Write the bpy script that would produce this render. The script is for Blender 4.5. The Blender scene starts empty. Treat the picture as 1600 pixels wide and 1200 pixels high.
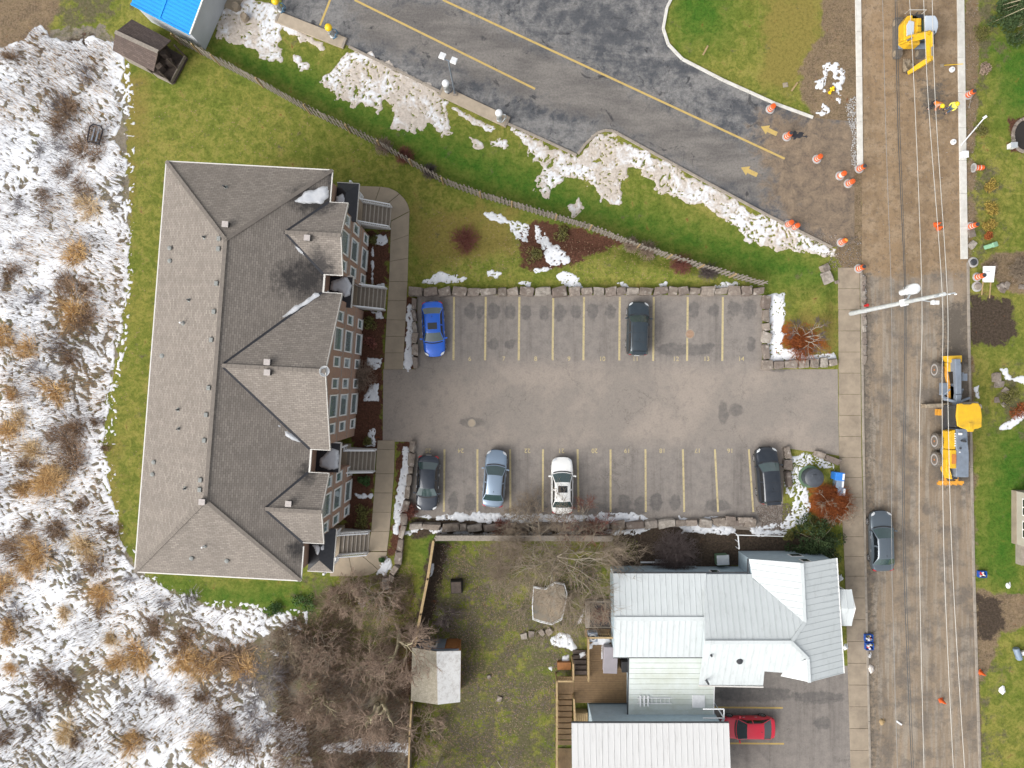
import bpy, bmesh, math, random
import numpy as np
from mathutils import Vector, Matrix
R = math.radians
random.seed(7); rng = np.random.default_rng(7)
sc = bpy.context.scene
col = sc.collection

# ------------------------------------------------------------------ camera, sky, sun, exposure
CAMH, PPM = 58.0, 19.0            # flying height in metres, photo pixels per metre on the ground
cam_d = bpy.data.cameras.new('camera'); cam = bpy.data.objects.new('camera', cam_d); col.objects.link(cam)
cam.location = (0, 0, CAMH); cam.rotation_euler = (0, 0, 0)
cam_d.sensor_width = 36; cam_d.lens = 18 * CAMH / (800 / PPM); cam_d.clip_end = 2000
sc.camera = cam
SUN_EL, SUN_AZ = 40, 238          # soft light from the south-west
w = bpy.data.worlds.new('World'); sc.world = w; w.use_nodes = True
wn = w.node_tree; wn.nodes.clear()
sky = wn.nodes.new('ShaderNodeTexSky'); sky.sky_type = 'NISHITA'; sky.sun_disc = False
sky.sun_elevation = R(SUN_EL); sky.sun_rotation = R(SUN_AZ); sky.air_density = 1.0; sky.dust_density = 4.0
hs = wn.nodes.new('ShaderNodeHueSaturation'); hs.inputs['Saturation'].default_value = 0.22
wbg = wn.nodes.new('ShaderNodeBackground'); wbg.inputs['Strength'].default_value = 0.14
wo = wn.nodes.new('ShaderNodeOutputWorld')
wn.links.new(sky.outputs[0], hs.inputs['Color']); wn.links.new(hs.outputs[0], wbg.inputs[0]); wn.links.new(wbg.outputs[0], wo.inputs[0])
sl = bpy.data.lights.new('sun', 'SUN'); sl.energy = 1.5; sl.angle = R(50); sl.color = (1.0, 0.965, 0.91)
so = bpy.data.objects.new('sun', sl); col.objects.link(so)
sd_ = Vector((math.sin(R(SUN_AZ)) * math.cos(R(SUN_EL)), math.cos(R(SUN_AZ)) * math.cos(R(SUN_EL)), math.sin(R(SUN_EL))))
so.rotation_euler = sd_.to_track_quat('Z', 'Y').to_euler()
so.location = (0, 0, 80)
vs = sc.view_settings; vs.view_transform = 'Standard'; vs.look = 'None'; vs.gamma = 1; vs.use_curve_mapping = False
vs.exposure = 0.66

# ------------------------------------------------------------------ pixel -> place
def at(px, py, h=0.0):
    k = (CAMH - h) / CAMH / PPM
    return Vector(((px - 800) * k, (600 - py) * k, h))
def g2(px, py, h=0.0):
    v = at(px, py, h); return (v.x, v.y)
def gp(poly, h=0.0): return [g2(x, y, h) for x, y in poly]

# ------------------------------------------------------------------ numpy noise and polygons
def _h(ix, iy, seed):
    n = (ix.astype(np.int64) * 374761393 + iy.astype(np.int64) * 668265263 + seed * 1442695041) & 0xFFFFFFFF
    n = ((n ^ (n >> 13)) * 1274126177) & 0xFFFFFFFF
    n = (n ^ (n >> 16)) & 0xFFFFFFFF
    return n / 4294967295.0
def vnoise(x, y, seed=0):
    ix = np.floor(x); iy = np.floor(y); fx = x - ix; fy = y - iy
    fx = fx * fx * (3 - 2 * fx); fy = fy * fy * (3 - 2 * fy)
    a = _h(ix, iy, seed); b = _h(ix + 1, iy, seed); c = _h(ix, iy + 1, seed); d = _h(ix + 1, iy + 1, seed)
    return (a * (1 - fx) + b * fx) * (1 - fy) + (c * (1 - fx) + d * fx) * fy
def fbm(x, y, seed=0, octv=4):
    s = 0; a = 0.5; t = 0
    for i in range(octv):
        s = s + a * vnoise(x, y, seed + i * 17); t += a; a *= 0.5; x = x * 2.03 + 11.3; y = y * 2.03 + 5.7
    return s / t
def sdp(X, Y, poly):
    """signed distance, negative inside"""
    P = np.array(poly); n = len(P); d = np.full(X.shape, 1e9); ins = np.zeros(X.shape, bool)
    for i in range(n):
        ax, ay = P[i]; bx, by = P[(i + 1) % n]
        ex, ey = bx - ax, by - ay; L = ex * ex + ey * ey + 1e-12
        t = np.clip(((X - ax) * ex + (Y - ay) * ey) / L, 0, 1)
        d = np.minimum(d, (X - ax - t * ex) ** 2 + (Y - ay - t * ey) ** 2)
        c = (ay > Y) != (by > Y)
        ins ^= c & (X < (bx - ax) * (Y - ay) / (by - ay + 1e-12) + ax)
    d = np.sqrt(d); return np.where(ins, -d, d)
def ss(a, b, x):
    t = np.clip((x - a) / (b - a), 0, 1); return t * t * (3 - 2 * t)

# raised beds behind the boulder walls
BERM = [(gp([(652, 449), (1198, 449), (1198, 442), (960, 380), (800, 360), (652, 400)]), .42),
        (gp([(1197, 452), (1312, 430), (1306, 566), (1197, 566)]), .34),
        (gp([(1228, 702), (1312, 716), (1318, 800), (1226, 800)]), .22)]
def gza(X, Y):
    X = np.asarray(X, float); Y = np.asarray(Y, float); z = np.zeros(X.shape)
    for poly, hh in BERM: z = np.maximum(z, hh * ss(0, 1.3, -sdp(X, Y, poly) - .12))
    return z
def gz(x, y): return float(gza(np.array([x]), np.array([y]))[0])

# ------------------------------------------------------------------ objects
def tag(o, label=None, cat=None, group=None, kind=None):
    if label: o['label'] = label
    if cat: o['category'] = cat
    if group: o['group'] = group
    if kind: o['kind'] = kind
    return o
def thing(name, label, cat, loc=(0, 0, 0), rz=0, group=None):
    o = bpy.data.objects.new(name, None); col.objects.link(o); o.empty_display_size = .3
    o.location = loc; o.rotation_euler = (0, 0, rz)
    return tag(o, label, cat, group)
def link(name, me, parent=None):
    o = bpy.data.objects.new(name, me); col.objects.link(o)
    if parent is not None: o.parent = parent
    return o
def copy_tree(o, parent=None):
    c = o.copy(); col.objects.link(c); c.parent = parent
    for ch in list(o.children): copy_tree(ch, c)
    return c

class MB:
    def __init__(s): s.v = []; s.f = []
    def add(s, vs_, fs):
        b = len(s.v); s.v.extend([tuple(p) for p in vs_]); s.f.extend([tuple(b + i for i in f) for f in fs]); return s
    def box(s, c, d, rz=0, rx=0, ry=0, taper=1.0):
        m = Matrix.Translation(c) @ Matrix.Rotation(rz, 4, 'Z') @ Matrix.Rotation(ry, 4, 'Y') @ Matrix.Rotation(rx, 4, 'X')
        P = []
        for z in (-.5, .5):
            k = taper if z > 0 else 1
            for x, y in ((-.5, -.5), (.5, -.5), (.5, .5), (-.5, .5)):
                P.append(m @ Vector((x * d[0] * k, y * d[1] * k, z * d[2])))
        return s.add(P, [(3, 2, 1, 0), (4, 5, 6, 7), (0, 1, 5, 4), (1, 2, 6, 5), (2, 3, 7, 6), (3, 0, 4, 7)])
    def beam(s, p0, p1, wd, ht, wd2=None, ht2=None, up=(0, 0, 1)):
        p0 = Vector(p0); p1 = Vector(p1); d = (p1 - p0).normalized(); u = Vector(up)
        if abs(d.dot(u)) > .98: u = Vector((1, 0, 0))
        sx = d.cross(u).normalized(); sz = sx.cross(d).normalized()
        wd2 = wd if wd2 is None else wd2; ht2 = ht if ht2 is None else ht2
        P = [p0 + sx * a * wd / 2 + sz * b * ht / 2 for a, b in ((-1, -1), (1, -1), (1, 1), (-1, 1))] + \
            [p1 + sx * a * wd2 / 2 + sz * b * ht2 / 2 for a, b in ((-1, -1), (1, -1), (1, 1), (-1, 1))]
        return s.add(P, [(0, 1, 2, 3), (7, 6, 5, 4), (4, 5, 1, 0), (5, 6, 2, 1), (6, 7, 3, 2), (7, 4, 0, 3)])
    def cyl(s, p0, p1, r0, r1=None, n=12):
        r1 = r0 if r1 is None else r1
        p0 = Vector(p0); p1 = Vector(p1); d = (p1 - p0).normalized()
        u = d.orthogonal().normalized(); w_ = d.cross(u)
        P = [p + (u * math.cos(2 * math.pi * i / n) + w_ * math.sin(2 * math.pi * i / n)) * r for p, r in ((p0, r0), (p1, r1)) for i in range(n)]
        F = [(i, (i + 1) % n, n + (i + 1) % n, n + i) for i in range(n)]
        F += [tuple(range(n - 1, -1, -1)), tuple(range(n, 2 * n))]
        return s.add(P, F)
    def lathe(s, prof, n=20, c=(0, 0, 0), axis='Z', capb=True, capt=True):
        P = []
        for r, z in prof:
            for i in range(n):
                a = 2 * math.pi * i / n
                if axis == 'Z': P.append((c[0] + r * math.cos(a), c[1] + r * math.sin(a), c[2] + z))
                elif axis == 'Y': P.append((c[0] + r * math.cos(a), c[1] - z, c[2] + r * math.sin(a)))
                else: P.append((c[0] + z, c[1] + r * math.cos(a), c[2] + r * math.sin(a)))
        F = []
        for k in range(len(prof) - 1):
            for i in range(n): F.append((k * n + i, k * n + (i + 1) % n, (k + 1) * n + (i + 1) % n, (k + 1) * n + i))
        if capb: F.append(tuple(range(n - 1, -1, -1)))
        if capt: F.append(tuple(range((len(prof) - 1) * n, len(prof) * n)))
        return s.add(P, F)
    def prism(s, poly, z0, z1):
        a = sum(poly[i][0] * poly[(i + 1) % len(poly)][1] - poly[(i + 1) % len(poly)][0] * poly[i][1] for i in range(len(poly)))
        if a < 0: poly = poly[::-1]
        n = len(poly); P = [(x, y, z0) for x, y in poly] + [(x, y, z1) for x, y in poly]
        return s.add(P, [tuple(range(n - 1, -1, -1)), tuple(range(n, 2 * n))] + [(i, (i + 1) % n, n + (i + 1) % n, n + i) for i in range(n)])
    def slab(s, pts, off):
        """closed solid: face pts (3D) and the same moved by off"""
        n = len(pts); off = Vector(off); P = [Vector(p) for p in pts]; Q = [p + off for p in P]
        return s.add(P + Q, [tuple(range(n - 1, -1, -1)), tuple(range(n, 2 * n))] + [(i, (i + 1) % n, n + (i + 1) % n, n + i) for i in range(n)])
    def tube(s, path, r, n=6):
        path = [Vector(p) for p in path]; m = len(path)
        rr = r if isinstance(r, (list, tuple)) else [r] * m
        P = []
        for i, p in enumerate(path):
            d = (path[min(i + 1, m - 1)] - path[max(i - 1, 0)]).normalized()
            u = d.cross(Vector((0.13, 0.21, 1))).normalized() if abs(d.z) < .95 else d.cross(Vector((1, 0, 0))).normalized()
            w_ = d.cross(u)
            for k in range(n):
                a = 2 * math.pi * k / n; P.append(p + (u * math.cos(a) + w_ * math.sin(a)) * rr[i])
        F = [(i * n + k, i * n + (k + 1) % n, (i + 1) * n + (k + 1) % n, (i + 1) * n + k) for i in range(m - 1) for k in range(n)]
        F += [tuple(range(n - 1, -1, -1)), tuple(range((m - 1) * n, m * n))]
        return s.add(P, F)
    def mesh(s, name, smooth=None, fix=True):
        me = bpy.data.meshes.new(name); me.from_pydata(s.v, [], s.f)
        if fix:
            bm = bmesh.new(); bm.from_mesh(me); bmesh.ops.recalc_face_normals(bm, faces=bm.faces[:]); bm.to_mesh(me); bm.free()
        if smooth:
            me.shade_smooth(); me.set_sharp_from_angle(angle=R(smooth))
        return me
    def build(s, name, m, parent=None, smooth=None, bevel=0, seg=2, world=False, fix=True):
        if world and parent is not None:
            inv = (Matrix.Translation(parent.location) @ parent.rotation_euler.to_matrix().to_4x4()).inverted()
            if parent.parent is not None:
                q = parent.parent; inv = (Matrix.Translation(q.location) @ q.rotation_euler.to_matrix().to_4x4()).inverted()
            s.v = [tuple(inv @ Vector(p)) for p in s.v]
        me = s.mesh(name, smooth, fix); me.materials.append(m)
        o = link(name, me, parent)
        if bevel:
            md = o.modifiers.new('bevel', 'BEVEL'); md.width = bevel; md.segments = seg; md.limit_method = 'ANGLE'
        return o

def arr_mesh(name, V, F, mat_, parent=None, attrs=None, smooth=False, uv=None):
    """V (n,3) array, F (m,4) or (m,3) int array"""
    me = bpy.data.meshes.new(name); k = F.shape[1]
    me.vertices.add(len(V)); me.vertices.foreach_set('co', np.ascontiguousarray(V, dtype=np.float32).ravel())
    me.loops.add(F.size); me.loops.foreach_set('vertex_index', F.astype(np.int32).ravel())
    me.polygons.add(len(F)); me.polygons.foreach_set('loop_start', np.arange(0, F.size, k, dtype=np.int32))
    me.polygons.foreach_set('loop_total', np.full(len(F), k, np.int32))
    if smooth: me.polygons.foreach_set('use_smooth', np.ones(len(F), bool))
    me.update(calc_edges=True)
    for nm, a in (attrs or {}).items():
        at_ = me.attributes.new(nm, 'FLOAT', 'POINT'); at_.data.foreach_set('value', np.asarray(a, dtype=np.float32))
    me.materials.append(mat_)
    return link(name, me, parent)
def grid_mesh(name, xs, ys, zfun, mat_, attrs=None, keep=None):
    X, Y = np.meshgrid(xs, ys); Z = zfun(X, Y); nx = len(xs); ny = len(ys)
    idx = np.arange(nx * ny).reshape(ny, nx)
    F = np.stack([idx[:-1, :-1], idx[:-1, 1:], idx[1:, 1:], idx[1:, :-1]], -1).reshape(-1, 4)
    V = np.stack([X, Y, Z], -1).reshape(-1, 3)
    A = {k: a(X, Y).ravel() for k, a in (attrs or {}).items()}
    if keep is not None:
        K = keep(X, Y).ravel(); m = K[F].any(1); F = F[m]
        used = np.zeros(len(V), bool); used[F.ravel()] = True
        mp = np.cumsum(used) - 1; V = V[used]; F = mp[F]; A = {k: a[used] for k, a in A.items()}
    return arr_mesh(name, V, F, mat_, attrs=A, smooth=True)

# ------------------------------------------------------------------ materials
def srgb(r, g, b):
    f = lambda c: (c / 255 / 12.92) if c / 255 <= .04045 else ((c / 255 + .055) / 1.055) ** 2.4
    return (f(r), f(g), f(b), 1)
class NT:
    def __init__(s, name):
        s.m = bpy.data.materials.new(name); s.m.use_nodes = True; s.t = s.m.node_tree; s.b = s.t.nodes['Principled BSDF']
        s._c = None
    def n(s, t): return s.t.nodes.new(t)
    def l(s, a, b): s.t.links.new(a, b)
    def co(s):
        if s._c is None:
            g = s.n('ShaderNodeNewGeometry'); s._c = g.outputs['Position']
        return s._c
    def obco(s): return s.n('ShaderNodeTexCoord').outputs['Object']
    def map(s, scale=(1, 1, 1), rot=(0, 0, 0), src=None):
        m = s.n('ShaderNodeMapping'); m.inputs['Scale'].default_value = scale; m.inputs['Rotation'].default_value = rot
        s.l(src or s.co(), m.inputs['Vector']); return m.outputs[0]
    def noise(s, scale, detail=4, rough=.55, dist=0, src=None, col=False):
        x = s.n('ShaderNodeTexNoise'); x.inputs['Scale'].default_value = scale; x.inputs['Detail'].default_value = detail
        x.inputs['Roughness'].default_value = rough; x.inputs['Distortion'].default_value = dist
        s.l(src or s.co(), x.inputs['Vector']); return x.outputs['Color' if col else 'Fac']
    def ramp(s, v, stops, interp='LINEAR'):
        r = s.n('ShaderNodeValToRGB'); r.color_ramp.interpolation = interp; e = r.color_ramp.elements
        while len(e) > len(stops): e.remove(e[-1])
        while len(e) < len(stops): e.new(1)
        for i, (p, c) in enumerate(stops):
            e[i].position = p; e[i].color = c if not isinstance(c, (int, float)) else (c, c, c, 1)
        s.l(v, r.inputs[0]); return r.outputs[0]
    def mix(s, f, a, b, mode='MIX'):
        x = s.n('ShaderNodeMix'); x.data_type = 'RGBA'; x.blend_type = mode
        for i, v in ((0, f), (6, a), (7, b)):
            if hasattr(v, 'links') or hasattr(v, 'is_linked'): s.l(v, x.inputs[i])
            else: x.inputs[i].default_value = v if i == 0 else (tuple(v) if len(v) == 4 else tuple(v) + (1,))
        return x.outputs[2]
    def math(s, op, a, b=None, clamp=False):
        x = s.n('ShaderNodeMath'); x.operation = op; x.use_clamp = clamp
        for i, v in ((0, a), (1, b)):
            if v is None: continue
            if isinstance(v, (int, float)): x.inputs[i].default_value = v
            else: s.l(v, x.inputs[i])
        return x.outputs[0]
    def attr(s, name):
        a = s.n('ShaderNodeAttribute'); a.attribute_name = name; return a.outputs['Fac']
    def edge(s, a, noise, k, lo=.45, hi=.55):
        """attribute a broken up by noise -> 0..1"""
        v = s.math('ADD', a, s.math('MULTIPLY', s.math('SUBTRACT', noise, .5), k * 2.4))
        return s.ramp(v, [(lo, 0), (hi, 1)])
    def bump(s, v, st=.3, dist=.02):
        b = s.n('ShaderNodeBump'); b.inputs['Strength'].default_value = st; b.inputs['Distance'].default_value = dist
        s.l(v, b.inputs['Height']); s.l(b.outputs[0], s.b.inputs['Normal'])
    def col(s, v):
        if hasattr(v, 'links') or hasattr(v, 'is_linked'): s.l(v, s.b.inputs['Base Color'])
        else: s.b.inputs['Base Color'].default_value = v
    def set(s, **k):
        for n_, v in k.items(): s.b.inputs[n_.replace('_', ' ')].default_value = v
        return s

MATS = {}
def M(key): return MATS[key]
def simple(key, c, rough=.6, c2=None, scale=6, metal=0, bump=0, dirt=0, spec=.5, coat=0, obj=False):
    t = NT(key); src = t.obco() if obj else None
    c = tuple(c) + ((1,) if len(c) == 3 else ())
    c2 = c2 or tuple(min(1, x * .78) for x in c[:3]) + (1,)
    n1 = t.noise(scale, 5, .6, src=src)
    v = t.mix(t.ramp(n1, [(.3, 0), (.72, 1)]), c, c2)
    if dirt:
        n2 = t.noise(scale * .35, 6, .7, src=src)
        v = t.mix(t.ramp(n2, [(.5, 0), (.85, dirt)]), v, (.09, .075, .06, 1))
    t.col(v); t.set(Roughness=rough, Metallic=metal, Coat_Weight=coat)
    t.b.inputs['Specular IOR Level'].default_value = spec
    if bump: t.bump(t.noise(scale * 6, 4, src=src), bump)
    MATS[key] = t.m; return t.m
# ---------------- plain materials
simple('white_paint', (.80, .81, .82), .45, (.70, .71, .72), 3)
simple('white_trim', (.82, .82, .81), .5, (.72, .72, .70), 4)
simple('white_plastic', (.78, .79, .80), .35, (.66, .67, .68), 5)
simple('yellow_line', (.52, .36, .09), .8, (.40, .30, .13), 9, dirt=.5)
simple('pale_line', (.52, .42, .20), .8, (.36, .31, .21), 9, dirt=.9)
simple('machine_yellow', (.72, .43, .015), .45, (.58, .34, .02), 3, coat=.15, dirt=.5)
simple('machine_amber', (.72, .33, .03), .45, (.55, .27, .05), 3, dirt=.35)
simple('machine_grey', (.20, .235, .29), .45, (.15, .18, .22), 3, dirt=.2)
simple('cab_roof_grey', (.50, .56, .63), .4, (.44, .50, .57), 2)
simple('dark_metal', (.05, .055, .06), .5, (.03, .03, .035), 5)
simple('steel', (.34, .34, .35), .4, (.24, .24, .25), 6, metal=.6)
simple('worn_steel', (.44, .37, .27), .55, (.20, .16, .12), 5, metal=.25)
simple('galvanised', (.50, .53, .55), .45, (.40, .43, .45), 3, metal=.3)
simple('rubber', (.030, .030, .031), .85, (.055, .05, .045), 7)
simple('dusty_rubber', (.10, .09, .08), .9, (.16, .135, .11), 6)
simple('rust_orange', (.55, .20, .04), .6, (.42, .15, .04), 6)
simple('barrel_orange', (.70, .11, .015), .55, (.55, .09, .015), 3, dirt=.3)
simple('barrel_white', (.66, .58, .52), .5, (.6, .58, .55), 6)
simple('barrel_base', (.42, .41, .40), .8, (.30, .29, .28), 7)
simple('wire_pale', (.50, .48, .44), .6)
simple('wire_grey', (.26, .255, .245), .6)
simple('wire_dark', (.055, .055, .055), .6)
simple('pole_grey', (.56, .58, .58), .7, (.40, .42, .42), 3, bump=.2)
simple('kerb_new', (.62, .61, .57), .85, (.48, .46, .42), 2.2, bump=.15, dirt=.25)
simple('kerb_old', (.33, .29, .24), .9, (.22, .19, .16), 3, bump=.25, dirt=.4)
simple('island_concrete', (.40, .33, .25), .85, (.30, .25, .19), 2, bump=.15, dirt=.2)
simple('walk_concrete', (.335, .275, .20), .88, (.26, .215, .16), 1.3, bump=.15, dirt=.2)
simple('side_concrete', (.335, .275, .205), .9, (.235, .19, .142), 1.2, bump=.2, dirt=.7)
simple('stair_tread', (.23, .195, .155), .85, (.18, .15, .12), 5)
simple('stair_nosing', (.46, .41, .35), .85)
simple('membrane', (.018, .019, .024), .55, (.03, .03, .036), 4)
simple('fascia', (.46, .44, .41), .6, (.38, .36, .34), 5)
simple('gutter', (.66, .64, .60), .5, (.55, .53, .5), 6)
simple('vent_grey', (.25, .26, .25), .6, (.19, .20, .19), 9)
simple('vent_pink', (.44, .40, .38), .6)
simple('siding_blue', (.42, .52, .58), .6, (.36, .45, .50), 2.5, dirt=.12)
simple('siding_grey', (.52, .55, .58), .6, (.46, .49, .52), 1.5)
simple('siding_beige', (.42, .39, .33), .6, (.36, .33, .28), 2)
simple('wood_weathered', (.30, .265, .225), .9, (.18, .155, .13), 7, bump=.3)
simple('wood_tan', (.40, .29, .15), .8, (.29, .20, .10), 6, bump=.2)
simple('wood_deck', (.20, .125, .058), .7, (.135, .085, .042), 4, bump=.2)
simple('wood_brown', (.32, .13, .035), .75, (.22, .09, .03), 6)
simple('wood_dark', (.055, .042, .035), .9, (.10, .075, .06), 6)
simple('interior_dark', (.022, .018, .016), .9)
simple('tub_grey', (.30, .275, .295), .6, (.26, .24, .26), 2)
simple('bin_blue', (.03, .20, .62), .45, (.025, .16, .5), 4)
simple('bin_grey', (.20, .26, .34), .5, (.16, .21, .28), 4)
simple('crate_blue', (.015, .09, .42), .5)
simple('tank_black', (.065, .075, .09), .45, (.045, .05, .06), 3)
simple('utility_green', (.23, .42, .27), .5, (.19, .36, .23), 4)
simple('box_green', (.12, .20, .12), .6, (.09, .15, .09), 4)
simple('red_paint', (.62, .02, .02), .4)
simple('dome_yellow', (.85, .56, .01), .4, (.76, .48, .01), 3)
simple('hose_blue', (.06, .16, .26), .5)
simple('tarp_grey', (.22, .215, .19), .6, (.34, .26, .17), 1.6)
simple('skin', (.5, .3, .21), .6)
simple('denim', (.08, .13, .2), .9, (.05, .08, .13), 9)
simple('vest_orange', (.85, .22, .02), .7)
simple('vest_lime', (.72, .70, .12), .7)
simple('helmet_yellow', (.85, .62, .02), .35)
simple('cloth_dark', (.03, .03, .04), .9)
simple('black_plastic', (.02, .02, .022), .5)
simple('headlamp', (.75, .78, .8), .15, spec=.8)
simple('tail_red', (.42, .01, .015), .2, spec=.8)
simple('rim', (.5, .5, .52), .35, metal=.7)
simple('bark_olive', (.40, .355, .235), .95, (.28, .24, .155), 5)
simple('bark_grey', (.42, .37, .29), .95, (.30, .26, .20), 5)
simple('twig_brown', (.35, .26, .195), .95, (.24, .175, .135), 3)
simple('twig_tan', (.31, .245, .18), .95, (.21, .165, .12), 3)
simple('twig_red', (.26, .095, .065), .9, (.16, .06, .05), 3)
simple('twig_rust', (.34, .10, .02), .9, (.20, .05, .015), 2)
simple('twig_dark', (.15, .115, .11), .95, (.095, .075, .07), 3)
simple('straw', (.66, .45, .21), .95, (.50, .31, .13), 2)
simple('straw_pale', (.70, .54, .33), .95, (.54, .40, .22), 2)
simple('weed_brown', (.30, .20, .125), .95, (.19, .13, .09), 2)
simple('weed_grey', (.27, .25, .26), .95, (.18, .165, .175), 2)
simple('needle', (.030, .062, .020), .8, (.055, .085, .022), 2.5)
simple('leaf_olive', (.16, .15, .035), .85, (.10, .10, .03), 3)
simple('leaf_yellow', (.36, .27, .05), .85, (.27, .18, .04), 3)
simple('leaf_green', (.06, .13, .035), .8, (.04, .09, .02), 3)

def glass(key, c, rough=.05, spec=.8):
    t = NT(key); n_ = t.noise(1.4, 3); t.col(t.mix(n_, c, tuple(x * .55 for x in c[:3]) + (1,)))
    t.set(Roughness=rough, Coat_Weight=.6, Coat_Roughness=.03); t.b.inputs['Specular IOR Level'].default_value = spec; MATS[key] = t.m
glass('glass_win', (.24, .34, .36, 1)); glass('glass_dark', (.03, .04, .045, 1)); glass('glass_car', (.045, .085, .085, 1), .04, 1.0)  # glass_win: pale teal base colour stands in for sky reflected in the panes
glass('glass_side', (.012, .015, .018, 1), .05, .6)
def carpaint(key, c, metal=.35):
    t = NT(key); d = t.noise(1.8, 5, src=t.obco()); t.col(t.mix(t.ramp(d, [(.35, 0), (.9, .35)]), c, tuple(x * .6 + .06 for x in c[:3]) + (1,)))
    t.set(Roughness=.32, Metallic=metal, Coat_Weight=.7, Coat_Roughness=.08); MATS[key] = t.m
carpaint('paint_blue', (.004, .115, .62, 1), .2); carpaint('paint_black', (.016, .022, .032, 1), .2); carpaint('paint_navy', (.022, .03, .045, 1))
carpaint('paint_silver', (.22, .29, .38, 1)); carpaint('paint_white', (.82, .82, .80, 1), 0); carpaint('paint_slate', (.10, .125, .15, 1))
carpaint('paint_red', (.62, .012, .04, 1), .1); carpaint('paint_charcoal', (.026, .04, .052, 1), .25)

# ---------------- ground-like materials
t = NT('lawn')
n1 = t.noise(.22, 5, .6); n2 = t.noise(1.3, 5, .65, dist=.6); n3 = t.noise(4.5, 5, .75); n4 = t.noise(.55, 6, .65)
c = t.mix(t.ramp(n1, [(.34, 0), (.66, 1)]), (.155, .185, .030, 1), (.255, .235, .055, 1))
c = t.mix(t.ramp(n2, [(.40, .55), (.56, 0)]), c, (.075, .112, .016, 1))
c = t.mix(t.ramp(n2, [(.52, 0), (.70, .6)]), c, (.28, .24, .08, 1))
c = t.mix(t.attr('lush'), c, t.mix(t.ramp(n2, [(.35, 0), (.7, 1)]), (.040, .122, .012, 1), (.105, .160, .024, 1)))
c = t.mix(t.edge(t.attr('dry'), n4, .9, .3, .8), c, (.225, .185, .05, 1))
fieldc = t.mix(t.ramp(t.noise(2.2, 5, .7), [(.35, 0), (.65, 1)]), (.17, .15, .135, 1), (.27, .23, .17, 1))
fieldc = t.mix(t.ramp(t.noise(.7, 4), [(.5, 0), (.62, .6)]), fieldc, (.15, .145, .06, 1))
c = t.mix(t.edge(t.attr('field'), n2, .8), c, fieldc)
muddy = t.mix(t.ramp(t.noise(5, 5, .7), [(.35, 0), (.7, 1)]), (.155, .125, .085, 1), (.085, .095, .030, 1))
c = t.mix(t.edge(t.attr('mud'), t.noise(.7, 7, .75), 1.3, .32, .62), c, muddy)
dirtc = t.mix(t.ramp(t.noise(1.0, 6, .7, dist=.5), [(.34, 0), (.68, 1)]), (.24, .17, .105, 1), (.145, .105, .07, 1))
dirtc = t.mix(t.ramp(t.noise(9, 5, .7), [(.5, 0), (.8, .7)]), dirtc, (.33, .27, .2, 1))
c = t.mix(t.edge(t.attr('dirt'), n4, .8, .4, .62), c, dirtc)
soilc = t.mix(t.ramp(t.noise(6, 5, .7), [(.35, 0), (.7, 1)]), (.045, .034, .027, 1), (.10, .072, .052, 1))
c = t.mix(t.edge(t.attr('soil'), n2, .8, .36, .62), c, soilc)
mulc = t.mix(t.ramp(t.noise(8, 5, .75), [(.35, 0), (.7, 1)]), (.06, .026, .018, 1), (.15, .07, .045, 1))
c = t.mix(t.edge(t.attr('mulch'), n2, .9, .36, .60), c, mulc)
rustc = t.mix(t.ramp(t.noise(7, 5, .75), [(.35, 0), (.7, 1)]), (.34, .10, .02, 1), (.16, .055, .02, 1))
c = t.mix(t.edge(t.attr('rust'), n2, .9, .3, .8), c, rustc)
c = t.mix(t.ramp(n3, [(.36, .75), (.56, 0)]), c, t.mix(1, c, (.50, .55, .45, 1), 'MULTIPLY'))
c = t.mix(t.ramp(t.noise(7, 4, .8), [(.55, 0), (.72, .5)]), c, t.mix(1, c, (1.5, 1.45, 1.6, 1), 'MULTIPLY'))
t.col(c); t.set(Roughness=.95); t.b.inputs['Specular IOR Level'].default_value = .15
t.bump(t.math('ADD', n3, t.math('MULTIPLY', t.noise(22, 3), .6)), .6, .08); MATS['lawn'] = t.m

t = NT('lot_asphalt')
n1 = t.noise(.16, 5, .6); n2 = t.noise(1.6, 6, .7); n3 = t.noise(7, 6, .8)
c = t.mix(t.ramp(n1, [(.42, 0), (.58, 1)]), (.30, .258, .222, 1), (.24, .212, .187, 1))
c = t.mix(t.attr('bay'), c, t.mix(t.ramp(n2, [(.3, 0), (.7, 1)]), (.255, .228, .205, 1), (.19, .172, .158, 1)))
c = t.mix(t.ramp(n2, [(.5, 0), (.66, .4)]), c, (.17, .152, .14, 1))
st = t.noise(.5, 6, .7, src=t.map((2.2, .12, 1)))
c = t.mix(t.math('MULTIPLY', t.ramp(st, [(.5, 0), (.7, .55)]), t.attr('bay')), c, (.10, .09, .085, 1))
c = t.mix(t.math('MULTIPLY', t.edge(t.attr('stain'), n2, .55, .35, .7), t.ramp(t.noise(3, 4), [(.25, .28), (.7, .62)])), c, (.075, .073, .074, 1))
vo = t.n('ShaderNodeTexVoronoi'); vo.feature = 'DISTANCE_TO_EDGE'; vo.inputs['Scale'].default_value = .24
wr = t.n('ShaderNodeVectorMath'); wr.operation = 'ADD'; t.l(t.co(), wr.inputs[0])
wm = t.n('ShaderNodeVectorMath'); wm.operation = 'SCALE'; wm.inputs['Scale'].default_value = 2.2; t.l(t.noise(.7, 6, .7, col=True), wm.inputs[0]); t.l(wm.outputs[0], wr.inputs[1]); t.l(wr.outputs[0], vo.inputs['Vector'])
crack = t.math('MULTIPLY', t.ramp(vo.outputs[0], [(0, .55), (.006, 0)]), t.ramp(t.noise(.3, 2), [(.48, 0), (.56, 1)]))
c = t.mix(crack, c, (.05, .045, .04, 1))
c = t.mix(t.ramp(n3, [(.40, .38), (.54, 0)]), c, t.mix(1, c, (.66, .65, .64, 1), 'MULTIPLY'))
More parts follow.
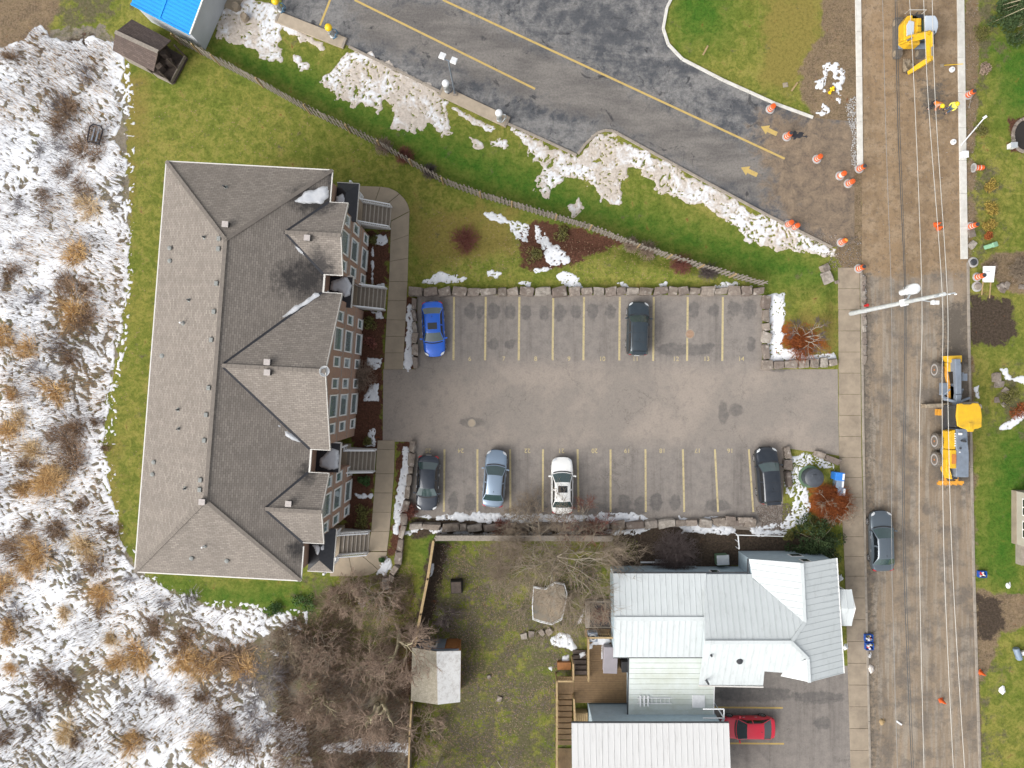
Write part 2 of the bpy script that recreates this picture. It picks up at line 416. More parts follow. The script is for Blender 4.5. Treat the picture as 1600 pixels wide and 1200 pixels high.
c = t.mix(t.ramp(t.noise(60, 2), [(.7, 0), (.8, .3)]), c, (.4, .36, .33, 1))
t.col(c); t.set(Roughness=.9); t.b.inputs['Specular IOR Level'].default_value = .25; t.bump(n3, .25, .02); MATS['lot_asphalt'] = t.m

t = NT('station_asphalt')
rot = (0, 0, R(27)); m1 = t.map((.55, 1.9, 1), rot); mb = t.map((.9, .9, 1), rot)
n1 = t.noise(.30, 7, .70, .8, src=t.map((.45, 1.1, 1), rot)); n2 = t.noise(.9, 7, .72, .3); n3 = t.noise(6, 6, .78); s1 = t.noise(.28, 6, .65, src=m1)
seal = t.mix(t.ramp(n2, [(.35, 0), (.7, 1)]), (.062, .066, .075, 1), (.105, .107, .113, 1))
worn = t.mix(t.ramp(t.noise(2.6, 5, .7), [(.35, 0), (.7, 1)]), (.15, .145, .142, 1), (.25, .245, .24, 1))
lane = t.mix(t.ramp(s1, [(.42, 0), (.58, 1)]), (.125, .115, .108, 1), (.19, .175, .16, 1))
f = t.ramp(t.math('ADD', n1, t.math('MULTIPLY', t.math('SUBTRACT', n2, .5), .9)), [(.38, 0), (.60, 1)])
c = t.mix(f, seal, worn)
c = t.mix(t.edge(t.attr('lane'), n2, .7, .3, .8), c, lane)
c = t.mix(t.ramp(t.noise(.5, 5, .6, 1.5), [(.62, 0), (.68, .8)]), c, (.026, .027, .032, 1))
c = t.mix(t.edge(t.attr('earth'), n2, .8, .3, .75), c, t.mix(t.ramp(t.noise(1.2, 6, .72, .6), [(.36, 0), (.64, 1)]), (.25, .185, .125, 1), (.13, .10, .075, 1)))
c = t.mix(t.ramp(n3, [(.42, .6), (.55, 0)]), c, t.mix(1, c, (.6, .6, .6, 1), 'MULTIPLY'))
t.col(c); t.set(Roughness=.85); t.bump(n3, .35, .02); MATS['station_asphalt'] = t.m

t = NT('street')
ms = t.map((.7, .06, 1), (0, 0, R(-.6))); s1 = t.noise(1, 7, .72, .3, src=ms); s2 = t.noise(3.2, 5, .6, src=t.map((.8, .05, 1), (0, 0, R(-.6))))
n1 = t.noise(.6, 6, .7); n3 = t.noise(6, 6, .78); n5 = t.noise(2.5, 6, .7)
dirt = t.mix(t.ramp(s1, [(.42, 0), (.58, 1)]), (.265, .185, .112, 1), (.205, .145, .09, 1))
dirt = t.mix(t.ramp(n1, [(.46, 0), (.60, .75)]), dirt, (.32, .24, .16, 1))
dirt = t.mix(t.ramp(n5, [(.52, 0), (.62, .7)]), dirt, (.15, .11, .075, 1))
asp = t.mix(t.ramp(s1, [(.42, 0), (.58, 1)]), (.275, .215, .155, 1), (.215, .17, .125, 1))
asp = t.mix(t.ramp(s2, [(.48, 0), (.60, .7)]), asp, (.30, .265, .22, 1))
asp = t.mix(t.ramp(n1, [(.47, 0), (.60, .75)]), asp, (.14, .122, .105, 1))
c = t.mix(t.edge(t.attr('paved'), n1, .5, .4, .6), dirt, asp)
c = t.mix(t.ramp(t.noise(.9, 7, .75, 1.2), [(.52, 0), (.66, .4)]), c, t.mix(1, c, (.62, .60, .58, 1), 'MULTIPLY'))
c = t.mix(t.edge(t.attr('dark'), n5, .8, .35, .75), c, (.115, .098, .08, 1))
c = t.mix(t.ramp(n3, [(.38, .28), (.52, 0)]), c, t.mix(1, c, (.5, .5, .5, 1), 'MULTIPLY'))
c = t.mix(t.ramp(t.noise(45, 2), [(.72, 0), (.8, .3)]), c, (.42, .36, .28, 1))
t.col(c); t.set(Roughness=.95); t.b.inputs['Specular IOR Level'].default_value = .2; t.bump(t.math('ADD', n3, n5), .5, .04); MATS['street'] = t.m

def snowmat(key, dirty):
    t = NT(key); n1 = t.noise(.8, 6, .7, .4); n2 = t.noise(9, 4, .7); dep = t.attr('dep')
    clean = t.mix(t.ramp(t.noise(2.2, 5, .7), [(.35, 0), (.65, 1)]), (.60, .62, .66, 1), (.73, .74, .76, 1))
    slush = t.mix(t.ramp(t.noise(5, 5, .75), [(.4, 0), (.6, 1)]), (.37, .315, .26, 1), (.52, .455, .395, 1)) if dirty else t.mix(n1, (.50, .52, .55, 1), (.40, .39, .38, 1))
    if dirty:
        f = t.ramp(t.math('ADD', n1, t.math('MULTIPLY', t.math('SUBTRACT', t.noise(.28, 4), .5), 1.2)), [(.40, 0), (.56, .92)]); clean = t.mix(f, clean, slush)
    k = t.math('ADD', dep, t.math('MULTIPLY', t.math('SUBTRACT', t.noise(3.5, 5, .7), .5), .35))
    c = t.mix(t.ramp(k, [(.0, 0), (.24 if dirty else .11, 1)]), slush, clean)
    t.col(c); t.set(Roughness=.75); t.bump(n2, .25, .03); MATS[key] = t.m
snowmat('snow', 0.0); snowmat('snow_dirty', .55)

def shingle(key, c1, c2, c3, wet=True):
    t = NT(key); uv = t.n('ShaderNodeUVMap').outputs[0]
    b = t.n('ShaderNodeTexBrick'); b.inputs['Scale'].default_value = 1; b.inputs['Brick Width'].default_value = .32; b.inputs['Row Height'].default_value = .145
    b.inputs['Mortar Size'].default_value = .012; b.inputs['Mortar Smooth'].default_value = .2; b.inputs['Bias'].default_value = 0
    b.inputs['Color1'].default_value = c1; b.inputs['Color2'].default_value = c2; b.inputs['Mortar'].default_value = tuple(x * .38 for x in c1[:3]) + (1,)
    t.l(uv, b.inputs['Vector'])
    n1 = t.noise(1.1, 5, .65); n2 = t.noise(7, 4, .6)
    c = t.mix(t.ramp(n1, [(.4, 0), (.72, .5)]), b.outputs[0], c3)
    c = t.mix(t.ramp(t.noise(5, 2, src=t.map((1, 1, 1), src=uv)), [(.45, 0), (.7, .4)]), c, tuple(x * .6 for x in c1[:3]) + (1,))
    stn = t.noise(1, 5, .6, src=t.map((.9, .09, 1), src=uv))
    c = t.mix(t.ramp(stn, [(.52, 0), (.72, .45)]), c, tuple(x * .55 for x in c1[:3]) + (1,))
    if wet: c = t.mix(t.math('MULTIPLY', t.edge(t.attr('wet'), t.noise(2.0, 6, .7), .7, .25, .95), .85), c, (.03, .029, .031, 1))
    t.col(c); t.set(Roughness=.92); t.b.inputs['Specular IOR Level'].default_value = .2; t.bump(t.math('ADD', b.outputs['Fac'], n2), .35, .02); MATS[key] = t.m
shingle('shingle', (.285, .252, .222, 1), (.20, .176, .155, 1), (.225, .196, .17, 1))
simple('rusty_lid', (.34, .24, .17), .8, (.26, .15, .09), 6)
shingle('shingle_brown', (.15, .115, .10, 1), (.09, .07, .064, 1), (.12, .09, .075, 1), False)
t = NT('brick')
uv = t.n('ShaderNodeUVMap').outputs[0]
b = t.n('ShaderNodeTexBrick'); b.inputs['Scale'].default_value = 1; b.inputs['Brick Width'].default_value = .22; b.inputs['Row Height'].default_value = .075; b.inputs['Mortar Size'].default_value = .008
b.inputs['Color1'].default_value = (.40, .235, .16, 1); b.inputs['Color2'].default_value = (.29, .165, .115, 1); b.inputs['Mortar'].default_value = (.32, .27, .23, 1)
t.l(uv, b.inputs['Vector']); t.col(t.mix(t.ramp(t.noise(.9, 4), [(.4, 0), (.7, .35)]), b.outputs[0], (.33, .2, .14, 1)))
t.set(Roughness=.9); t.bump(b.outputs['Fac'], .3, .01); MATS['brick'] = t.m
t = NT('boulder')
oi = t.n('ShaderNodeObjectInfo').outputs['Random']
c = t.ramp(oi, [(0, (.20, .165, .135, 1)), (.35, (.30, .255, .215, 1)), (.65, (.17, .135, .115, 1)), (1, (.38, .345, .30, 1))])
c = t.mix(t.ramp(t.noise(3, 6, .7), [(.4, 0), (.7, .75)]), c, (.10, .078, .062, 1))
c = t.mix(t.ramp(t.noise(2.2, 4), [(.56, 0), (.72, .7)]), c, (.46, .42, .37, 1))
t.col(c); t.set(Roughness=.95); t.bump(t.noise(9, 5, .7), .6, .06); MATS['boulder'] = t.m
t = NT('metal_white')
uvw = t.map((1, 1, 1)); n1 = t.noise(.5, 5, .6); 
c = t.mix(t.ramp(n1, [(.4, 0), (.75, .5)]), (.57, .605, .61, 1), (.49, .525, .525, 1))
c = t.mix(t.ramp(t.noise(1.5, 6, .75, src=t.map((2.2, .6, 1))), [(.52, 0), (.68, .35)]), c, (.34, .36, .35, 1))
c = t.mix(t.ramp(t.noise(9, 5, .7), [(.62, 0), (.85, .35)]), c, (.30, .31, .29, 1))
t.col(c); t.set(Roughness=.42, Metallic=.05); MATS['metal_white'] = t.m
t = NT('metal_mossy')
c = t.mix(t.ramp(t.noise(.6, 5, .7), [(.4, 0), (.72, .7)]), (.60, .645, .62, 1), (.46, .49, .40, 1))
c = t.mix(t.ramp(t.noise(7, 5, .7), [(.58, 0), (.85, .45)]), c, (.26, .26, .19, 1))
t.col(c); t.set(Roughness=.55); MATS['metal_mossy'] = t.m
t = NT('metal_streaked')
c = t.mix(t.ramp(t.noise(2, 6, .75, src=t.map((3, .25, 1))), [(.5, 0), (.8, .6)]), (.58, .58, .575, 1), (.34, .33, .31, 1))
t.col(c); t.set(Roughness=.5); MATS['metal_streaked'] = t.m
t = NT('metal_blue')
c = t.mix(t.ramp(t.noise(.6, 3), [(.35, 0), (.7, .5)]), (.012, .30, .78, 1), (.010, .25, .68, 1)); t.col(c); t.set(Roughness=.38); MATS['metal_blue'] = t.m
t = NT('roof_lichen')
c = t.mix(t.ramp(t.noise(3.5, 6, .75), [(.38, 0), (.66, 1)]), (.20, .175, .13, 1), (.30, .275, .22, 1))
c = t.mix(t.ramp(t.noise(16, 4), [(.6, 0), (.7, .8)]), c, (.6, .58, .52, 1)); t.col(c); t.set(Roughness=.95); t.bump(t.noise(10), .4, .04); MATS['roof_lichen'] = t.m
t = NT('roof_frosted')
c = t.mix(t.ramp(t.noise(2.5, 6, .75), [(.48, 0), (.72, .8)]), (.76, .75, .73, 1), (.40, .36, .32, 1)); t.col(c); t.set(Roughness=.8); t.bump(t.noise(8), .4, .04); MATS['roof_frosted'] = t.m

# ---------------- sheets
def nearest(X, Y, poly):
    P = np.array(poly); bd = np.full(X.shape, 1e9); NX = X.copy(); NY = Y.copy()
    for i in range(len(P)):
        ax, ay = P[i]; bx, by = P[(i + 1) % len(P)]; ex, ey = bx - ax, by - ay
        t_ = np.clip(((X - ax) * ex + (Y - ay) * ey) / (ex * ex + ey * ey + 1e-12), 0, 1)
        qx = ax + t_ * ex; qy = ay + t_ * ey; d = (X - qx) ** 2 + (Y - qy) ** 2
        m = d < bd; bd = np.where(m, d, bd); NX = np.where(m, qx, NX); NY = np.where(m, qy, NY)
    return NX, NY
def sheet(name, pxpoly, res, z, mat_, attrs=None, label=None, cat=None):
    poly = gp(pxpoly); A = np.array(poly)
    xs = np.arange(A[:, 0].min() - res, A[:, 0].max() + 2 * res, res); ys = np.arange(A[:, 1].min() - res, A[:, 1].max() + 2 * res, res)
    X, Y = np.meshgrid(xs, ys); D = sdp(X, Y, poly); nx = len(xs)
    idx = np.arange(X.size).reshape(X.shape)
    F = np.stack([idx[:-1, :-1], idx[:-1, 1:], idx[1:, 1:], idx[1:, :-1]], -1).reshape(-1, 4)
    K = (D < 0).ravel(); F = F[K[F].any(1)]
    NX, NY = nearest(X, Y, poly); out = D > 0
    X = np.where(out, NX, X); Y = np.where(out, NY, Y)
    V = np.stack([X, Y, np.full(X.shape, z)], -1).reshape(-1, 3)
    At = {k: a(X, Y).ravel() for k, a in (attrs or {}).items()}
    used = np.zeros(len(V), bool); used[F.ravel()] = True; mp = np.cumsum(used) - 1
    o = arr_mesh(name, V[used], mp[F], mat_, attrs={k: a[used] for k, a in At.items()}, smooth=True)
    return tag(o, label, cat, kind='structure')
def pm(polys, soft=.8):
    ps = [gp(p) for p in polys]
    def f(X, Y):
        r = np.zeros(X.shape)
        for p in ps: r = np.maximum(r, np.clip(.5 - sdp(X, Y, p) / soft, 0, 1))
        return r
    return f
def ell(lst, soft=.35):
    def f(X, Y):
        r = np.zeros(X.shape)
        for (px, py, rx, ry) in lst:
            cx, cy = g2(px, py); d = np.sqrt(((X - cx) / (rx / PPM)) ** 2 + ((Y - cy) / (ry / PPM)) ** 2)
            r = np.maximum(r, np.clip((1 + soft - d) / (2 * soft), 0, 1))
        return r
    return f
FIELD = [(-200, -60), (60, 20), (75, 45), (160, 40), (182, 70), (188, 120), (200, 170), (197, 240), (202, 330), (196, 440), (190, 520), (168, 610), (156, 690), (166, 770), (182, 830), (212, 888), (252, 918), (330, 948), (400, 952), (468, 965), (470, 990), (560, 1010), (640, 1060), (640, 1300), (-200, 1300)]
DIRT = [[(1282, -60), (1352, -60), (1352, 440), (1312, 420), (1300, 372), (1180, 310), (1215, 215), (1215, 185), (1272, 182), (1245, 140), (1255, 90), (1285, 60)],
        [(1508, -60), (1528, -60), (1530, 100), (1522, 250), (1524, 330), (1515, 420), (1508, 420)], [(1560, 395), (1640, 390), (1640, 470), (1560, 450), (1535, 415)],
        [(1523, 920), (1640, 930), (1640, 975), (1570, 985), (1560, 1010), (1535, 1080), (1530, 1200), (1523, 1200)], [(-60, -60), (70, -60), (95, 20), (70, 60), (20, 75), (-60, 60)], [(1512, 540), (1520, 540), (1524, 900), (1516, 900)]]
SOIL = [[(1515, 462), (1580, 468), (1590, 520), (1570, 540), (1515, 540)], [(1525, 930), (1560, 935), (1572, 975), (1550, 1000), (1526, 995)],
        [(640, 808), (1180, 808), (1235, 832), (1300, 842), (1300, 885), (960, 890), (960, 842), (680, 838), (645, 842)], [(700, 845), (690, 900), (650, 1090), (625, 1090), (668, 870), (672, 845)], [(105, 60), (145, 55), (150, 90), (120, 95)]]
MULCH = [[(570, 362), (608, 362), (606, 445), (566, 445)], [(560, 485), (602, 485), (598, 580), (598, 705), (550, 705), (556, 560)], [(545, 738), (586, 738), (580, 828), (540, 828)],
         [(812, 360), (840, 345), (905, 358), (975, 377), (905, 410), (860, 424), (815, 420)], [(632, 465), (652, 465), (652, 578), (628, 578)], [(622, 690), (642, 690), (640, 800), (622, 870), (606, 868), (618, 780)],
         [(570, 315), (600, 318), (606, 330), (590, 325)], [(572, 862), (600, 862), (596, 872), (575, 874)], [(915, 935), (957, 935), (957, 978), (915, 978)], [(1575, 185), (1640, 180), (1640, 240), (1580, 236)]]
MUD = [[(1512, -60), (1565, -60), (1552, 130), (1522, 250)], [(690, 850), (955, 850), (955, 985), (900, 1060), (872, 1230), (650, 1230), (660, 1000)], [(480, 900), (640, 880), (660, 1000), (640, 1100), (440, 1010)], [(1520, 250), (1560, 240), (1556, 400), (1520, 400)], [(1525, 1010), (1560, 1010), (1560, 1200), (1528, 1200)], [(60, -60), (200, -60), (180, 30), (140, 60), (90, 60)], [(1560, 580), (1640, 570), (1640, 670), (1560, 670), (1545, 620)]]
LUSH = [[(320, 60), (440, 95), (560, 150), (700, 215), (830, 260), (960, 320), (1100, 360), (1240, 400), (1300, 420), (1300, 450), (1205, 440), (930, 352), (750, 300), (590, 215), (400, 120), (300, 66)], [(1550, 680), (1640, 660), (1640, 770), (1585, 930), (1530, 900)], [(660, 835), (700, 835), (690, 880), (668, 880)], [(1540, 60), (1640, 60), (1640, 190), (1570, 180)], [(1045, -60), (1150, -60), (1130, 60), (1060, 70)], [(260, 915), (500, 920), (490, 970), (330, 945)]]
DRY = [[(170, 100), (230, 120), (210, 300), (200, 330)], [(640, 330), (800, 320), (800, 400), (650, 420)], [(1200, -60), (1290, -60), (1285, 60), (1240, 150), (1190, 120)], [(1225, 490), (1300, 480), (1305, 560), (1240, 560)], [(160, 690), (180, 690), (190, 830), (172, 810)]]
RUST = [[(1215, 505), (1275, 515), (1292, 545), (1240, 556), (1212, 532)], [(1262, 755), (1305, 760), (1335, 800), (1300, 822), (1263, 800)]]
xs = np.concatenate([[-500, -250, -120, -70], np.arange(-48, 48.1, .3), [70, 120, 250, 500]]); ys = np.concatenate([[-500, -250, -100, -55], np.arange(-37, 37.1, .3), [55, 100, 250, 500]])
ground = grid_mesh('ground', xs, ys, gza, M('lawn'), dict(field=pm([FIELD], 1.2), dirt=pm(DIRT, 1.2), soil=pm(SOIL, 1.1), mulch=pm(MULCH, .9), mud=lambda X, Y: .58 * pm(MUD, 3.0)(X, Y), lush=pm(LUSH, 3.0), dry=pm(DRY, 2.5), rust=pm(RUST, 1.2)))
tag(ground, kind='structure')

# parking lot
LOT = [(599, 577), (630, 577), (652, 577), (652, 461), (1191, 461), (1191, 577), (1309, 577), (1311, 712), (1226, 700), (1222, 830), (640, 808), (640, 690), (598, 690)]
stains = [(735, 487, 9, 14), (750, 487, 7, 10), (771, 486, 10, 13), (797, 488, 9, 13), (822, 488, 8, 12), (850, 490, 8, 13), (874, 488, 10, 14), (900, 487, 8, 12), (926, 486, 9, 13), (954, 488, 9, 12), (1085, 483, 9, 13), (1116, 485, 9, 10), (1147, 482, 11, 13), (1172, 482, 11, 16),
          (1050, 546, 24, 10), (1085, 546, 30, 9), (1110, 540, 8, 5), (1174, 537, 7, 12), (771, 538, 9, 9), (796, 538, 8, 7), (708, 787, 8, 18), (735, 786, 10, 14), (800, 535, 6, 6), (975, 785, 10, 14), (1000, 787, 9, 13), (1025, 785, 10, 14), (1055, 785, 9, 13), (975, 800, 40, 6), (1120, 790, 20, 10), (840, 790, 16, 12), (930, 795, 20, 10), (1215, 575, 20, 6), (738, 660, 20, 8), (1150, 640, 12, 10), (1130, 645, 8, 18)]
lot = sheet('parking_lot', LOT, .17, .008, M('lot_asphalt'), dict(stain=ell(stains, .4), bay=pm([[(652, 461), (1191, 461), (1191, 572), (652, 565)], [(640, 700), (1190, 695), (1225, 810), (640, 810)]], 1.6)))
STN = [(440, -60), (440, 24), (545, 72), (700, 148), (800, 194), (902, 240), (915, 225), (934, 206), (956, 203), (1000, 226), (1100, 280), (1200, 335), (1300, 386), (1335, 380), (1335, 190), (1272, 184), (1210, 160), (1130, 124), (1068, 92), (1045, 70), (1037, 45), (1045, 10), (1058, -60)]
stn = sheet('station_driveway', STN, .25, .008, M('station_asphalt'), dict(lane=pm([[(690, 0), (800, 50), (1230, 250), (1200, 330), (960, 205), (800, 150), (560, 60), (540, 0)]], 3), earth=pm([[(1180, 185), (1290, 170), (1400, 200), (1400, 420), (1280, 390), (1200, 320)]], 4)))
STREET = [(1341, -60), (1347, 262), (1347, 420), (1350, 700), (1354, 900), (1361, 1260), (1532, 1260), (1521, 900), (1513, 560), (1512, 420), (1502, 230), (1496, 0), (1494, -60)]
street = sheet('street', STREET, .3, .004, M('street'), dict(paved=pm([[(1200, 430), (1600, 430), (1600, 1300), (1200, 1300)]], 3), dark=pm([[(1470, 480), (1514, 470), (1516, 760), (1478, 760)], [(1440, 130), (1475, 130), (1475, 185), (1440, 180)], [(1345, 430), (1356, 430), (1368, 1200), (1357, 1200)]], 2.2)))
DRV = [(1100, 1050), (1326, 1040), (1331, 1260), (1100, 1260)]
drv = sheet('side_driveway', DRV, .25, .009, M('lot_asphalt'), dict(stain=ell([(1180, 1085, 70, 12), (1280, 1090, 40, 10), (1285, 1130, 14, 10)]), bay=pm([[(1090, 1040), (1340, 1040), (1340, 1300), (1090, 1300)]], 1)))

# ---------------- painted lines and numbers on the asphalt
def strip(parent, name, a, b, wpx, z, m):
    A = Vector(g2(*a)); B = Vector(g2(*b)); d = (B - A).normalized(); nrm = Vector((-d.y, d.x)) * wpx / PPM / 2
    q = MB(); q.add([(p.x, p.y, z) for p in (A - nrm, B - nrm, B + nrm, A + nrm)], [(0, 1, 2, 3)]); return q.build(name, m, parent, fix=False)
for x in (709, 758.5, 811, 864, 912, 968, 1021, 1074, 1129): strip(lot, 'bay_line', (x + .5, 464), (x - .5, 563 if x < 1000 else 564), 3.2, .013, M('pale_line'))
for x0, x1 in ((694.5, 693.5), (746, 746), (797, 797.5), (848.5, 848), (902.5, 904), (954, 954), (1008.5, 1009), (1067, 1069), (1117, 1122), (1170, 1177)): strip(lot, 'bay_line', (x0, 702), (x1, 800), 3.0, .013, M('pale_line'))
dg = bpy.context.evaluated_depsgraph_get()
def digits(parent, txt, px, py, size, rz, z=.013):
    cu = bpy.data.curves.new('bay_number', 'FONT'); cu.body = txt; cu.size = size; cu.align_x = 'CENTER'; cu.align_y = 'CENTER'; cu.offset = .004
    o = bpy.data.objects.new('tmp', cu); me = bpy.data.meshes.new_from_object(o); bpy.data.objects.remove(o); me.name = 'bay_number'
    me.materials.append(M('pale_line')); q = link('bay_number', me, parent); p = g2(px, py); q.location = (p[0], p[1], z); q.rotation_euler = (0, 0, rz); return q
for s_, x in (('6', 734), ('7', 787), ('8', 837), ('9', 889), ('10', 941), ('11', 993), ('12', 1056), ('13', 1104), ('14', 1158)): digits(lot, s_, x, 561, .52, 0)
for s_, x in (('25', 669), ('24', 720), ('22', 824), ('21', 877), ('20', 929), ('19', 980), ('18', 1035), ('17', 1090), ('16', 1141)): digits(lot, s_, x, 704, .52, math.pi)
for a, b in (((554, 0), (836, 139)), ((692, 0), (1226, 248)), ((519, -8), (500, 40))): strip(stn, 'lane_line', a, b, 3.2, .013, M('yellow_line'))
def arrow(px, py, ang, k=1.0):
    pts = [(-.85, -.22), (.15, -.22), (.15, -.5), (.95, 0), (.15, .5), (.15, .22), (-.85, .22)]
    c = g2(px, py); ca, sa = math.cos(ang), math.sin(ang)
    q = MB(); q.add([(c[0] + (x * ca - y * sa) * k, c[1] + (x * sa + y * ca) * k, .013) for x, y in pts], [tuple(range(7))]); q.build('painted_arrow', M('yellow_line'), stn, fix=False)
arrow(1202, 204, R(155), .82); arrow(1171, 268, R(155), .82)
for a, b in (((1100, 1105), (1223, 1106)), ((1100, 1161), (1225, 1162))): strip(drv, 'bay_line', a, b, 2.6, .014, M('yellow_line'))

# ---------------- kerbs
def kerb(name, pts, wpx, h, m, label=None, z0=-.05):
    P = [Vector(g2(*p)) for p in pts]; o = bpy.data.objects.new(name, None); col.objects.link(o); o['kind'] = 'structure'
    for i in range(len(P) - 1):
        L = (P[i + 1] - P[i]).length; n = max(1, round(L / 3.0))
        for k in range(n):
            a = P[i].lerp(P[i + 1], k / n); b = P[i].lerp(P[i + 1], (k + 1) / n); d = (b - a).normalized()
            q = MB(); q.beam((a.x + d.x * .008, a.y + d.y * .008, (h + z0) / 2), (b.x - d.x * .008, b.y - d.y * .008, (h + z0) / 2), wpx / PPM, h - z0); q.build('kerb_stone', m, o, bevel=.02)
    return o
kerb('station_kerb', [(545, 73), (620, 110), (700, 150)], 4, .12, M('kerb_old'))
kerb('station_kerb', [(792, 193), (850, 219), (901, 243)], 4, .12, M('kerb_old')); kerb('station_kerb', [(903, 241), (914, 226), (933, 208), (945, 204), (958, 205), (1000, 228), (1100, 283), (1200, 337), (1300, 387)], 4, .12, M('kerb_old'))
kerb('lawn_kerb', [(1058, -20), (1042, 12), (1036, 45), (1044, 70), (1066, 93), (1130, 126), (1210, 162), (1270, 184)], 4.5, .13, M('kerb_new'))
kerb('new_street_kerb', [(1340, -20), (1342, 120), (1343.5, 262)], 9, .10, M('kerb_new')); kerb('new_street_kerb', [(1500, -20), (1503, 200), (1506, 405)], 11, .10, M('kerb_new'))
kerb('old_street_kerb', [(1345.5, 425), (1348, 640), (1352, 900), (1360, 1240)], 3.5, .09, M('kerb_old')); kerb('old_street_kerb', [(1512, 410), (1514, 560), (1521, 900), (1532, 1240)], 4, .09, M('kerb_old'))

# ---------------- concrete slabs
def lerp2(a, b, t_): return (a[0] + (b[0] - a[0]) * t_, a[1] + (b[1] - a[1]) * t_)
def slabs(name, left, right, n_per, m, z1=.06, z0=-.06, gap=.012):
    o = bpy.data.objects.new(name, None); col.objects.link(o); o['kind'] = 'structure'
    for i in range(len(left) - 1):
        n = n_per[i]
        for k in range(n):
            c = [lerp2(left[i], left[i + 1], k / n), lerp2(right[i], right[i + 1], k / n), lerp2(right[i], right[i + 1], (k + 1) / n), lerp2(left[i], left[i + 1], (k + 1) / n)]
            c = [Vector(g2(*p)) for p in c]; ce = sum(c, Vector((0, 0))) / 4
            c = [p + (ce - p).normalized() * gap * 1.4 for p in c]; dz = random.uniform(-.006, .006)
            MB().prism([(p.x, p.y) for p in c], z0, z1 + dz).build('slab', m, o, bevel=.008, seg=1)
    return o
slabs('sidewalk', [(1309, 418), (1311, 715), (1320, 900), (1330, 1240)], [(1343, 418), (1346, 715), (1351, 900), (1359, 1240)], [9, 6, 10], M('side_concrete'), .05)
def slab_poly(o, L, R_, m, z1=.07, z0=-.06):
    pts = [Vector(g2(*p)) for p in L + R_[::-1]]; MB().prism([(p.x, p.y) for p in pts], z0, z1 + random.uniform(-.005, .005)).build('slab', m, o, bevel=.008, seg=1)
wk = slabs('walkway', [(611, 346), (608, 440), (604, 500), (600, 577)], [(640, 331), (637, 440), (634, 500), (630, 577)], [3, 2, 3], M('walk_concrete'), .07)
slab_poly(wk, [(562, 321), (583.5, 321)], [(562, 291), (594, 292)], M('walk_concrete')); slab_poly(wk, [(584.2, 321), (592, 322), (598, 324)], [(594.8, 292), (608, 294), (619, 299), (624, 303)], M('walk_concrete')); slab_poly(wk, [(598.6, 324.4), (605, 329), (609, 336), (611, 345)], [(624.6, 303.5), (632, 311), (637, 319), (640, 330)], M('walk_concrete'))
wk = slabs('walkway', [(590, 688), (589, 702), (587, 740), (580, 830), (574, 861)], [(617, 688), (617, 702), (616, 740), (609, 830), (605, 861)], [1, 1, 3, 1], M('walk_concrete'), .07)
slab_poly(wk, [(574, 862), (570, 865), (565, 867)], [(605, 862), (603, 873), (597, 884), (592, 890)], M('walk_concrete')); slab_poly(wk, [(564.3, 867.2), (556, 869), (546, 870)], [(591.5, 890.5), (583, 896), (572, 899), (552, 900)], M('walk_concrete')); slab_poly(wk, [(545.3, 870), (516, 870)], [(551.3, 900), (516, 900)], M('walk_concrete'))
# ---------------- snow: real height fields whose edge is where they sink into the ground
def snow(name, label, polys, mat_='snow', amp=.35, ns=1.3, holes=.0, hs=(3.0, 3.0), th=.05, res=.085, zf=None, h=0.0, seed=0, hrot=0, group=None, tint=None, hvar=.22):
    ps = [gp(p, h) for p in polys]; A = np.concatenate([np.array(p) for p in ps])
    xs = np.arange(A[:, 0].min() - amp - .2, A[:, 0].max() + amp + .2, res); ys = np.arange(A[:, 1].min() - amp - .2, A[:, 1].max() + amp + .2, res)
    X, Y = np.meshgrid(xs, ys); s = np.full(X.shape, -9.0)
    for p in ps: s = np.maximum(s, -sdp(X, Y, p))
    s = s + amp * 2 * (fbm(X * ns, Y * ns, seed + 3, 5) - .5) * 1.6
    if holes > 0:
        X_, Y_ = X, Y; wx = (fbm(X * .5, Y * .5, seed + 5, 3) - .5) * 1.3; wy = (fbm(X * .5, Y * .5, seed + 6, 3) - .5) * 1.3; X = X + wx; Y = Y + wy
        ca, sa = math.cos(hrot), math.sin(hrot); U = (X * ca + Y * sa) * hs[0]; W = (-X * sa + Y * ca) * hs[1]
        hn = fbm(U, W, seed + 41, 4); X, Y = X_, Y_; md = fbm(X * .25, Y * .25, seed + 77, 3)
        s = np.minimum(s, (hn - holes - (md - .5) * hvar) * 1.2)
    z0 = (zf or gza)(X, Y)
    Z = z0 + np.clip(s * .45, -.05, th) + np.where(s > 0, .02 * (fbm(X * 4, Y * 4, seed + 9, 3) - .5), 0)
    idx = np.arange(X.size).reshape(X.shape); F = np.stack([idx[:-1, :-1], idx[:-1, 1:], idx[1:, 1:], idx[1:, :-1]], -1).reshape(-1, 4)
    K = (s > 0).ravel(); F = F[K[F].any(1)]
    V = np.stack([X, Y, Z], -1).reshape(-1, 3); used = np.zeros(len(V), bool); used[F.ravel()] = True; mp = np.cumsum(used) - 1
    o = arr_mesh(name, V[used], mp[F], M(mat_), smooth=True, attrs=dict(dep=np.clip(s, 0, .5).ravel()[used]))
    return tag(o, label, 'snow', group, 'stuff')
SFIELD = [(-60, 78), (20, 72), (45, 48), (62, 40), (95, 62), (115, 62), (150, 60), (182, 62), (190, 110), (176, 140), (196, 165), (180, 215), (200, 250), (195, 330), (203, 350), (198, 430), (192, 500), (180, 545), (172, 610), (160, 700), (168, 770), (184, 830), (212, 888), (252, 920), (330, 950), (400, 955), (466, 968), (470, 985), (420, 985), (390, 1010), (345, 1015), (400, 1060), (420, 1110), (480, 1130), (500, 1240), (-60, 1240)]
snow('snow', 'broken snow cover over the weedy field beside the brick building', [SFIELD], amp=.5, ns=.9, holes=.385, hvar=.5, hs=(5.0, 2.6), th=.035, res=.07, hrot=R(52), seed=1)
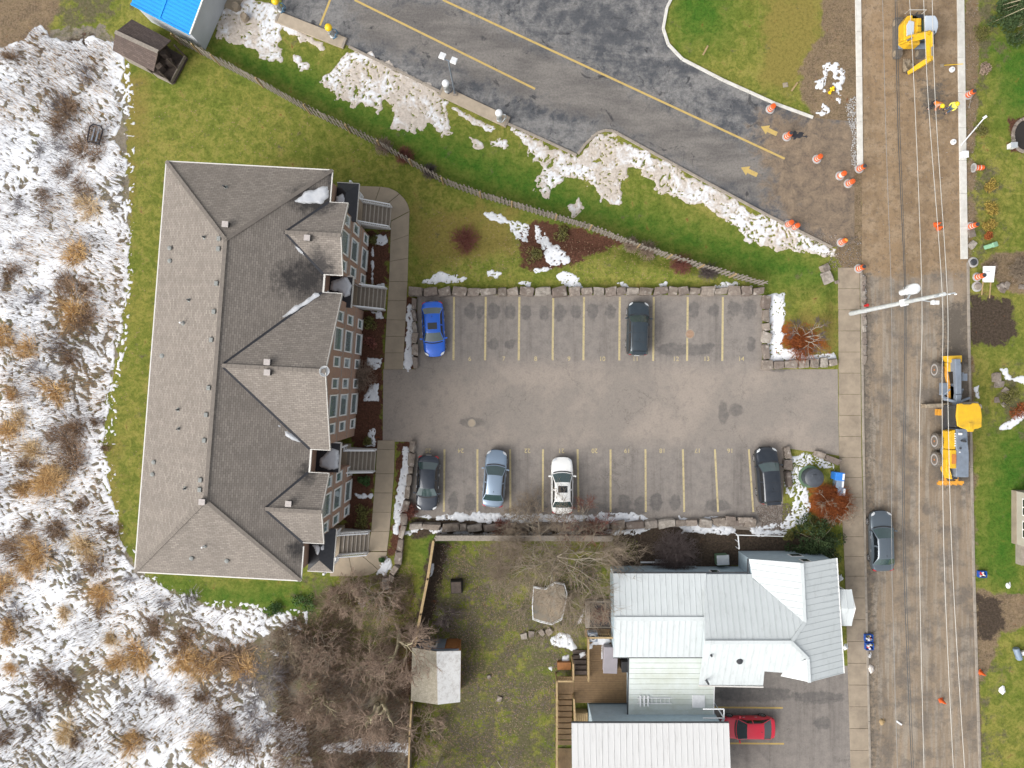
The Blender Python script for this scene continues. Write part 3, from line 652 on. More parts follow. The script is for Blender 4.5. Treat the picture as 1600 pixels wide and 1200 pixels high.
snow('snow', 'crumbs of snow scattered on the grass along the field edge', [[(150, 60), (190, 60), (206, 130), (212, 230), (208, 330), (206, 430), (200, 520), (186, 620), (178, 720), (186, 800), (218, 880), (260, 910), (340, 938), (480, 955), (480, 1000), (330, 955), (240, 925), (165, 790), (150, 690), (190, 440), (192, 200)]], amp=.2, ns=1, holes=.60, hs=(4.5, 4.5), th=.03, res=.07, seed=4)
VER = [[(352, -10), (380, -10), (432, 5), (440, 35), (438, 92), (420, 99), (396, 76), (362, 72), (340, 56)], [(442, 38), (470, 50), (512, 72), (505, 78), (470, 62), (444, 46)],
       [(500, 128), (520, 106), (558, 76), (600, 94), (680, 138), (700, 160), (705, 206), (690, 212), (678, 197), (668, 194), (650, 208), (614, 200), (614, 166), (602, 158), (591, 178), (582, 164), (570, 172), (566, 160), (555, 168), (522, 152), (518, 138)],
       [(459, 88), (466, 90), (470, 99), (483, 100), (482, 109), (470, 109), (461, 98)], [(708, 168), (770, 200), (768, 208), (735, 190)], [(733, 214), (752, 222), (758, 230), (760, 215), (790, 222), (790, 230), (765, 225), (748, 236)]]
snow('snow', 'dirty ploughed snow on the grass verge below the station kerb', VER, 'snow_dirty', .30, 1.9, .31, (6, 6), .05, seed=12, res=.07)
VER2 = [[(802, 200), (860, 227), (900, 245), (935, 210), (962, 207), (960, 216), (1000, 233), (1090, 280), (1180, 333), (1300, 388), (1312, 402), (1272, 396), (1205, 388), (1165, 378), (1142, 347), (1100, 320), (1062, 312), (1032, 302), (1010, 276), (982, 256), (974, 290), (968, 320), (950, 318), (922, 287), (882, 277), (866, 300), (855, 310), (836, 300), (846, 266), (836, 250)], [(888, 318), (905, 312), (908, 330), (895, 338)]]
snow('snow', 'long bank of grey brown snow beside the station driveway bend', VER2, 'snow_dirty', .34, 1.8, .31, (6, 6), .05, seed=23, res=.07)
LAWN = [[(755, 332), (775, 333), (800, 345), (828, 350), (822, 378), (810, 380), (795, 352), (765, 345)], [(836, 352), (846, 357), (860, 378), (884, 392), (889, 412), (858, 420), (850, 398), (840, 378)], [(830, 424), (860, 418), (862, 422), (838, 428)], [(656, 440), (690, 426), (730, 435), (720, 440), (680, 444)], [(762, 425), (784, 428), (778, 434), (764, 432)], [(866, 432), (880, 422), (908, 440), (910, 450), (880, 445)], [(810, 442), (832, 440), (828, 450)], [(965, 443), (980, 440), (982, 448)], [(1026, 443), (1042, 441), (1044, 449), (1030, 449)], [(1105, 447), (1130, 441), (1185, 450), (1180, 457), (1120, 452)]]
snow('snow', 'small white snow patches on the lawn above the boulder wall', LAWN, 'snow', .20, 3.0, .30, (7, 7), .05, seed=31, res=.065)
snow('snow', 'thin snow in the raised corner bed beside the sidewalk', [[(1200, 462), (1224, 458), (1225, 500), (1216, 520), (1228, 522), (1218, 535), (1222, 545), (1245, 546), (1260, 556), (1300, 550), (1306, 560), (1290, 566), (1204, 567), (1197, 540), (1205, 510), (1194, 480)]], 'snow', .16, 2.6, .31, (7, 7), .05, seed=37, res=.065)
snow('snow', 'speckled snow around the black tank by the driveway entrance', [[(1232, 712), (1260, 708), (1300, 722), (1305, 735), (1262, 725), (1258, 760), (1266, 790), (1262, 815), (1235, 826), (1180, 832), (1178, 822), (1225, 815), (1240, 795), (1238, 782), (1225, 770), (1222, 750), (1240, 730)]], 'snow', .18, 2.6, .40, (8, 8), .05, seed=41, res=.06)
BOT = [[(650, 806), (690, 806), (712, 801), (760, 802), (900, 804), (985, 800), (1015, 808), (1010, 820), (985, 822), (950, 818), (930, 828), (905, 815), (880, 818), (860, 826), (800, 818), (760, 815), (700, 814)], [(672, 828), (690, 824), (702, 834), (720, 828), (740, 834), (830, 832), (905, 830), (1018, 824), (1000, 834), (940, 836), (690, 838)], [(1060, 805), (1080, 815), (1145, 822), (1150, 834), (1065, 834), (1058, 818)], [(1100, 806), (1122, 806), (1120, 818), (1104, 816)], [(1170, 822), (1235, 830), (1232, 836), (1175, 836)], [(632, 832), (660, 820), (676, 818), (660, 828), (640, 836)], [(590, 880), (612, 868), (612, 890), (600, 902), (588, 896)]]
snow('snow', 'ploughed snow piled along the low end of the parking bays', BOT, 'snow', .20, 2.6, .31, (5, 5), .09, seed=47, res=.065)
snow('snow', 'narrow snow strip between walkway and boulder wall', [[(636, 470), (648, 476), (644, 530), (646, 570), (638, 580), (630, 576), (634, 530)], [(630, 697), (642, 700), (640, 740), (630, 795), (622, 836), (613, 834), (618, 780), (628, 730)], [(645, 700), (643, 740), (638, 770), (640, 730)], [(592, 366), (604, 366), (606, 380), (596, 384), (583, 380), (584, 372)], [(582, 380), (584, 380), (583, 445), (580, 445)], [(582, 445), (600, 443), (602, 452), (586, 452)], [(580, 486), (598, 486), (600, 496), (588, 496)], [(574, 558), (596, 560), (594, 575), (584, 578), (574, 570)], [(580, 600), (590, 600), (592, 628), (570, 626), (572, 615)], [(578, 672), (586, 668), (586, 699), (570, 699)], [(555, 772), (582, 772), (580, 778), (560, 778)]], 'snow', .14, 3.2, .30, (7, 7), .05, seed=53, res=.06)
snow('snow', 'scraps of snow on the earth island beside the street kerb', [[(1284, 100), (1305, 97), (1318, 106), (1320, 130), (1310, 145), (1304, 130), (1298, 110), (1288, 118)], [(1272, 128), (1290, 122), (1290, 142), (1274, 138)], [(1272, 178), (1286, 160), (1296, 172), (1288, 180)], [(1306, 152), (1314, 150), (1312, 160)]], 'snow', .2, 3.0, .40, (6, 6), .06, seed=59, res=.06)
snow('snow', 'melting snow rings on the rock garden beside the grader', [[(1564, 578), (1572, 575), (1580, 590), (1604, 588), (1604, 602), (1572, 592)], [(1560, 668), (1585, 650), (1602, 640), (1606, 650), (1580, 670), (1562, 672)], [(1522, 605), (1530, 602), (1530, 622), (1524, 620)]], 'snow', .12, 2.5, .28, (4, 4), .05, seed=61)
snow('snow', 'little heap of snow by the deck steps', [[(858, 1000), (875, 988), (892, 992), (902, 1012), (898, 1020), (884, 1012), (862, 1008)], [(878, 1025), (890, 1022), (888, 1040), (876, 1036)], [(856, 1043), (864, 1042), (862, 1050)], [(902, 975), (912, 950), (914, 955), (908, 974)]], 'snow', .10, 2.5, .26, (4, 4), .09, seed=67)
snow('snow', 'snow lying under the bare trees behind the back fence', [[(560, 938), (572, 938), (570, 948), (558, 946)], [(500, 1160), (560, 1160), (640, 1158), (638, 1178), (560, 1174), (510, 1178)], [(420, 1015), (460, 1018), (450, 1030), (425, 1025)], [(540, 1172), (545, 1158), (575, 1150), (590, 1158)], [(672, 880), (678, 880), (676, 900), (671, 900)]], 'snow', .2, 2.2, .30, (3, 3), .06, seed=71)
# ================================================================= apartment building
HE, SLP = 9.0, .517
E_ = Vector((.9985, -.054)).normalized(); S_ = Vector((-.0768, -.997)).normalized()
O_ = at(260, 252, HE).to_2d()
UW, VL = 11.55, 28.6
def P3(u, v, z): q = O_ + E_ * u + S_ * v; return Vector((q.x, q.y, z))
_det = E_.x * S_.y - E_.y * S_.x
def UV(px, py, h):
    d = at(px, py, h).to_2d() - O_; return ((d.x * S_.y - d.y * S_.x) / _det, (E_.x * d.y - E_.y * d.x) / _det)
apt = thing('apartment_building', 'three-storey brick apartment building with brown hipped shingle roof', 'building', (P3(UW / 2, VL / 2, 0)))
def upoly(name, pts, m, parent, th=.0, wet=None, sub=0, flip=None):
    """planar 3D polygon with metre UVs (u along horizontal, v up the slope) and optional thickness"""
    pts = [Vector(p) for p in pts]; c = sum(pts, Vector()) / len(pts)
    nrm = Vector()
    for i in range(len(pts)): nrm += (pts[i] - c).cross(pts[(i + 1) % len(pts)] - c)
    nrm.normalize()
    if flip is None and nrm.z < -1e-3: pts = pts[::-1]; nrm = -nrm
    if flip is not None and nrm.dot(Vector(flip)) < 0: pts = pts[::-1]; nrm = -nrm
    hx = Vector((0, 0, 1)).cross(nrm); hx = hx.normalized() if hx.length > 1e-4 else Vector((1, 0, 0)); hy = nrm.cross(hx)
    bm = bmesh.new(); vs_ = [bm.verts.new(p) for p in pts]; bm.faces.new(vs_)
    if sub:
        lo = min(p.dot(hx) for p in pts); hi = max(p.dot(hx) for p in pts); x = lo + sub
        while x < hi:
            bmesh.ops.bisect_plane(bm, geom=bm.verts[:] + bm.edges[:] + bm.faces[:], plane_co=hx * x, plane_no=hx); x += sub
        lo = min(p.dot(hy) for p in pts); hi = max(p.dot(hy) for p in pts); x = lo + sub
        while x < hi:
            bmesh.ops.bisect_plane(bm, geom=bm.verts[:] + bm.edges[:] + bm.faces[:], plane_co=hy * x, plane_no=hy); x += sub
    if th:
        r = bmesh.ops.extrude_face_region(bm, geom=bm.faces[:])
        for v in [g for g in r['geom'] if isinstance(g, bmesh.types.BMVert)]: v.co -= nrm * th
        bmesh.ops.recalc_face_normals(bm, faces=bm.faces[:])
    uvl = bm.loops.layers.uv.new('UVMap')
    for f in bm.faces:
        for l in f.loops: l[uvl].uv = (l.vert.co.dot(hx), l.vert.co.dot(hy))
    off = parent.location if parent is not None and parent.parent is None else (parent.parent.location if parent is not None else Vector())
    me = bpy.data.meshes.new(name); bm.to_mesh(me)
    if wet is not None:
        co = np.array([v.co[:] for v in bm.verts]); a = me.attributes.new('wet', 'FLOAT', 'POINT'); a.data.foreach_set('value', wet(co).astype(np.float32))
    bm.free(); me.transform(Matrix.Translation(-Vector(off))); me.materials.append(m); return link(name, me, parent)
def wetf(lst):
    cs = [(at(px, py, h).to_2d(), rx, ry) for px, py, h, rx, ry in lst]
    def f(co):
        r = np.zeros(len(co))
        for c, rx, ry in cs: r = np.maximum(r, np.clip(1.4 - np.sqrt(((co[:, 0] - c.x) / rx) ** 2 + ((co[:, 1] - c.y) / ry) ** 2), 0, 1))
        return r
    return f
wet = wetf([(490, 312, 9.6, 1.7, 1.2), (478, 435, 9.8, 2.2, 1.5), (500, 425, 9.3, 1.2, 1.8), (465, 862, 9.6, .9, .9), (480, 740, 9.4, .8, .9), (520, 275, 9, .6, 1.6)])
HR = HE + SLP * UW / 2; hv = UW / 2
RN = P3(UW / 2, hv, HR); RS = P3(UW / 2, VL - hv, HR)
NW, NE, SE, SW = P3(0, 0, HE), P3(UW, 0, HE), P3(UW, VL, HE), P3(0, VL, HE)
for pts in ([NW, RN, RS, SW], [NW, NE, RN], [SW, RS, SE], [NE, SE, RS, RN]): upoly('roof_slope', pts, M('shingle'), apt, .12, wet, .5)
# cross gables: front u, v range
GAB = [dict(N=(543, 318), S=(536, 430)), dict(N=(534, 459), S=(516, 703)), dict(N=(514, 740), S=(506, 849))]
for gd in GAB:
    un, vn = UV(*gd['N'], HE); us, vs2 = UV(*gd['S'], HE); gd['u'] = (un + us) / 2; gd['v0'] = vn; gd['v1'] = vs2
    uf, v0, v1 = gd['u'], vn, vs2; vm = (v0 + v1) / 2; hw = (v1 - v0) / 2; zp = HE + SLP * hw; ub = UW - hw
    zo = .05
    for a, b in ((v0, -1), (v1, 1)):
        upoly('gable_slope', [P3(ub - .05, vm, zp + zo), P3(uf, vm, zp + zo), P3(uf, a, HE + zo), P3(UW - .05, a, HE + zo)], M('shingle'), apt, .12, wet, .5)
    gd['zp'] = zp; gd['vm'] = vm
# ridge and hip caps
def cap(a, b, m='shingle'):
    q = MB(); a = Vector(a); b = Vector(b); n = max(2, int((b - a).length / .3))
    for k in range(n):
        p = a.lerp(b, k / n); r_ = a.lerp(b, (k + 1.1) / n); q.beam(p + Vector((0, 0, .03)), r_ + Vector((0, 0, .045)), .26, .03)
    o = q.build('ridge_cap', M('cap_grey'), apt, world=True); return o
simple('cap_grey', (.20, .175, .15), .95, (.15, .13, .115), 4)
for a, b in ((RN, RS), (NW, RN), (NE, RN), (SW, RS), (SE, RS)): cap(a, b)
for gd in GAB: cap(P3(UW - (gd['v1'] - gd['v0']) / 2, gd['vm'], gd['zp'] + .05), P3(gd['u'], gd['vm'], gd['zp'] + .05))
# gutters
def rail_(name, a, b, wd, ht, m, parent, dz=0):
    q = MB(); q.beam(Vector(a) + Vector((0, 0, dz)), Vector(b) + Vector((0, 0, dz)), wd, ht); return q.build(name, m, parent, world=True)
for a, b in ((NW, NE), (NW, SW), (SW, SE), (NE, P3(UW, 2.4, HE)), (SE, P3(UW, VL - 2.4, HE))): rail_('gutter', a, b, .11, .12, M('gutter'), apt, -.05)
for gd in GAB:
    for a in (gd['v0'], gd['v1']):
        rail_('bargeboard', P3(gd['u'] + .02, gd['vm'], gd['zp'] - .02), P3(gd['u'] + .02, a, HE - .02), .06, .2, M('fascia'), apt)
        rail_('gutter', P3(UW - .1, a, HE - .03), P3(gd['u'], a, HE - .03), .10, .12, M('gutter'), apt)
# walls
OV = .38
u0, u1, v0, v1 = OV, UW - OV, OV, VL - OV
def wallp(pts, flip): return upoly('wall', pts, M('brick'), apt, .2, flip=flip)
Ed = Vector((E_.x, E_.y, 0)); Sd = Vector((S_.x, S_.y, 0))
wallp([P3(u0, v0, 0), P3(u0, v1, 0), P3(u0, v1, HE), P3(u0, v0, HE)], -Ed); wallp([P3(u0 + .21, v0, 0), P3(u1 - .21, v0, 0), P3(u1 - .21, v0, HE), P3(u0 + .21, v0, HE)], -Sd)
wallp([P3(u0 + .21, v1, 0), P3(u1 - .21, v1, 0), P3(u1 - .21, v1, HE), P3(u0 + .21, v1, HE)], Sd); wallp([P3(u1, v0, 0), P3(u1, v1, 0), P3(u1, v1, HE), P3(u1, v0, HE)], Ed)
def window(u, vc, wd, z0, z1):
    f = MB(); t_ = .095
    for a, b, c_, d in ((-wd / 2, -wd / 2 + t_, z0, z1), (wd / 2 - t_, wd / 2, z0, z1), (-wd / 2 + t_, wd / 2 - t_, z0, z0 + t_), (-wd / 2 + t_, wd / 2 - t_, z1 - t_, z1)):
        pts = [P3(u + .0, vc + a, c_), P3(u + .0, vc + b, c_), P3(u + .0, vc + b, d), P3(u + .0, vc + a, d)]; f.slab(pts, Ed * .07)
    w_ = f.build('window', M('white_trim'), apt, world=True)
    q = MB(); q.slab([P3(u + .004, vc - wd / 2 + t_, z0 + t_), P3(u + .004, vc + wd / 2 - t_, z0 + t_), P3(u + .004, vc + wd / 2 - t_, z1 - t_), P3(u + .004, vc - wd / 2 + t_, z1 - t_)], Ed * .02)
    q.build('pane', M('glass_win'), w_, world=True)
    q = MB(); q.slab([P3(u, vc - wd / 2 - .05, z0 - .1), P3(u, vc + wd / 2 + .05, z0 - .1), P3(u, vc + wd / 2 + .05, z0 - .01), P3(u, vc - wd / 2 - .05, z0 - .01)], Ed * .12); q.build('sill', M('fascia'), w_, world=True)
WROW = [(.35, 1.75), (3.75, 5.35), (6.85, 8.45)]
for gi, gd in enumerate(GAB):
    uw = gd['u'] - .36; a, b = gd['v0'] + .3, gd['v1'] - .3; vm = gd['vm']; zt = gd['zp'] - .16; ze = HE - .05 + .3 * SLP - .1
    wallp([P3(uw, a, 0), P3(uw, b, 0), P3(uw, b, ze), P3(uw, vm, zt), P3(uw, a, ze)], Ed)
    for vv, fl in ((a, -Sd), (b, Sd)): wallp([P3(u1 + .01, vv, 0), P3(uw - .205, vv, 0), P3(uw - .205, vv, HE - .1), P3(u1 + .01, vv, HE - .1)], fl)
    # stone course between the floors
    for z in (2.75, 5.95):
        q = MB(); q.slab([P3(uw, a, z), P3(uw, b, z), P3(uw, b, z + .12), P3(uw, a, z + .12)], Ed * .04); q.build('string_course', M('brick'), apt, world=True)
    cents = [vm] if gi != 1 else [vm - 2.35, vm + 2.45]
    for c_ in cents:
        for (z0, z1) in WROW:
            window(uw, c_, 1.65, z0 - .1, z1 + .35); window(uw, c_ - 1.62, .78, z0 + .1, z1 + .1); window(uw, c_ + 1.62, .78, z0 + .1, z1 + .1)
# satellite dish on the middle gable wall
c = at(504, 580, 11.3)
dish = thing('satellite_dish', 'white oval satellite dish fixed at the tip of the big middle gable', 'dish', c)
q = MB(); prof = [(.02, 0), (.15, .012), (.28, .05), (.36, .1)]; q.lathe(prof + [(.355, .115), (.27, .065), (.14, .03), (.02, .02)], 20, capb=True, capt=True); dd = q.build('reflector', M('white_plastic'), dish, smooth=40); dd.rotation_euler = (0, R(38), R(-10)); dd.location = (.2, 0, .45)
MB().beam((0, 0, -.3), (.15, 0, .45), .05, .05).build('bracket', M('steel'), dish); MB().beam((.2, 0, .45), (.55, .0, .85), .025, .025).build('feed_arm', M('steel'), dish)
# porches and stairs : canopy px box, stair px ends
PZ = 6.1
POR = [dict(u1=UV(560, 300, PZ)[0], v0=UV(540, 286, PZ)[1], v1=UV(551, 346, PZ)[1], st=(611, 341), hip=-1), dict(u1=UV(551, 450, PZ)[0], v0=GAB[0]['v1'] - .35, v1=GAB[1]['v0'] + .65, st=(603, 468), hip=0),
       dict(u1=UV(531, 720, PZ)[0], v0=GAB[1]['v1'] - .25, v1=GAB[2]['v0'] + .3, st=(587, 719), hip=0), dict(u1=UV(522, 870, PZ)[0], v0=GAB[2]['v1'] - .4, v1=UV(500, 893, PZ)[1], st=(577, 846), hip=1)]
for pi, p in enumerate(POR):
    a, b, uo = p['v0'], p['v1'], p['u1']
    q = MB(); q.slab([P3(u1 + .02, a, PZ - .22), P3(uo, a, PZ - .22), P3(uo, b, PZ - .22), P3(u1 + .02, b, PZ - .22)], (0, 0, .2)); cn = q.build('porch_canopy', M('membrane'), apt, world=True)
    if p['hip']:
        e = a if p['hip'] < 0 else b; ci = .5 * (u1 + uo); vi = e - p['hip'] * (uo - u1) * .5
        pk = P3(ci, vi, PZ + .5)
        far = b if p['hip'] < 0 else a
        upoly('canopy_slope', [P3(u1 + .02, e, PZ), P3(uo, e, PZ), pk], M('shingle' if p['hip'] > 0 else 'membrane'), apt, .04); upoly('canopy_slope', [P3(uo, e, PZ), P3(uo, far, PZ), P3(ci, far, PZ + .5), pk], M('membrane'), apt, .04)
        upoly('canopy_slope', [P3(u1 + .02, e, PZ), pk, P3(ci, far, PZ + .5), P3(u1 + .02, far, PZ)], M('membrane'), apt, .04)
    for s, t_ in (((uo, a), (uo, b)), ((u1, a if p['hip'] <= 0 else b), (uo, a if p['hip'] <= 0 else b))):
        rail_('gutter', P3(*s, PZ - .08), P3(*t_, PZ - .08), .09, .16, M('gutter'), apt)
    if p['hip'] == 0:   # upstand of the main eave behind the canopy
        rail_('gutter', P3(UW + .02, a, HE - .03), P3(UW + .02, b, HE - .03), .12, .14, M('gutter'), apt)
    # landing, stairs
    sb = UV(*p['st'], 0); n = 7; ub = sb[0]; ut = ub - n * .3; zl = 1.4; w2 = .82; vc = sb[1]
    q = MB(); q.slab([P3(u1 + .02, vc - 1.25, 0), P3(ut, vc - 1.25, 0), P3(ut, vc + 1.25, 0), P3(u1 + .02, vc + 1.25, 0)], (0, 0, zl)); q.build('landing', M('walk_concrete'), apt, world=True)
    for k in range(n):
        z = zl * (n - k) / (n + 1); q = MB(); q.slab([P3(ut + k * .3, vc - w2, 0), P3(ut + (k + 1) * .3 - .004, vc - w2, 0), P3(ut + (k + 1) * .3 - .004, vc + w2, 0), P3(ut + k * .3, vc + w2, 0)], (0, 0, z - .03)); st = q.build('stair_step', M('stair_nosing'), apt, world=True)
        q = MB(); q.slab([P3(ut + k * .3 + .0, vc - w2, z - .03), P3(ut + (k + 1) * .3 - .075, vc - w2, z - .03), P3(ut + (k + 1) * .3 - .075, vc + w2, z - .03), P3(ut + k * .3, vc + w2, z - .03)], (0, 0, .03)); q.build('tread', M('stair_tread'), st, world=True)
    for sgn in (-1, 1):
        vv = vc + sgn * (w2 + .06); q = MB()
        q.beam(P3(ut, vv, zl + .95), P3(ub, vv, .95 + .15), .09, .06); q.beam(P3(ut, vv, zl + .12), P3(ub, vv, .22), .05, .05)
        for k in range(15): uu = ut + (ub - ut) * (k + .5) / 15; zz = zl * (1 - (k + .5) / 15) + .15; q.beam(P3(uu, vv, zz), P3(uu, vv, zz + .85), .035, .035)
        for uu, zz in ((ut, zl), (ub, 0)): q.beam(P3(uu, vv, 0), P3(uu, vv, zz + 1.08), .1, .1)
        q.build('stair_railing', M('white_paint'), apt, world=True)
        q = MB(); vo = vc + sgn * 1.25
        q.beam(P3(ut - .02, vv, zl + 1.0), P3(ut - .02, vo, zl + 1.0), .07, .06)
        for k in range(3): vk = vv + (vo - vv) * (k + 1) / 4; q.beam(P3(ut - .02, vk, zl), P3(ut - .02, vk, zl + 1), .04, .04)
        q.beam(P3(ut - .02, vo, zl), P3(ut - .02, vo, PZ - .25), .14, .14); q.build('landing_railing', M('white_paint'), apt, world=True)
        q = MB(); q.slab([P3(ut, vv - .09, 0), P3(ub, vv - .09, 0), P3(ub, vv - .09, .12), P3(ut, vv - .09, zl)], Sd * .18); q.build('stair_stringer', M('fascia'), apt, world=True)
    q = MB(); q.slab([P3(u1 + .02, vc - .5, zl), P3(u1 + .02, vc + .5, zl), P3(u1 + .02, vc + .5, zl + 2.1), P3(u1 + .02, vc - .5, zl + 2.1)], Ed * .06); q.build('door', M('wood_brown'), apt, world=True)
    p['vc'] = vc
# ---- roof furniture
def on_roof(px, py):
    # solve for height on main roof or the gables
    h = 10.5
    for _ in range(12):
        u, v = UV(px, py, h); z = HE + SLP * min(u, UW - u, v, VL - v)
        for gd in GAB:
            if gd['v0'] <= v <= gd['v1'] and u < gd['u']: z = max(z, HE + .05 + SLP * min(v - gd['v0'], gd['v1'] - v))
        h = z
    return at(px, py, h)
for px, py in ((355, 352), (420, 566), (420, 582), (319, 783), (453, 786), (482, 373)):
    p = on_roof(px, py); q = MB(); b0 = Vector(p); o_ = q.box(b0 + Vector((0, 0, .14)), (.36, .34, .38), R(-4)); vn = q.build('roof_vent', M('dark_metal'), apt, world=True)
    MB().box(b0 + Vector((0, 0, .35)), (.42, .40, .06), R(-4)).build('vent_lid', M('vent_pink'), vn, world=True, bevel=.015)
for px, py in ((343, 373), (342, 389), (339, 443), (335, 487), (331, 531), (327, 606), (323, 648), (320, 688), (314, 750), (313, 765)):
    p = on_roof(px, py); q = MB(); q.box(p + Vector((0, 0, .06)), (.30, .34, .22), R(-4), taper=.8); q.build('ridge_vent', M('vent_grey'), apt, world=True, bevel=.02)
for px, py, hh in ((353, 293, .5), (320, 371, .35), (296, 469, .35), (279, 640, .35), (280, 670, .35), (290, 763, .35), (286, 505, .5), (320, 853, .5)):
    p = on_roof(px, py); white = (px, py) in ((286, 505), (320, 853)); q = MB(); q.cyl(p - Vector((0, 0, .1)), p + Vector((0, 0, hh)), .06, .055, 10); pp = q.build('plumbing_stack', M('white_plastic' if white else 'dark_metal'), apt, world=True, smooth=40)
    q = MB(); q.cyl(p - Vector((0, 0, .03)), p + Vector((0, 0, .06)), .16, .08, 12); q.build('flashing', M('vent_grey'), pp, world=True, smooth=40)
for px, py in ((300, 872), (355, 876), (266, 388), (266, 408), (241, 722), (239, 741), (254, 556)):
    p = on_roof(px, py); q = MB(); q.lathe([(.1, -.05), (.1, .06), (.16, .08), (.14, .14), (.03, .17)], 12, p); q.build('round_vent', M('vent_grey'), apt, world=True, smooth=40)
# ---- snow lying on the roofs
def zroof(X, Y):
    dx = X - O_.x; dy = Y - O_.y; u = (dx * S_.y - dy * S_.x) / _det; v = (E_.x * dy - E_.y * dx) / _det
    z = HE + SLP * np.minimum(np.minimum(u, UW - u), np.minimum(v, VL - v)); return z + .01
snow('snow', 'white wedges of snow left in the valleys of the shingle roof', [[(466, 318), (478, 303), (511, 286), (511, 306), (500, 318)], [(446, 497), (455, 487), (490, 458), (508, 455), (507, 460), (480, 478), (460, 492)], [(463, 383), (480, 397), (484, 404), (470, 394)], [(440, 664), (455, 678), (470, 690), (468, 693), (450, 680)]], amp=.08, ns=2.5, th=.07, res=.06, zf=zroof, h=9.5, seed=83)
snow('snow', 'snow resting on the flat black porch canopies', [[(518, 440), (540, 430), (549, 446), (547, 462), (538, 466), (532, 456), (517, 452)], [(499, 718), (515, 702), (529, 704), (528, 732), (512, 735), (500, 728)]], amp=.08, ns=2.5, th=.08, res=.06, zf=lambda X, Y: np.full(X.shape, PZ - .01), h=PZ, seed=87)
snow('snow', 'snow resting on the sloped end porch canopies', [[(527, 308), (535, 304), (541, 310), (540, 320), (526, 318)], [(490, 852), (505, 851), (506, 858), (497, 866)]], amp=.06, ns=2.5, th=.06, res=.06, zf=lambda X, Y: np.full(X.shape, PZ + .42), h=PZ + .4, seed=89)
for gd in GAB:
    hw = (gd['v1'] - gd['v0']) / 2
    for a in (gd['v0'], gd['v1']):
        q = MB(); q.beam(P3(UW - hw, gd['vm'], gd['zp'] + .05), P3(UW - .05, a, HE + .06), .2, .03); q.build('valley_dark_line', M('membrane'), apt, world=True)  # dark strips added where the gable valleys lacked darkness
# ================================================================= panel roofs (white metal house)
def clip_half(poly, a, c, keep_ge):
    out = []
    for i in range(len(poly)):
        p, q = poly[i], poly[(i + 1) % len(poly)]; dp = p[a] - c; dq = q[a] - c
        if not keep_ge: dp, dq = -dp, -dq
        if dp >= 0: out.append(p)
        if (dp > 0 and dq < 0) or (dp < 0 and dq > 0):
            t_ = dp / (dp - dq); out.append((p[0] + (q[0] - p[0]) * t_, p[1] + (q[1] - p[1]) * t_))
    return out
def panel_roof(parent, pts, m, step=.46, along=None, th=.05):
    """a sloping face laid with ribbed sheets, each sheet its own part; ribs run down the slope unless along is given"""
    pts = [Vector(p) for p in pts]; c = sum(pts, Vector()) / len(pts); nrm = Vector()
    for i in range(len(pts)): nrm += (pts[i] - c).cross(pts[(i + 1) % len(pts)] - c)
    nrm.normalize()
    if nrm.z < 0: nrm = -nrm; pts = pts[::-1]
    if along is None:
        hx = Vector((0, 0, 1)).cross(nrm); hx = hx.normalized() if hx.length > 1e-3 else Vector((1, 0, 0))
    else:
        al = Vector(along); al = (al - nrm * al.dot(nrm)).normalized(); hx = al.cross(nrm).normalized()
    hy = nrm.cross(hx)
    rp = parent
    P = [((p - c).dot(hx), (p - c).dot(hy)) for p in pts]; lo = min(p[0] for p in P); hi = max(p[0] for p in P); n = max(1, round((hi - lo) / step)); st = (hi - lo) / n
    for k in range(n):
        a, b = lo + k * st, lo + (k + 1) * st; s = clip_half(clip_half(P, 0, a + .004, True), 0, b - .004, False)
        if len(s) < 3: continue
        q = MB(); dz = random.uniform(0, .004)
        q.slab([c + hx * x + hy * y + nrm * dz for x, y in s], -nrm * th)
        e = [y for x, y in s if x < a + .02]
        if len(e) >= 2 and max(e) - min(e) > .1: q.slab([c + hx * x + hy * y + nrm * dz for x, y in ((a + .006, min(e)), (a + .055, min(e)), (a + .055, max(e)), (a + .006, max(e)))], nrm * .022)
        q.build('roof_sheet', m, parent, world=True)
def wall_box(parent, x0, x1, y0, y1, z0, z1, m, name='wall'):
    MB().box(((x0 + x1) / 2, (y0 + y1) / 2, (z0 + z1) / 2), (x1 - x0, y1 - y0, z1 - z0)).build(name, m, parent, world=True)
def capline(parent, a, b, wd, m, name='ridge_cap', dz=.05):
    MB().beam(Vector(a) + Vector((0, 0, dz)), Vector(b) + Vector((0, 0, dz)), wd, .04).build(name, m, parent, world=True)

HX, HY = at(1180, 960).x, at(1180, 960).y
wh = thing('white_metal_roof_house', 'pale blue house under a pale ribbed metal roof of many slopes', 'house', (HX, HY, 0))
mw = M('metal_white')
# left block R1
xa, xb = at(958, 900, 3.1).x, at(1103, 900, 3.1).x; yn, ys_ = at(0, 896, 3.1).y, at(0, 1027, 3.1).y; ym = (yn + ys_) / 2; zr = 3.85
panel_roof(wh, [(xa, yn, 3.1), (xb, yn, 3.1), (xb, ym, zr), (xa, ym, zr)], mw); panel_roof(wh, [(xa, ys_, 3.1), (xb, ys_, 3.1), (xb, ym, zr), (xa, ym, zr)], mw)
capline(wh, (xa, ym, zr), (xb, ym, zr), .3, mw); wall_box(wh, xa + .2, xb, ys_ + .25, yn - .2, 0, 3.02, M('siding_blue'))
MB().add([(xa + .2, ys_ + .25, 3.0), (xa + .2, yn - .2, 3.0), (xa + .2, ym, zr - .06), (xa + .35, ys_ + .25, 3.0), (xa + .35, yn - .2, 3.0), (xa + .35, ym, zr - .06)], [(0, 1, 2), (5, 4, 3), (0, 2, 5, 3), (1, 4, 5, 2), (0, 3, 4, 1)]).build('gable_wall', M('siding_blue'), wh, world=True)
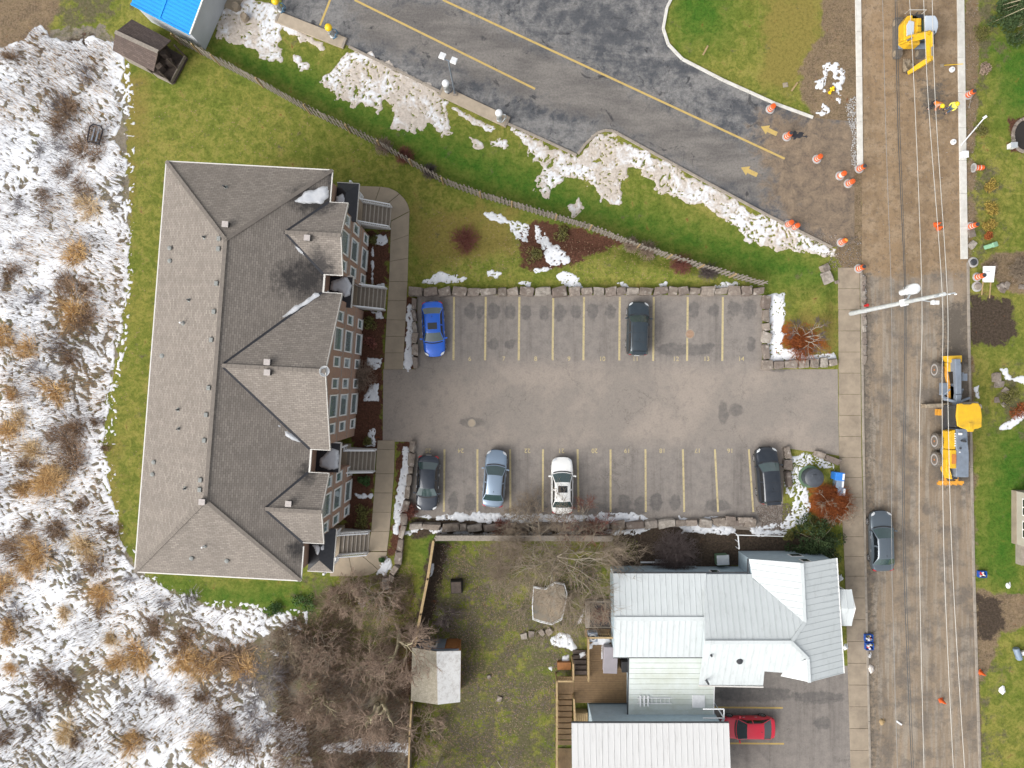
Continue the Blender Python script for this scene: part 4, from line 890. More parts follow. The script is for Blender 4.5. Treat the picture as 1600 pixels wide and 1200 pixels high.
rail_('gutter', (xa, yn + .04, 3.02), (xb + 3.2, yn + .04, 3.02), .1, .1, M('dark_metal'), wh); rail_('gutter', (xa, ys_ - .04, 3.02), (xb, ys_ - .04, 3.02), .1, .1, M('dark_metal'), wh)
# main block: north-south roof with a taller east-west wing
ZE, ZN, ZW = 3.0, 4.2, 4.75
NWe, NEe = at(1170, 873, ZE), at(1306.5, 872, ZE); NP = at(1252.5, 880, ZN)
SEe, SP_, SWe = at(1318, 1052, ZE), at(1264, 1066, ZN), at(1220, 1056, ZE)
J1, J2, K = at(1257, 972, ZN), at(1262, 1029, ZN), at(1236, 1003, ZW)
WR_ = at(1101, 1003, ZW); WNe = at(1099, 897, ZE + .05); WSe = at(1092, 1071, ZE); SE2 = at(1193, 1073, ZE)
V0 = at(1176, 903, ZE + .25)
panel_roof(wh, [NEe, SEe, SP_, J2, K, J1, NP][:2] + [SP_, J2], mw, .48); 
panel_roof(wh, [NEe, SEe, J2, K, J1, NP], mw, .48)
panel_roof(wh, [NWe, NP, J1, V0], mw, .48)
wn_y = WNe.y
panel_roof(wh, [(WNe.x, wn_y, ZE + .05), (V0.x, wn_y, ZE + .05), V0, J1, K, WR_], mw, .46, along=(0, 1, .4))
panel_roof(wh, [WR_, K, J2, at(1226, 1048, ZE + .25), at(1194, 1048, ZE + .45), SE2, WSe], mw, .46, along=(0, 1, -.4))
panel_roof(wh, [J2, SP_, SWe, at(1226, 1046, ZE + .28)], mw, .48)
for a, b in ((NP, J1), (J1, K), (K, WR_), (K, J2), (J2, SP_)): capline(wh, a, b, .26, mw, dz=.07)
cx = NP.x
wall_box(wh, NWe.x + .15, NEe.x - .3, SEe.y + .4, NEe.y - .15, 0, ZE - .02, M('siding_blue'))
MB().slab([(NWe.x + .15, NEe.y - .16, ZE - .03), (NEe.x - .3, NEe.y - .16, ZE - .03), (cx, NEe.y - .16, ZN - .12)], (0, -.15, 0)).build('gable_wall', M('siding_blue'), wh, world=True)
MB().slab([(SWe.x + .15, SEe.y + .45, ZE - .03), (SEe.x - .3, SEe.y + .45, ZE - .03), (SP_.x, SEe.y + .45, ZN - .12)], (0, .15, 0)).build('gable_wall', M('siding_blue'), wh, world=True)
wall_box(wh, WNe.x + .1, NWe.x + .14, WSe.y + .5, wn_y - .2, 0, ZE - .03, M('siding_blue'))
MB().slab([(WNe.x + .2, wn_y - .4, ZE - .03), (WNe.x + .2, WSe.y + .5, ZE - .03), (WNe.x + .2, K.y, ZW - .12)], (.12, 0, 0)).build('gable_wall', M('siding_blue'), wh, world=True)
# windows of the north gable
for px, py, z, ww in ((1243, 867, 1.6, 1.0), (1258, 877, 3.25, .7), (1117, 890, 1.9, .8)):
    p = at(px, py, z); yw = (NEe.y - .13) if px > 1150 else yn - .17
    f = MB().box((p.x, yw, z), (ww, .05, .8)).build('window', M('white_trim'), wh, world=True); MB().box((p.x, yw + .03, z), (ww - .2, .03, .6)).build('pane', M('glass_dark'), f, world=True)
rail_('gutter', (NEe.x + .05, NEe.y, ZE - .05), (SEe.x + .05, SEe.y, ZE - .05), .1, .1, M('white_trim'), wh); rail_('gutter', (WSe.x, WSe.y - .04, ZE - .06), (SE2.x, SE2.y - .04, ZE - .06), .1, .1, M('gutter'), wh)
rail_('gutter', (NWe.x - .05, NWe.y, ZE - .05), (NWe.x - .05, wn_y, ZE - .05), .1, .1, M('dark_metal'), wh)
# street porch roof
pr = [at(1311, 921, 2.6), at(1331, 921, 2.6), at(1331, 978, 2.6), at(1313, 978, 2.6)]; pm_ = [at(1311, 950, 3.05), at(1340, 951, 3.05)]
panel_roof(wh, [pr[0], pr[1], (pr[1].x, pm_[1].y, 3.0), (pr[0].x, pm_[1].y, 3.0)], mw, .5); panel_roof(wh, [pr[3], pr[2], (pr[1].x, pm_[1].y, 3.0), (pr[0].x, pm_[1].y, 3.0)], mw, .5)
MB().add([(pr[1].x, pr[1].y, 2.55), (pr[2].x, pr[2].y, 2.55), (pr[1].x + .12, pm_[1].y, 2.98), (pr[1].x - .08, pr[1].y, 2.5), (pr[2].x - .08, pr[2].y, 2.5), (pr[1].x - .05, pm_[1].y, 2.9)], [(0, 1, 2), (3, 5, 4), (0, 2, 5, 3), (2, 1, 4, 5), (0, 3, 4, 1)]).build('porch_pediment', M('white_trim'), wh, world=True)
for y in (pr[0].y - .25, pr[3].y + .25): MB().box((pr[1].x - .3, y, 1.25), (.12, .12, 2.5)).build('porch_post', M('white_trim'), wh, world=True)
# roof stacks
for px, py, z in ((1109, 1021, 3.9), (1104, 1064, 3.3)):
    p = at(px, py, z); MB().cyl(p - Vector((0, 0, .3)), p + Vector((0, 0, .55)), .09, .08, 10).build('stove_pipe', M('dark_metal'), wh, world=True, smooth=40)
p = at(1155, 1032, 3.85); q = MB(); q.lathe([(.22, -.1), (.2, .1), (.26, .12), (.2, .24), (.03, .27)], 12, p); q.build('roof_cowl', M('dark_metal'), wh, world=True, smooth=40)
# lower mossy roof over the back room
x0, x1 = at(982, 1030, 2.5).x, at(1114, 1030, 2.5).x; y0, y1 = at(0, 1026, 2.75).y, at(0, 1117, 2.4).y
panel_roof(wh, [(x0, y0, 2.95), (x1, y0, 2.95), (x1, y1, 2.45), (x0, y1, 2.45)], M('metal_mossy'), .42, along=(1, 0, 0)); wall_box(wh, x0 + .15, x1 - .15, y1 + .2, y0, 0, 2.4, M('siding_blue'))
rail_('gutter', (x0 - .05, y0, 2.85), (x0 - .05, y1, 2.4), .1, .1, M('dark_metal'), wh); rail_('gutter', (x1 + .05, y0, 2.85), (x1 + .05, y1, 2.4), .1, .1, M('white_trim'), wh)
zs = lambda x, y: 2.45 + (2.95 - 2.45) * (y - y1) / (y0 - y1)
p = at(1091, 1095, 2.55); MB().box((p.x, p.y, zs(p.x, p.y) + .06), (1.0, 1.0, .12)).build('skylight', M('white_plastic'), wh, world=True, bevel=.03)
def flat_part(parent, name, px, py, w_, d_, z, h_, m, rz=0): p = at(px, py, z); return MB().box((p.x, p.y, z + h_ / 2), (w_, d_, h_), rz).build(name, m, parent, world=True, bevel=.015)
# white ladder lying on that roof
la = at(1022, 1094, 2.6); lad = thing('ladder', 'white ladder lying on the mossy lean-to roof', 'ladder', (la.x, la.y, zs(la.x, la.y) + .05))
for s in (-1, 1): MB().box((0, s * .22, .05), (2.7, .05, .08)).build('rail', M('white_paint'), lad)
for k in range(8): MB().box((-1.2 + k * .34, 0, .05), (.04, .42, .04)).build('rung', M('white_paint'), lad)
for k in range(3): MB().box((-1.1 + k * .3, .0, .11), (.12, .85, .05)).build('cross_bar', M('white_paint'), lad)

# garage block at the bottom
gb = thing('garage', 'long outbuilding with streaked pale metal roof and light blue wall', 'garage', (at(1016, 1165).x, at(1016, 1165).y, 0))
gx0, gx1 = at(893, 1130, 4.6).x, at(1139, 1130, 4.6).x; gy = at(0, 1130, 4.6).y; gyb = gy - 7.5
panel_roof(gb, [(gx0, gy, 4.6), (gx1, gy, 4.6), (gx1, gyb, 5.6), (gx0, gyb, 5.6)], M('metal_streaked'), .46)
wall_box(gb, at(918, 1090).x, gx1 - .4, gyb, gy - .35, 0, 4.5, M('siding_blue')); rail_('gutter', (gx0, gy + .04, 4.53), (gx1, gy + .04, 4.53), .1, .1, M('dark_metal'), gb)
p = at(1130, 1122, 2.2)
q = MB(); gxr = gx1 - .2
for a, b in (((gxr, gy + .1, 0), (gxr, gy + .1, 4.0)), ((gxr - 1.6, gy + .1, 4.0), (gxr, gy + .1, 4.0)), ((gxr, gy + .1, 4.0), (gxr, gy + .8, 4.0)), ((gxr, gy + .8, 4.0), (gxr - 1.6, gy + .8, 4.0))): q.beam(a, b, .07, .07)
q.build('awning_frame', M('white_paint'), gb, world=True)

# ================================================================= deck
dk = thing('deck', 'brown timber deck with steps behind the white roofed house', 'deck', (at(930, 1060).x, at(930, 1060).y, 0))
DZ = .75
def boards(parent, pxpoly, direction, wd, z, m, name='deck_board', th=.035):
    poly = [Vector(g2(*p)) for p in pxpoly]; d = Vector(direction).normalized(); nr = Vector((-d.y, d.x))
    P = [(p.dot(nr), p.dot(d)) for p in poly]; lo = min(a for a, _ in P); hi = max(a for a, _ in P); k = 0
    while lo + k * wd < hi - .02:
        s = clip_half(clip_half(P, 0, lo + k * wd + .006, True), 0, lo + (k + 1) * wd - .006, False); k += 1
        if len(s) >= 3: MB().prism([tuple((nr * a + d * b)) for a, b in s], z - th, z + random.uniform(-.003, .003)).build(name, m, parent, world=True)
boards(dk, [(919, 990), (982, 990), (982, 1050), (919, 1050)], (1, 0), .145, DZ, M('wood_deck')); boards(dk, [(896, 1050), (985, 1050), (985, 1092), (896, 1092)], (1, 0), .145, DZ, M('wood_deck')); boards(dk, [(870, 1051), (895.5, 1051), (895.5, 1078), (870, 1078)], (0, 1), .145, DZ, M('wood_deck'))
for a, b in (((916, 986), (916, 1051)), ((916, 985), (955, 985)), ((868, 1052), (868, 1210)), ((868, 1051), (893, 1051)), ((893, 1025), (893, 1050)), ((894, 1078), (896, 1125))):
    A, B = at(*a), at(*b); q = MB(); q.beam((A.x, A.y, DZ + .95), (B.x, B.y, DZ + .95), .14, .05); q.beam((A.x, A.y, DZ + .1), (B.x, B.y, DZ + .1), .05, .09)
    L = (B - A).length; n = max(2, int(L / .14))
    for k in range(n + 1): p = A.lerp(B, k / n); q.beam((p.x, p.y, DZ + .1), (p.x, p.y, DZ + .93), .04, .04)
    for k in range(int(L / 1.8) + 2): p = A.lerp(B, min(1, k * 1.8 / L)); q.beam((p.x, p.y, 0), (p.x, p.y, DZ + 1.0), .1, .1)
    q.build('railing', M('wood_tan'), dk, world=True)
for k in range(5):
    y = 1018 + k * 7; p = at(905, y); MB().box((p.x, p.y, (DZ - .14 * (5 - k)) / 2 + .06), (1.1, .33, max(.1, DZ - .14 * (5 - k)))).build('step', M('wood_dark'), dk, world=True)
for k in range(9):
    y = 1083 + k * 9.6; p = at(882.5, y); z = DZ * (9 - k) / 9.5; MB().box((p.x, p.y, z / 2), (1.15, .42, max(.08, z))).build('step', M('wood_deck'), dk, world=True, bevel=.05)
boards(dk, [(872, 1168), (893, 1168), (893, 1230), (872, 1230)], (0, 1), .145, .12, M('wood_deck'))
MB().box((at(881, 1038).x, at(881, 1038).y, .2), (1.1, .6, .4)).build('step', M('wood_brown'), dk, world=True)
for x0, x1, y0, y1 in ((897, 917, 1107, 1125),):
    a, b = at(x0, y0), at(x1, y1); q = MB(); q.box(((a.x + b.x) / 2, (a.y + b.y) / 2, .4), (b.x - a.x, a.y - b.y, .8))
    for k in range(6): q.box((a.x + (k + .5) * (b.x - a.x) / 6, (a.y + b.y) / 2, .83), (.1, a.y - b.y - .1, .05))
    q.build('slatted_bench', M('wood_tan'), dk, world=True)
snow('snow', 'snow left on the deck boards beside the grill', [[(930, 990), (950, 992), (955, 997), (945, 1003), (922, 1002), (925, 998)], [(919, 1002), (924, 1002), (924, 1008), (919, 1009)], [(938, 1003), (940, 1003), (940, 1024), (938, 1024)], [(905, 1016), (912, 1013), (913, 1018), (906, 1022)]], amp=.05, ns=3, th=.05, res=.05, zf=lambda X, Y: np.full(X.shape, DZ), seed=91)
tb = thing('storage_box', 'long grey lidded box standing on the timber deck', 'deck box', (at(952, 1026, .8).x, at(952, 1026, .8).y, DZ), R(-2))
MB().box((0, 0, .38), (1.05, 2.05, .76)).build('body', M('tub_grey'), tb, bevel=.03); MB().box((0, 0, .80), (1.12, 2.12, .08)).build('lid', M('tub_grey'), tb, bevel=.03)
p = at(926, 994, 1.2); gr = thing('grill', 'square dark patio grill with a round snow ringed lid', 'grill', (p.x, p.y, DZ))
MB().box((0, 0, .35), (.75, .75, .7)).build('body', M('machine_grey'), gr, bevel=.03); q = MB(); q.lathe([(.3, .7), (.3, .76), (.26, .8), (.17, .8)], 20, capb=True, capt=True); q.build('ring', M('snow'), gr, smooth=40); q = MB(); q.lathe([(.17, .78), (.16, .84), (.05, .86)], 16); q.build('lid', M('dark_metal'), gr, smooth=40)
p = at(975, 1037, 1); MBX = thing('black_bin', 'black upright bin tucked beside the house wall on the deck', 'bin', (p.x, p.y, DZ)); MB().box((0, 0, .45), (.55, .8, .9)).build('body', M('black_plastic'), MBX, bevel=.04); MB().box((0, 0, .94), (.6, .85, .07)).build('lid', M('black_plastic'), MBX, bevel=.02)

# planter by the deck
pl = thing('planter', 'weathered wooden planter with dead red stems beside the house', 'planter', (at(936, 958).x, at(936, 958).y, 0))
A, B = at(914, 936), at(956, 978)
for (x0, x1, y0, y1) in ((A.x, B.x, A.y - .12, A.y), (A.x, B.x, B.y, B.y + .12), (A.x, A.x + .35, B.y + .12, A.y - .12), (B.x - .12, B.x, B.y + .12, A.y - .12)): wall_box(pl, x0, x1, y0, y1, 0, .55, M('wood_weathered'), 'side_board')
wall_box(pl, A.x + .35, B.x - .12, B.y + .12, A.y - .12, 0, .42, M('membrane'), 'soil')
for k in range(3): wall_box(pl, A.x, B.x, B.y - .30 - k * .26, B.y - .08 - k * .26, .0, .5 - k * .1, M('wood_deck'), 'tier_board')

# ================================================================= shed, wash building, backyard shed, neighbour
def gable_roof(parent, W0, W1, R0, R1, E0, E1, m1, m2, th=.08, name='roof_slope'):
    upoly(name, [W0, W1, R1, R0], m1, parent, th); upoly(name, [E0, E1, R1, R0], m2, parent, th)
sh = thing('brown_shed', 'brown shingled shed with an open dark front by the fence', 'shed', at(218, 85))
EZ, RZ = 2.2, 3.15
n0, n1 = at(206, 30, EZ), at(267, 63, EZ); r0, r1 = at(180, 50, RZ), at(247, 81, RZ); s0, s1 = at(176, 79, EZ), at(240, 112, EZ)
gable_roof(sh, n0, n1, r0, r1, s0, s1, M('shingle_brown'), M('shingle_brown')); MB().beam(r0 + Vector((0, 0, .03)), r1 + Vector((0, 0, .03)), .3, .04).build('ridge_cap', M('wood_weathered'), sh, world=True)
dv = (n1 - n0).to_2d().normalized(); dn = (s0 - n0).to_2d().normalized(); D3 = Vector((dv.x, dv.y, 0)); N3 = Vector((dn.x, dn.y, 0))
b0 = n0 + D3 * .15 + N3 * .15; b1 = n1 - D3 * 1.4 + N3 * .15; c0 = s0 + D3 * .15 - N3 * .15; c1 = s1 - D3 * 1.4 - N3 * .15
def wq(parent, a, b, z0, z1, m, th=.08, name='wall'):
    a = Vector((a.x, a.y, z0)); b = Vector((b.x, b.y, z0)); MB().beam(Vector((a.x, a.y, (z0 + z1) / 2)), Vector((b.x, b.y, (z0 + z1) / 2)), th, z1 - z0).build(name, m, parent, world=True)
wq(sh, b0, b1, 0, EZ - .06, M('wood_weathered')); wq(sh, c0, c1, 0, EZ - .06, M('wood_weathered')); wq(sh, b0, c0, 0, EZ, M('wood_weathered')); wq(sh, b1, c1, 0, EZ, M('wood_dark'))
f1, f0 = n1 + D3 * .55, s1 + D3 * .55
for k in range(14):
    a = b1.lerp(f1, .0) ; p = (b1 + N3 * (.1)).lerp(c1 - N3 * .1, (k + .5) / 14); q_ = p + D3 * 2.0
    MB().beam(Vector((p.x, p.y, .12)), Vector((q_.x, q_.y, .12)), .2, .05).build('floor_board', M('wood_dark'), sh, world=True)
for p in (n1 + D3 * .4 + N3 * .2, s1 + D3 * .4 - N3 * .2, (n1 + s1) / 2 + D3 * .4): MB().beam(Vector((p.x, p.y, 0)), Vector((p.x, p.y, EZ - .02)), .1, .1).build('post', M('wood_dark'), sh, world=True)
wq(sh, s1 + D3 * .45 - N3 * .15, c0 + D3 * 2.6, .0, .9, M('wood_weathered'), .06, 'low_rail'); wq(sh, n1 + D3 * .45 + N3 * .2, s1 + D3 * .45 - N3 * .15, 0, .5, M('wood_weathered'), .06, 'low_rail')
for k, (a, b, h_) in enumerate(((.3, .3, .9), (.9, .45, .6), (.5, .75, .8))):
    p = b1.lerp(c1, b) + D3 * (a + .2); MB().box((p.x, p.y, h_ / 2 + .14), (.5, .4, h_), R(20 * k)).build('bench', M('wood_dark'), sh, world=True)

wb = thing('blue_roof_building', 'grey walled building with a bright blue ribbed metal roof', 'building', at(270, 10))
BZ = 2.9
cA = at(297, 54, BZ); dA = (at(202, 5, BZ) - cA); dA = Vector((dA.x, dA.y, 0)).normalized(); dB = (at(322, -2, BZ) - cA); dB = Vector((dB.x, dB.y, 0)).normalized()
L1, L2 = 5.2, 9.0
panel_roof(wb, [cA, cA + dA * L1, cA + dA * L1 + dB * L2 + Vector((0, 0, 1.0)), cA + dB * L2 + Vector((0, 0, 1.0))], M('metal_blue'), .3, along=dA)
MB().beam(cA + dA * 2.7 + Vector((0, 0, .03)), cA + dA * 2.7 + dB * L2 + Vector((0, 0, 1.03)), .16, .08).build('roof_flashing', M('metal_blue'), wb, world=True)
MB().beam(cA + dB * .0 + Vector((0, 0, .02)), cA + dB * L2 + Vector((0, 0, 1.02)), .1, .12).build('verge_trim', M('white_trim'), wb, world=True); MB().beam(cA + Vector((0, 0, .0)), cA + dA * L1, .12, .14).build('eave_trim', M('metal_blue'), wb, world=True)
w0 = cA + dA * .12 + dB * .12; w1 = cA + dA * (L1 - .1) + dB * .12; w2 = cA + dB * L2 + dA * .12
MB().slab([Vector((p.x, p.y, 0)) for p in (w0, w1, w1 + dB * (L2 - .3), w0 + dB * (L2 - .3))], (0, 0, BZ - .05)).build('wall', M('siding_grey'), wb, world=True)
for px, py, lb_ in ((371, 13, 'stubby concrete post on the pad by the blue roofed building'), (384, 30, 'stubby concrete post standing in the snow near the blue roofed building')):
    p = at(px, py); o = thing('concrete_bollard', lb_, 'bollard', (p.x, p.y, 0), group='concrete posts by the blue roof'); q = MB(); q.lathe([(.3, 0), (.3, .5), (.27, .55), (.2, .56), (.18, .52), (.02, .52)], 18); q.build('body', M('side_concrete'), o, smooth=35); q = MB(); q.lathe([(.36, 0), (.36, .05)], 18); q.build('footing', M('kerb_old'), o)
pad = at(363, 0); MB().box((pad.x, pad.y, .06), (1.6, 1.6, .12), R(-27)).build('concrete_pad', M('walk_concrete'), None)
tag(bpy.data.objects['concrete_pad'], 'square concrete pad against the blue roofed building', 'pad')

bs = thing('garden_shed', 'garden shed with one frosted pale roof slope and one lichen slope', 'shed', at(690, 1050))
e0, e1 = at(644, 1012, 2.1), at(642, 1095, 2.1); q0, q1 = at(682, 1018, 3.0), at(684, 1101, 3.0); h0, h1 = at(720, 1017, 2.1), at(719, 1097, 2.1)
gable_roof(bs, e0, e1, q0, q1, h0, h1, M('roof_lichen'), M('roof_frosted'))
MB().box(((e0.x + h0.x) / 2, (e0.y + e1.y) / 2 , 1.02), (h0.x - e0.x - .25, e0.y - e1.y - .2, 2.04)).build('wall', M('wood_brown'), bs, world=True)
yN = e0.y - .1
MB().add([(e0.x + .12, yN, 2.02), (h0.x - .12, yN, 2.02), (q0.x, yN, 2.9), (e0.x + .12, yN - .1, 2.02), (h0.x - .12, yN - .1, 2.02), (q0.x, yN - .1, 2.9)], [(0, 1, 2), (5, 4, 3), (0, 2, 5, 3), (2, 1, 4, 5), (0, 3, 4, 1)]).build('gable_wall', M('machine_grey'), bs, world=True)
MB().box((e0.x + 1.35, yN + .03, 1.0), (2.4, .05, 1.95)).build('wall_panel', M('machine_grey'), bs, world=True)
f = MB().box((e0.x + 1.5, yN + .08, 1.3), (.8, .06, .9)).build('window', M('white_trim'), bs, world=True); MB().box((e0.x + 1.5, yN + .12, 1.3), (.62, .03, .72)).build('pane', M('glass_dark'), f, world=True)
MB().box((h0.x - .75, yN + .05, .95), (.85, .06, 1.85)).build('door', M('wood_brown'), bs, world=True)
nh = thing('neighbour_house', 'beige house corner with white framed windows across the street', 'house', (at(1590, 806).x + 2, at(1590, 806).y, 0))
x0 = at(1581, 806).x; y0, y1 = at(0, 766).y, at(0, 848).y
wall_box(nh, x0, x0 + 9, y1, y0, .55, 5.0, M('siding_beige')); wall_box(nh, x0 - .04, x0 + 9, y1 - .02, y0 + .02, 0, .55, M('side_concrete'), 'foundation')
for yc in (at(0, 788).y, at(0, 822).y):
    for z in (1.9,):
        f = MB().box((x0 - .02, yc, z), (.07, 1.4, 1.3)).build('window', M('white_trim'), nh, world=True)
        for s in (-1, 1): MB().box((x0 - .05, yc + s * .33, z), (.05, .56, 1.1)).build('pane', M('glass_dark'), f, world=True)
upoly('roof_slope', [(x0 - .3, y0 + .4, 4.95), (x0 - .3, y1 - .4, 4.95), (x0 + 4.5, y1 - .4, 7.2), (x0 + 4.5, y0 + .4, 7.2)], M('shingle_brown'), nh, .1); upoly('roof_slope', [(x0 + 9.3, y0 + .4, 4.95), (x0 + 9.3, y1 - .4, 4.95), (x0 + 4.5, y1 - .4, 7.2), (x0 + 4.5, y0 + .4, 7.2)], M('shingle_brown'), nh, .1)
MB().box((x0 + 1.2, y1 - .9, .35), (1.8, 1.6, .7)).build('side_step', M('kerb_old'), nh, world=True)

# ================================================================= fences
FT = [(268, 52), (300, 68), (330, 85), (400, 121), (475, 163), (540, 194), (590, 219), (640, 248), (690, 277), (750, 299), (800, 314), (870, 335), (925, 351), (1000, 381), (1050, 397), (1100, 413), (1150, 427), (1203, 442)]
FP = [Vector(at(x, y, 1.8)[:2] + (0,)) if False else Vector((at(x, y, 1.8).x, at(x, y, 1.8).y)) for x, y in FT]
fen = thing('picket_fence', 'long weathered grey picket fence along the lawn', 'fence', (FP[8].x, FP[8].y, 0))
pmesh = MB().add([(-.07, -.012, .04), (.07, -.012, .04), (.07, .012, .04), (-.07, .012, .04), (-.07, -.012, 1.76), (.07, -.012, 1.76), (.07, .012, 1.76), (-.07, .012, 1.76), (-.025, -.012, 1.82), (.025, -.012, 1.82), (.025, .012, 1.82), (-.025, .012, 1.82)],
    [(3, 2, 1, 0), (0, 1, 5, 4), (1, 2, 6, 5), (2, 3, 7, 6), (3, 0, 4, 7), (4, 5, 9, 8), (5, 6, 10, 9), (6, 7, 11, 10), (7, 4, 8, 11), (8, 9, 10, 11)]).mesh('picket')
pmesh.materials.append(M('wood_weathered'))
tot = sum((FP[i + 1] - FP[i]).length for i in range(len(FP) - 1)); NP_ = 298; stp = tot / NP_
for i in range(len(FP) - 1):
    a, b = FP[i], FP[i + 1]
    for z in (.45, 1.35): MB().beam((a.x, a.y, z + gz(a.x, a.y)), (b.x, b.y, z + gz(b.x, b.y)), .05, .09).build('rail', M('wood_weathered'), fen, world=True)
    d = (b - a).normalized(); nr = Vector((-d.y, d.x)); L = (b - a).length
    for k in range(max(1, int(L / 2.4))):
        p = a + d * k * 2.4; zg = gz(p.x, p.y); MB().box((p.x - nr.x * .06, p.y - nr.y * .06, zg + .93), (.11, .11, 1.9), math.atan2(d.y, d.x)).build('post', M('wood_tan'), fen, world=True)
acc = 0; i = 0; k = 0
while k < NP_:
    s = k * stp
    while s > acc + (FP[i + 1] - FP[i]).length and i < len(FP) - 2: acc += (FP[i + 1] - FP[i]).length; i += 1
    a, b = FP[i], FP[i + 1]; d = (b - a).normalized(); p = a + d * (s - acc); nr = Vector((-d.y, d.x)); side = 1 if k % 2 else -1
    o = link('picket', pmesh, fen); o.location = (p.x + nr.x * .045 * side - fen.location.x, p.y + nr.y * .045 * side - fen.location.y, gz(p.x, p.y) + random.uniform(-.03, .03)); o.rotation_euler = (random.uniform(-.03, .03), random.uniform(-.02, .02), math.atan2(d.y, d.x)); k += 1
def board_fence(label, pts, h, m, capm, cat='fence', cw=.14, boards_=True):
    P = [at(x, y, h) for x, y in pts]; o = thing('board_fence', label, cat, (P[0].x, P[0].y, 0))
    bme = MB().box((0, 0, h / 2), (.19, .025, h - .06)).mesh('fence_board'); bme.materials.append(m)
    for i in range(len(P) - 1):
        a, b = Vector((P[i].x, P[i].y, 0)), Vector((P[i + 1].x, P[i + 1].y, 0)); d = (b - a).normalized(); L = (b - a).length; n = max(1, int(L / .2))
        for k in range(n):
            p = a + d * (k + .5) * L / n; q = link('fence_board', bme, o); q.location = p - o.location; q.rotation_euler = (random.uniform(-.015, .015), 0, math.atan2(d.y, d.x))
        n = max(1, int(L / 2.4))
        for k in range(n):
            MB().beam(a.lerp(b, k / n) + d * .01 + Vector((0, 0, h)), a.lerp(b, (k + 1) / n) - d * .01 + Vector((0, 0, h + random.uniform(-.01, .01))), cw, .05).build('cap_rail', capm, o, world=True)
        for k in range(n + 1):
            p = a.lerp(b, k / n); MB().box((p.x, p.y, h / 2 + .03), (.13, .13, h + .06), math.atan2(d.y, d.x)).build('post', capm, o, world=True)
    return o
board_fence('grey board fence with a wide flat cap below the parking lot', [(680, 841), (820, 841), (957, 842)], 1.7, M('wood_weathered'), M('wood_weathered'), cw=.42)
board_fence('tan board fence running down beside the bare trees', [(677, 846), (668, 905), (657, 960), (648, 1010)], 1.7, M('wood_weathered'), M('wood_tan'), cw=.2)
board_fence('short tan board fence behind the garden shed', [(643, 1100), (640, 1150), (638, 1215)], 1.6, M('wood_weathered'), M('wood_tan'), cw=.14)
pp = [at(1153, 836, .9), at(1155, 858, .9)]
sr = thing('side_railing', 'thin white railing between the beds north of the house', 'railing', (pp[0].x, pp[0].y, 0)); MB().beam(pp[0], pp[1], .09, .05).build('top_rail', M('white_paint'), sr, world=True)
for p in pp + [pp[0].lerp(pp[1], .5)]: MB().beam((p.x, p.y, 0), (p.x, p.y, .88), .05, .05).build('post', M('white_paint'), sr, world=True)
q0_, q1_ = at(1150, 836, .9), at(1225, 838, .9); MB().beam(q0_, q1_, .06, .05).build('top_rail', M('white_paint'), sr, world=True)

# ================================================================= boulder walls
def rock_mesh(seed, n=14):
    r_ = random.Random(seed); bm = bmesh.new()
    for sx in (-1, 1):
        for sy in (-1, 1):
            for sz in (-1, 1): bm.verts.new((sx * r_.uniform(.62, 1.02), sy * r_.uniform(.58, 1.02), sz * r_.uniform(.7, 1)))
    for _ in range(n // 2): 
        x, y, z = r_.uniform(-1, 1), r_.uniform(-1, 1), r_.uniform(-1, 1); k = max(abs(x), abs(y), abs(z)) or 1
        f = r_.uniform(.86, 1.0); bm.verts.new((x / k * f, y / k * f, z / k * f))
    res = bmesh.ops.convex_hull(bm, input=bm.verts[:]); bmesh.ops.delete(bm, geom=[v for v in bm.verts if not v.link_faces], context='VERTS')
    bmesh.ops.bevel(bm, geom=bm.edges[:], offset=.035, segments=1, affect='EDGES'); bmesh.ops.recalc_face_normals(bm, faces=bm.faces[:])
    me = bpy.data.meshes.new('stone'); bm.to_mesh(me); bm.free(); me.materials.append(M('boulder')); return me
RM = [rock_mesh(s) for s in range(14)]
def rock_wall(label, pts, wpx, h, lpx=(13, 27), zb=0):
    c = at(*pts[len(pts) // 2]); o = thing('boulder_wall', label, 'stone wall', (c.x, c.y, 0))
    for i in range(len(pts) - 1):
        A, B = Vector(pts[i]), Vector(pts[i + 1]); d = B - A; L = d.length; s = 0
        while s < L - 6:
            l = min(random.uniform(*lpx), L - s)
            if L - s - l < 8: l = L - s
            m_ = A + d.normalized() * (s + l / 2); p = at(m_.x, m_.y); wv = wpx * random.uniform(.78, 1.22)
            q = link('stone', random.choice(RM), o); hh = h * random.uniform(.88, 1.1)
            q.location = (p.x - c.x, p.y - c.y, hh * .42 + zb); q.scale = (l / PPM / 2 * 1.06, wv / PPM / 2 * 1.05, hh * .60)
            q.rotation_euler = (random.uniform(-.06, .06), random.uniform(-.06, .06), math.atan2(-d.y, d.x) + random.uniform(-.16, .16) + random.choice((0, math.pi))); s += l
    return o
rock_wall('long boulder wall above the upper parking bays', [(640, 457), (1192, 455)], 14, .62)
rock_wall('boulder wall beside the raised corner bed by the driveway', [(1195, 462), (1195, 562)], 13, .5, (14, 22)); rock_wall('row of pale boulders along the north edge of the driveway mouth', [(1188, 571), (1305, 566)], 14, .5, (14, 24))
rock_wall('short boulder wall between the walkway and the blue car', [(648, 466), (650, 576)], 9, .5, (15, 20)); rock_wall('boulder wall between the lower walkway and the dark sedan', [(646, 688), (642, 740), (634, 800), (628, 840), (622, 880), (610, 905)], 11, .55, (16, 24))
rock_wall('boulder edging around the tank bed at the driveway mouth', [(1228, 696), (1231, 760)], 13, .45, (16, 22)); rock_wall('curved boulder edging along the south side of the driveway mouth', [(1270, 706), (1310, 722)], 12, .4, (18, 24))
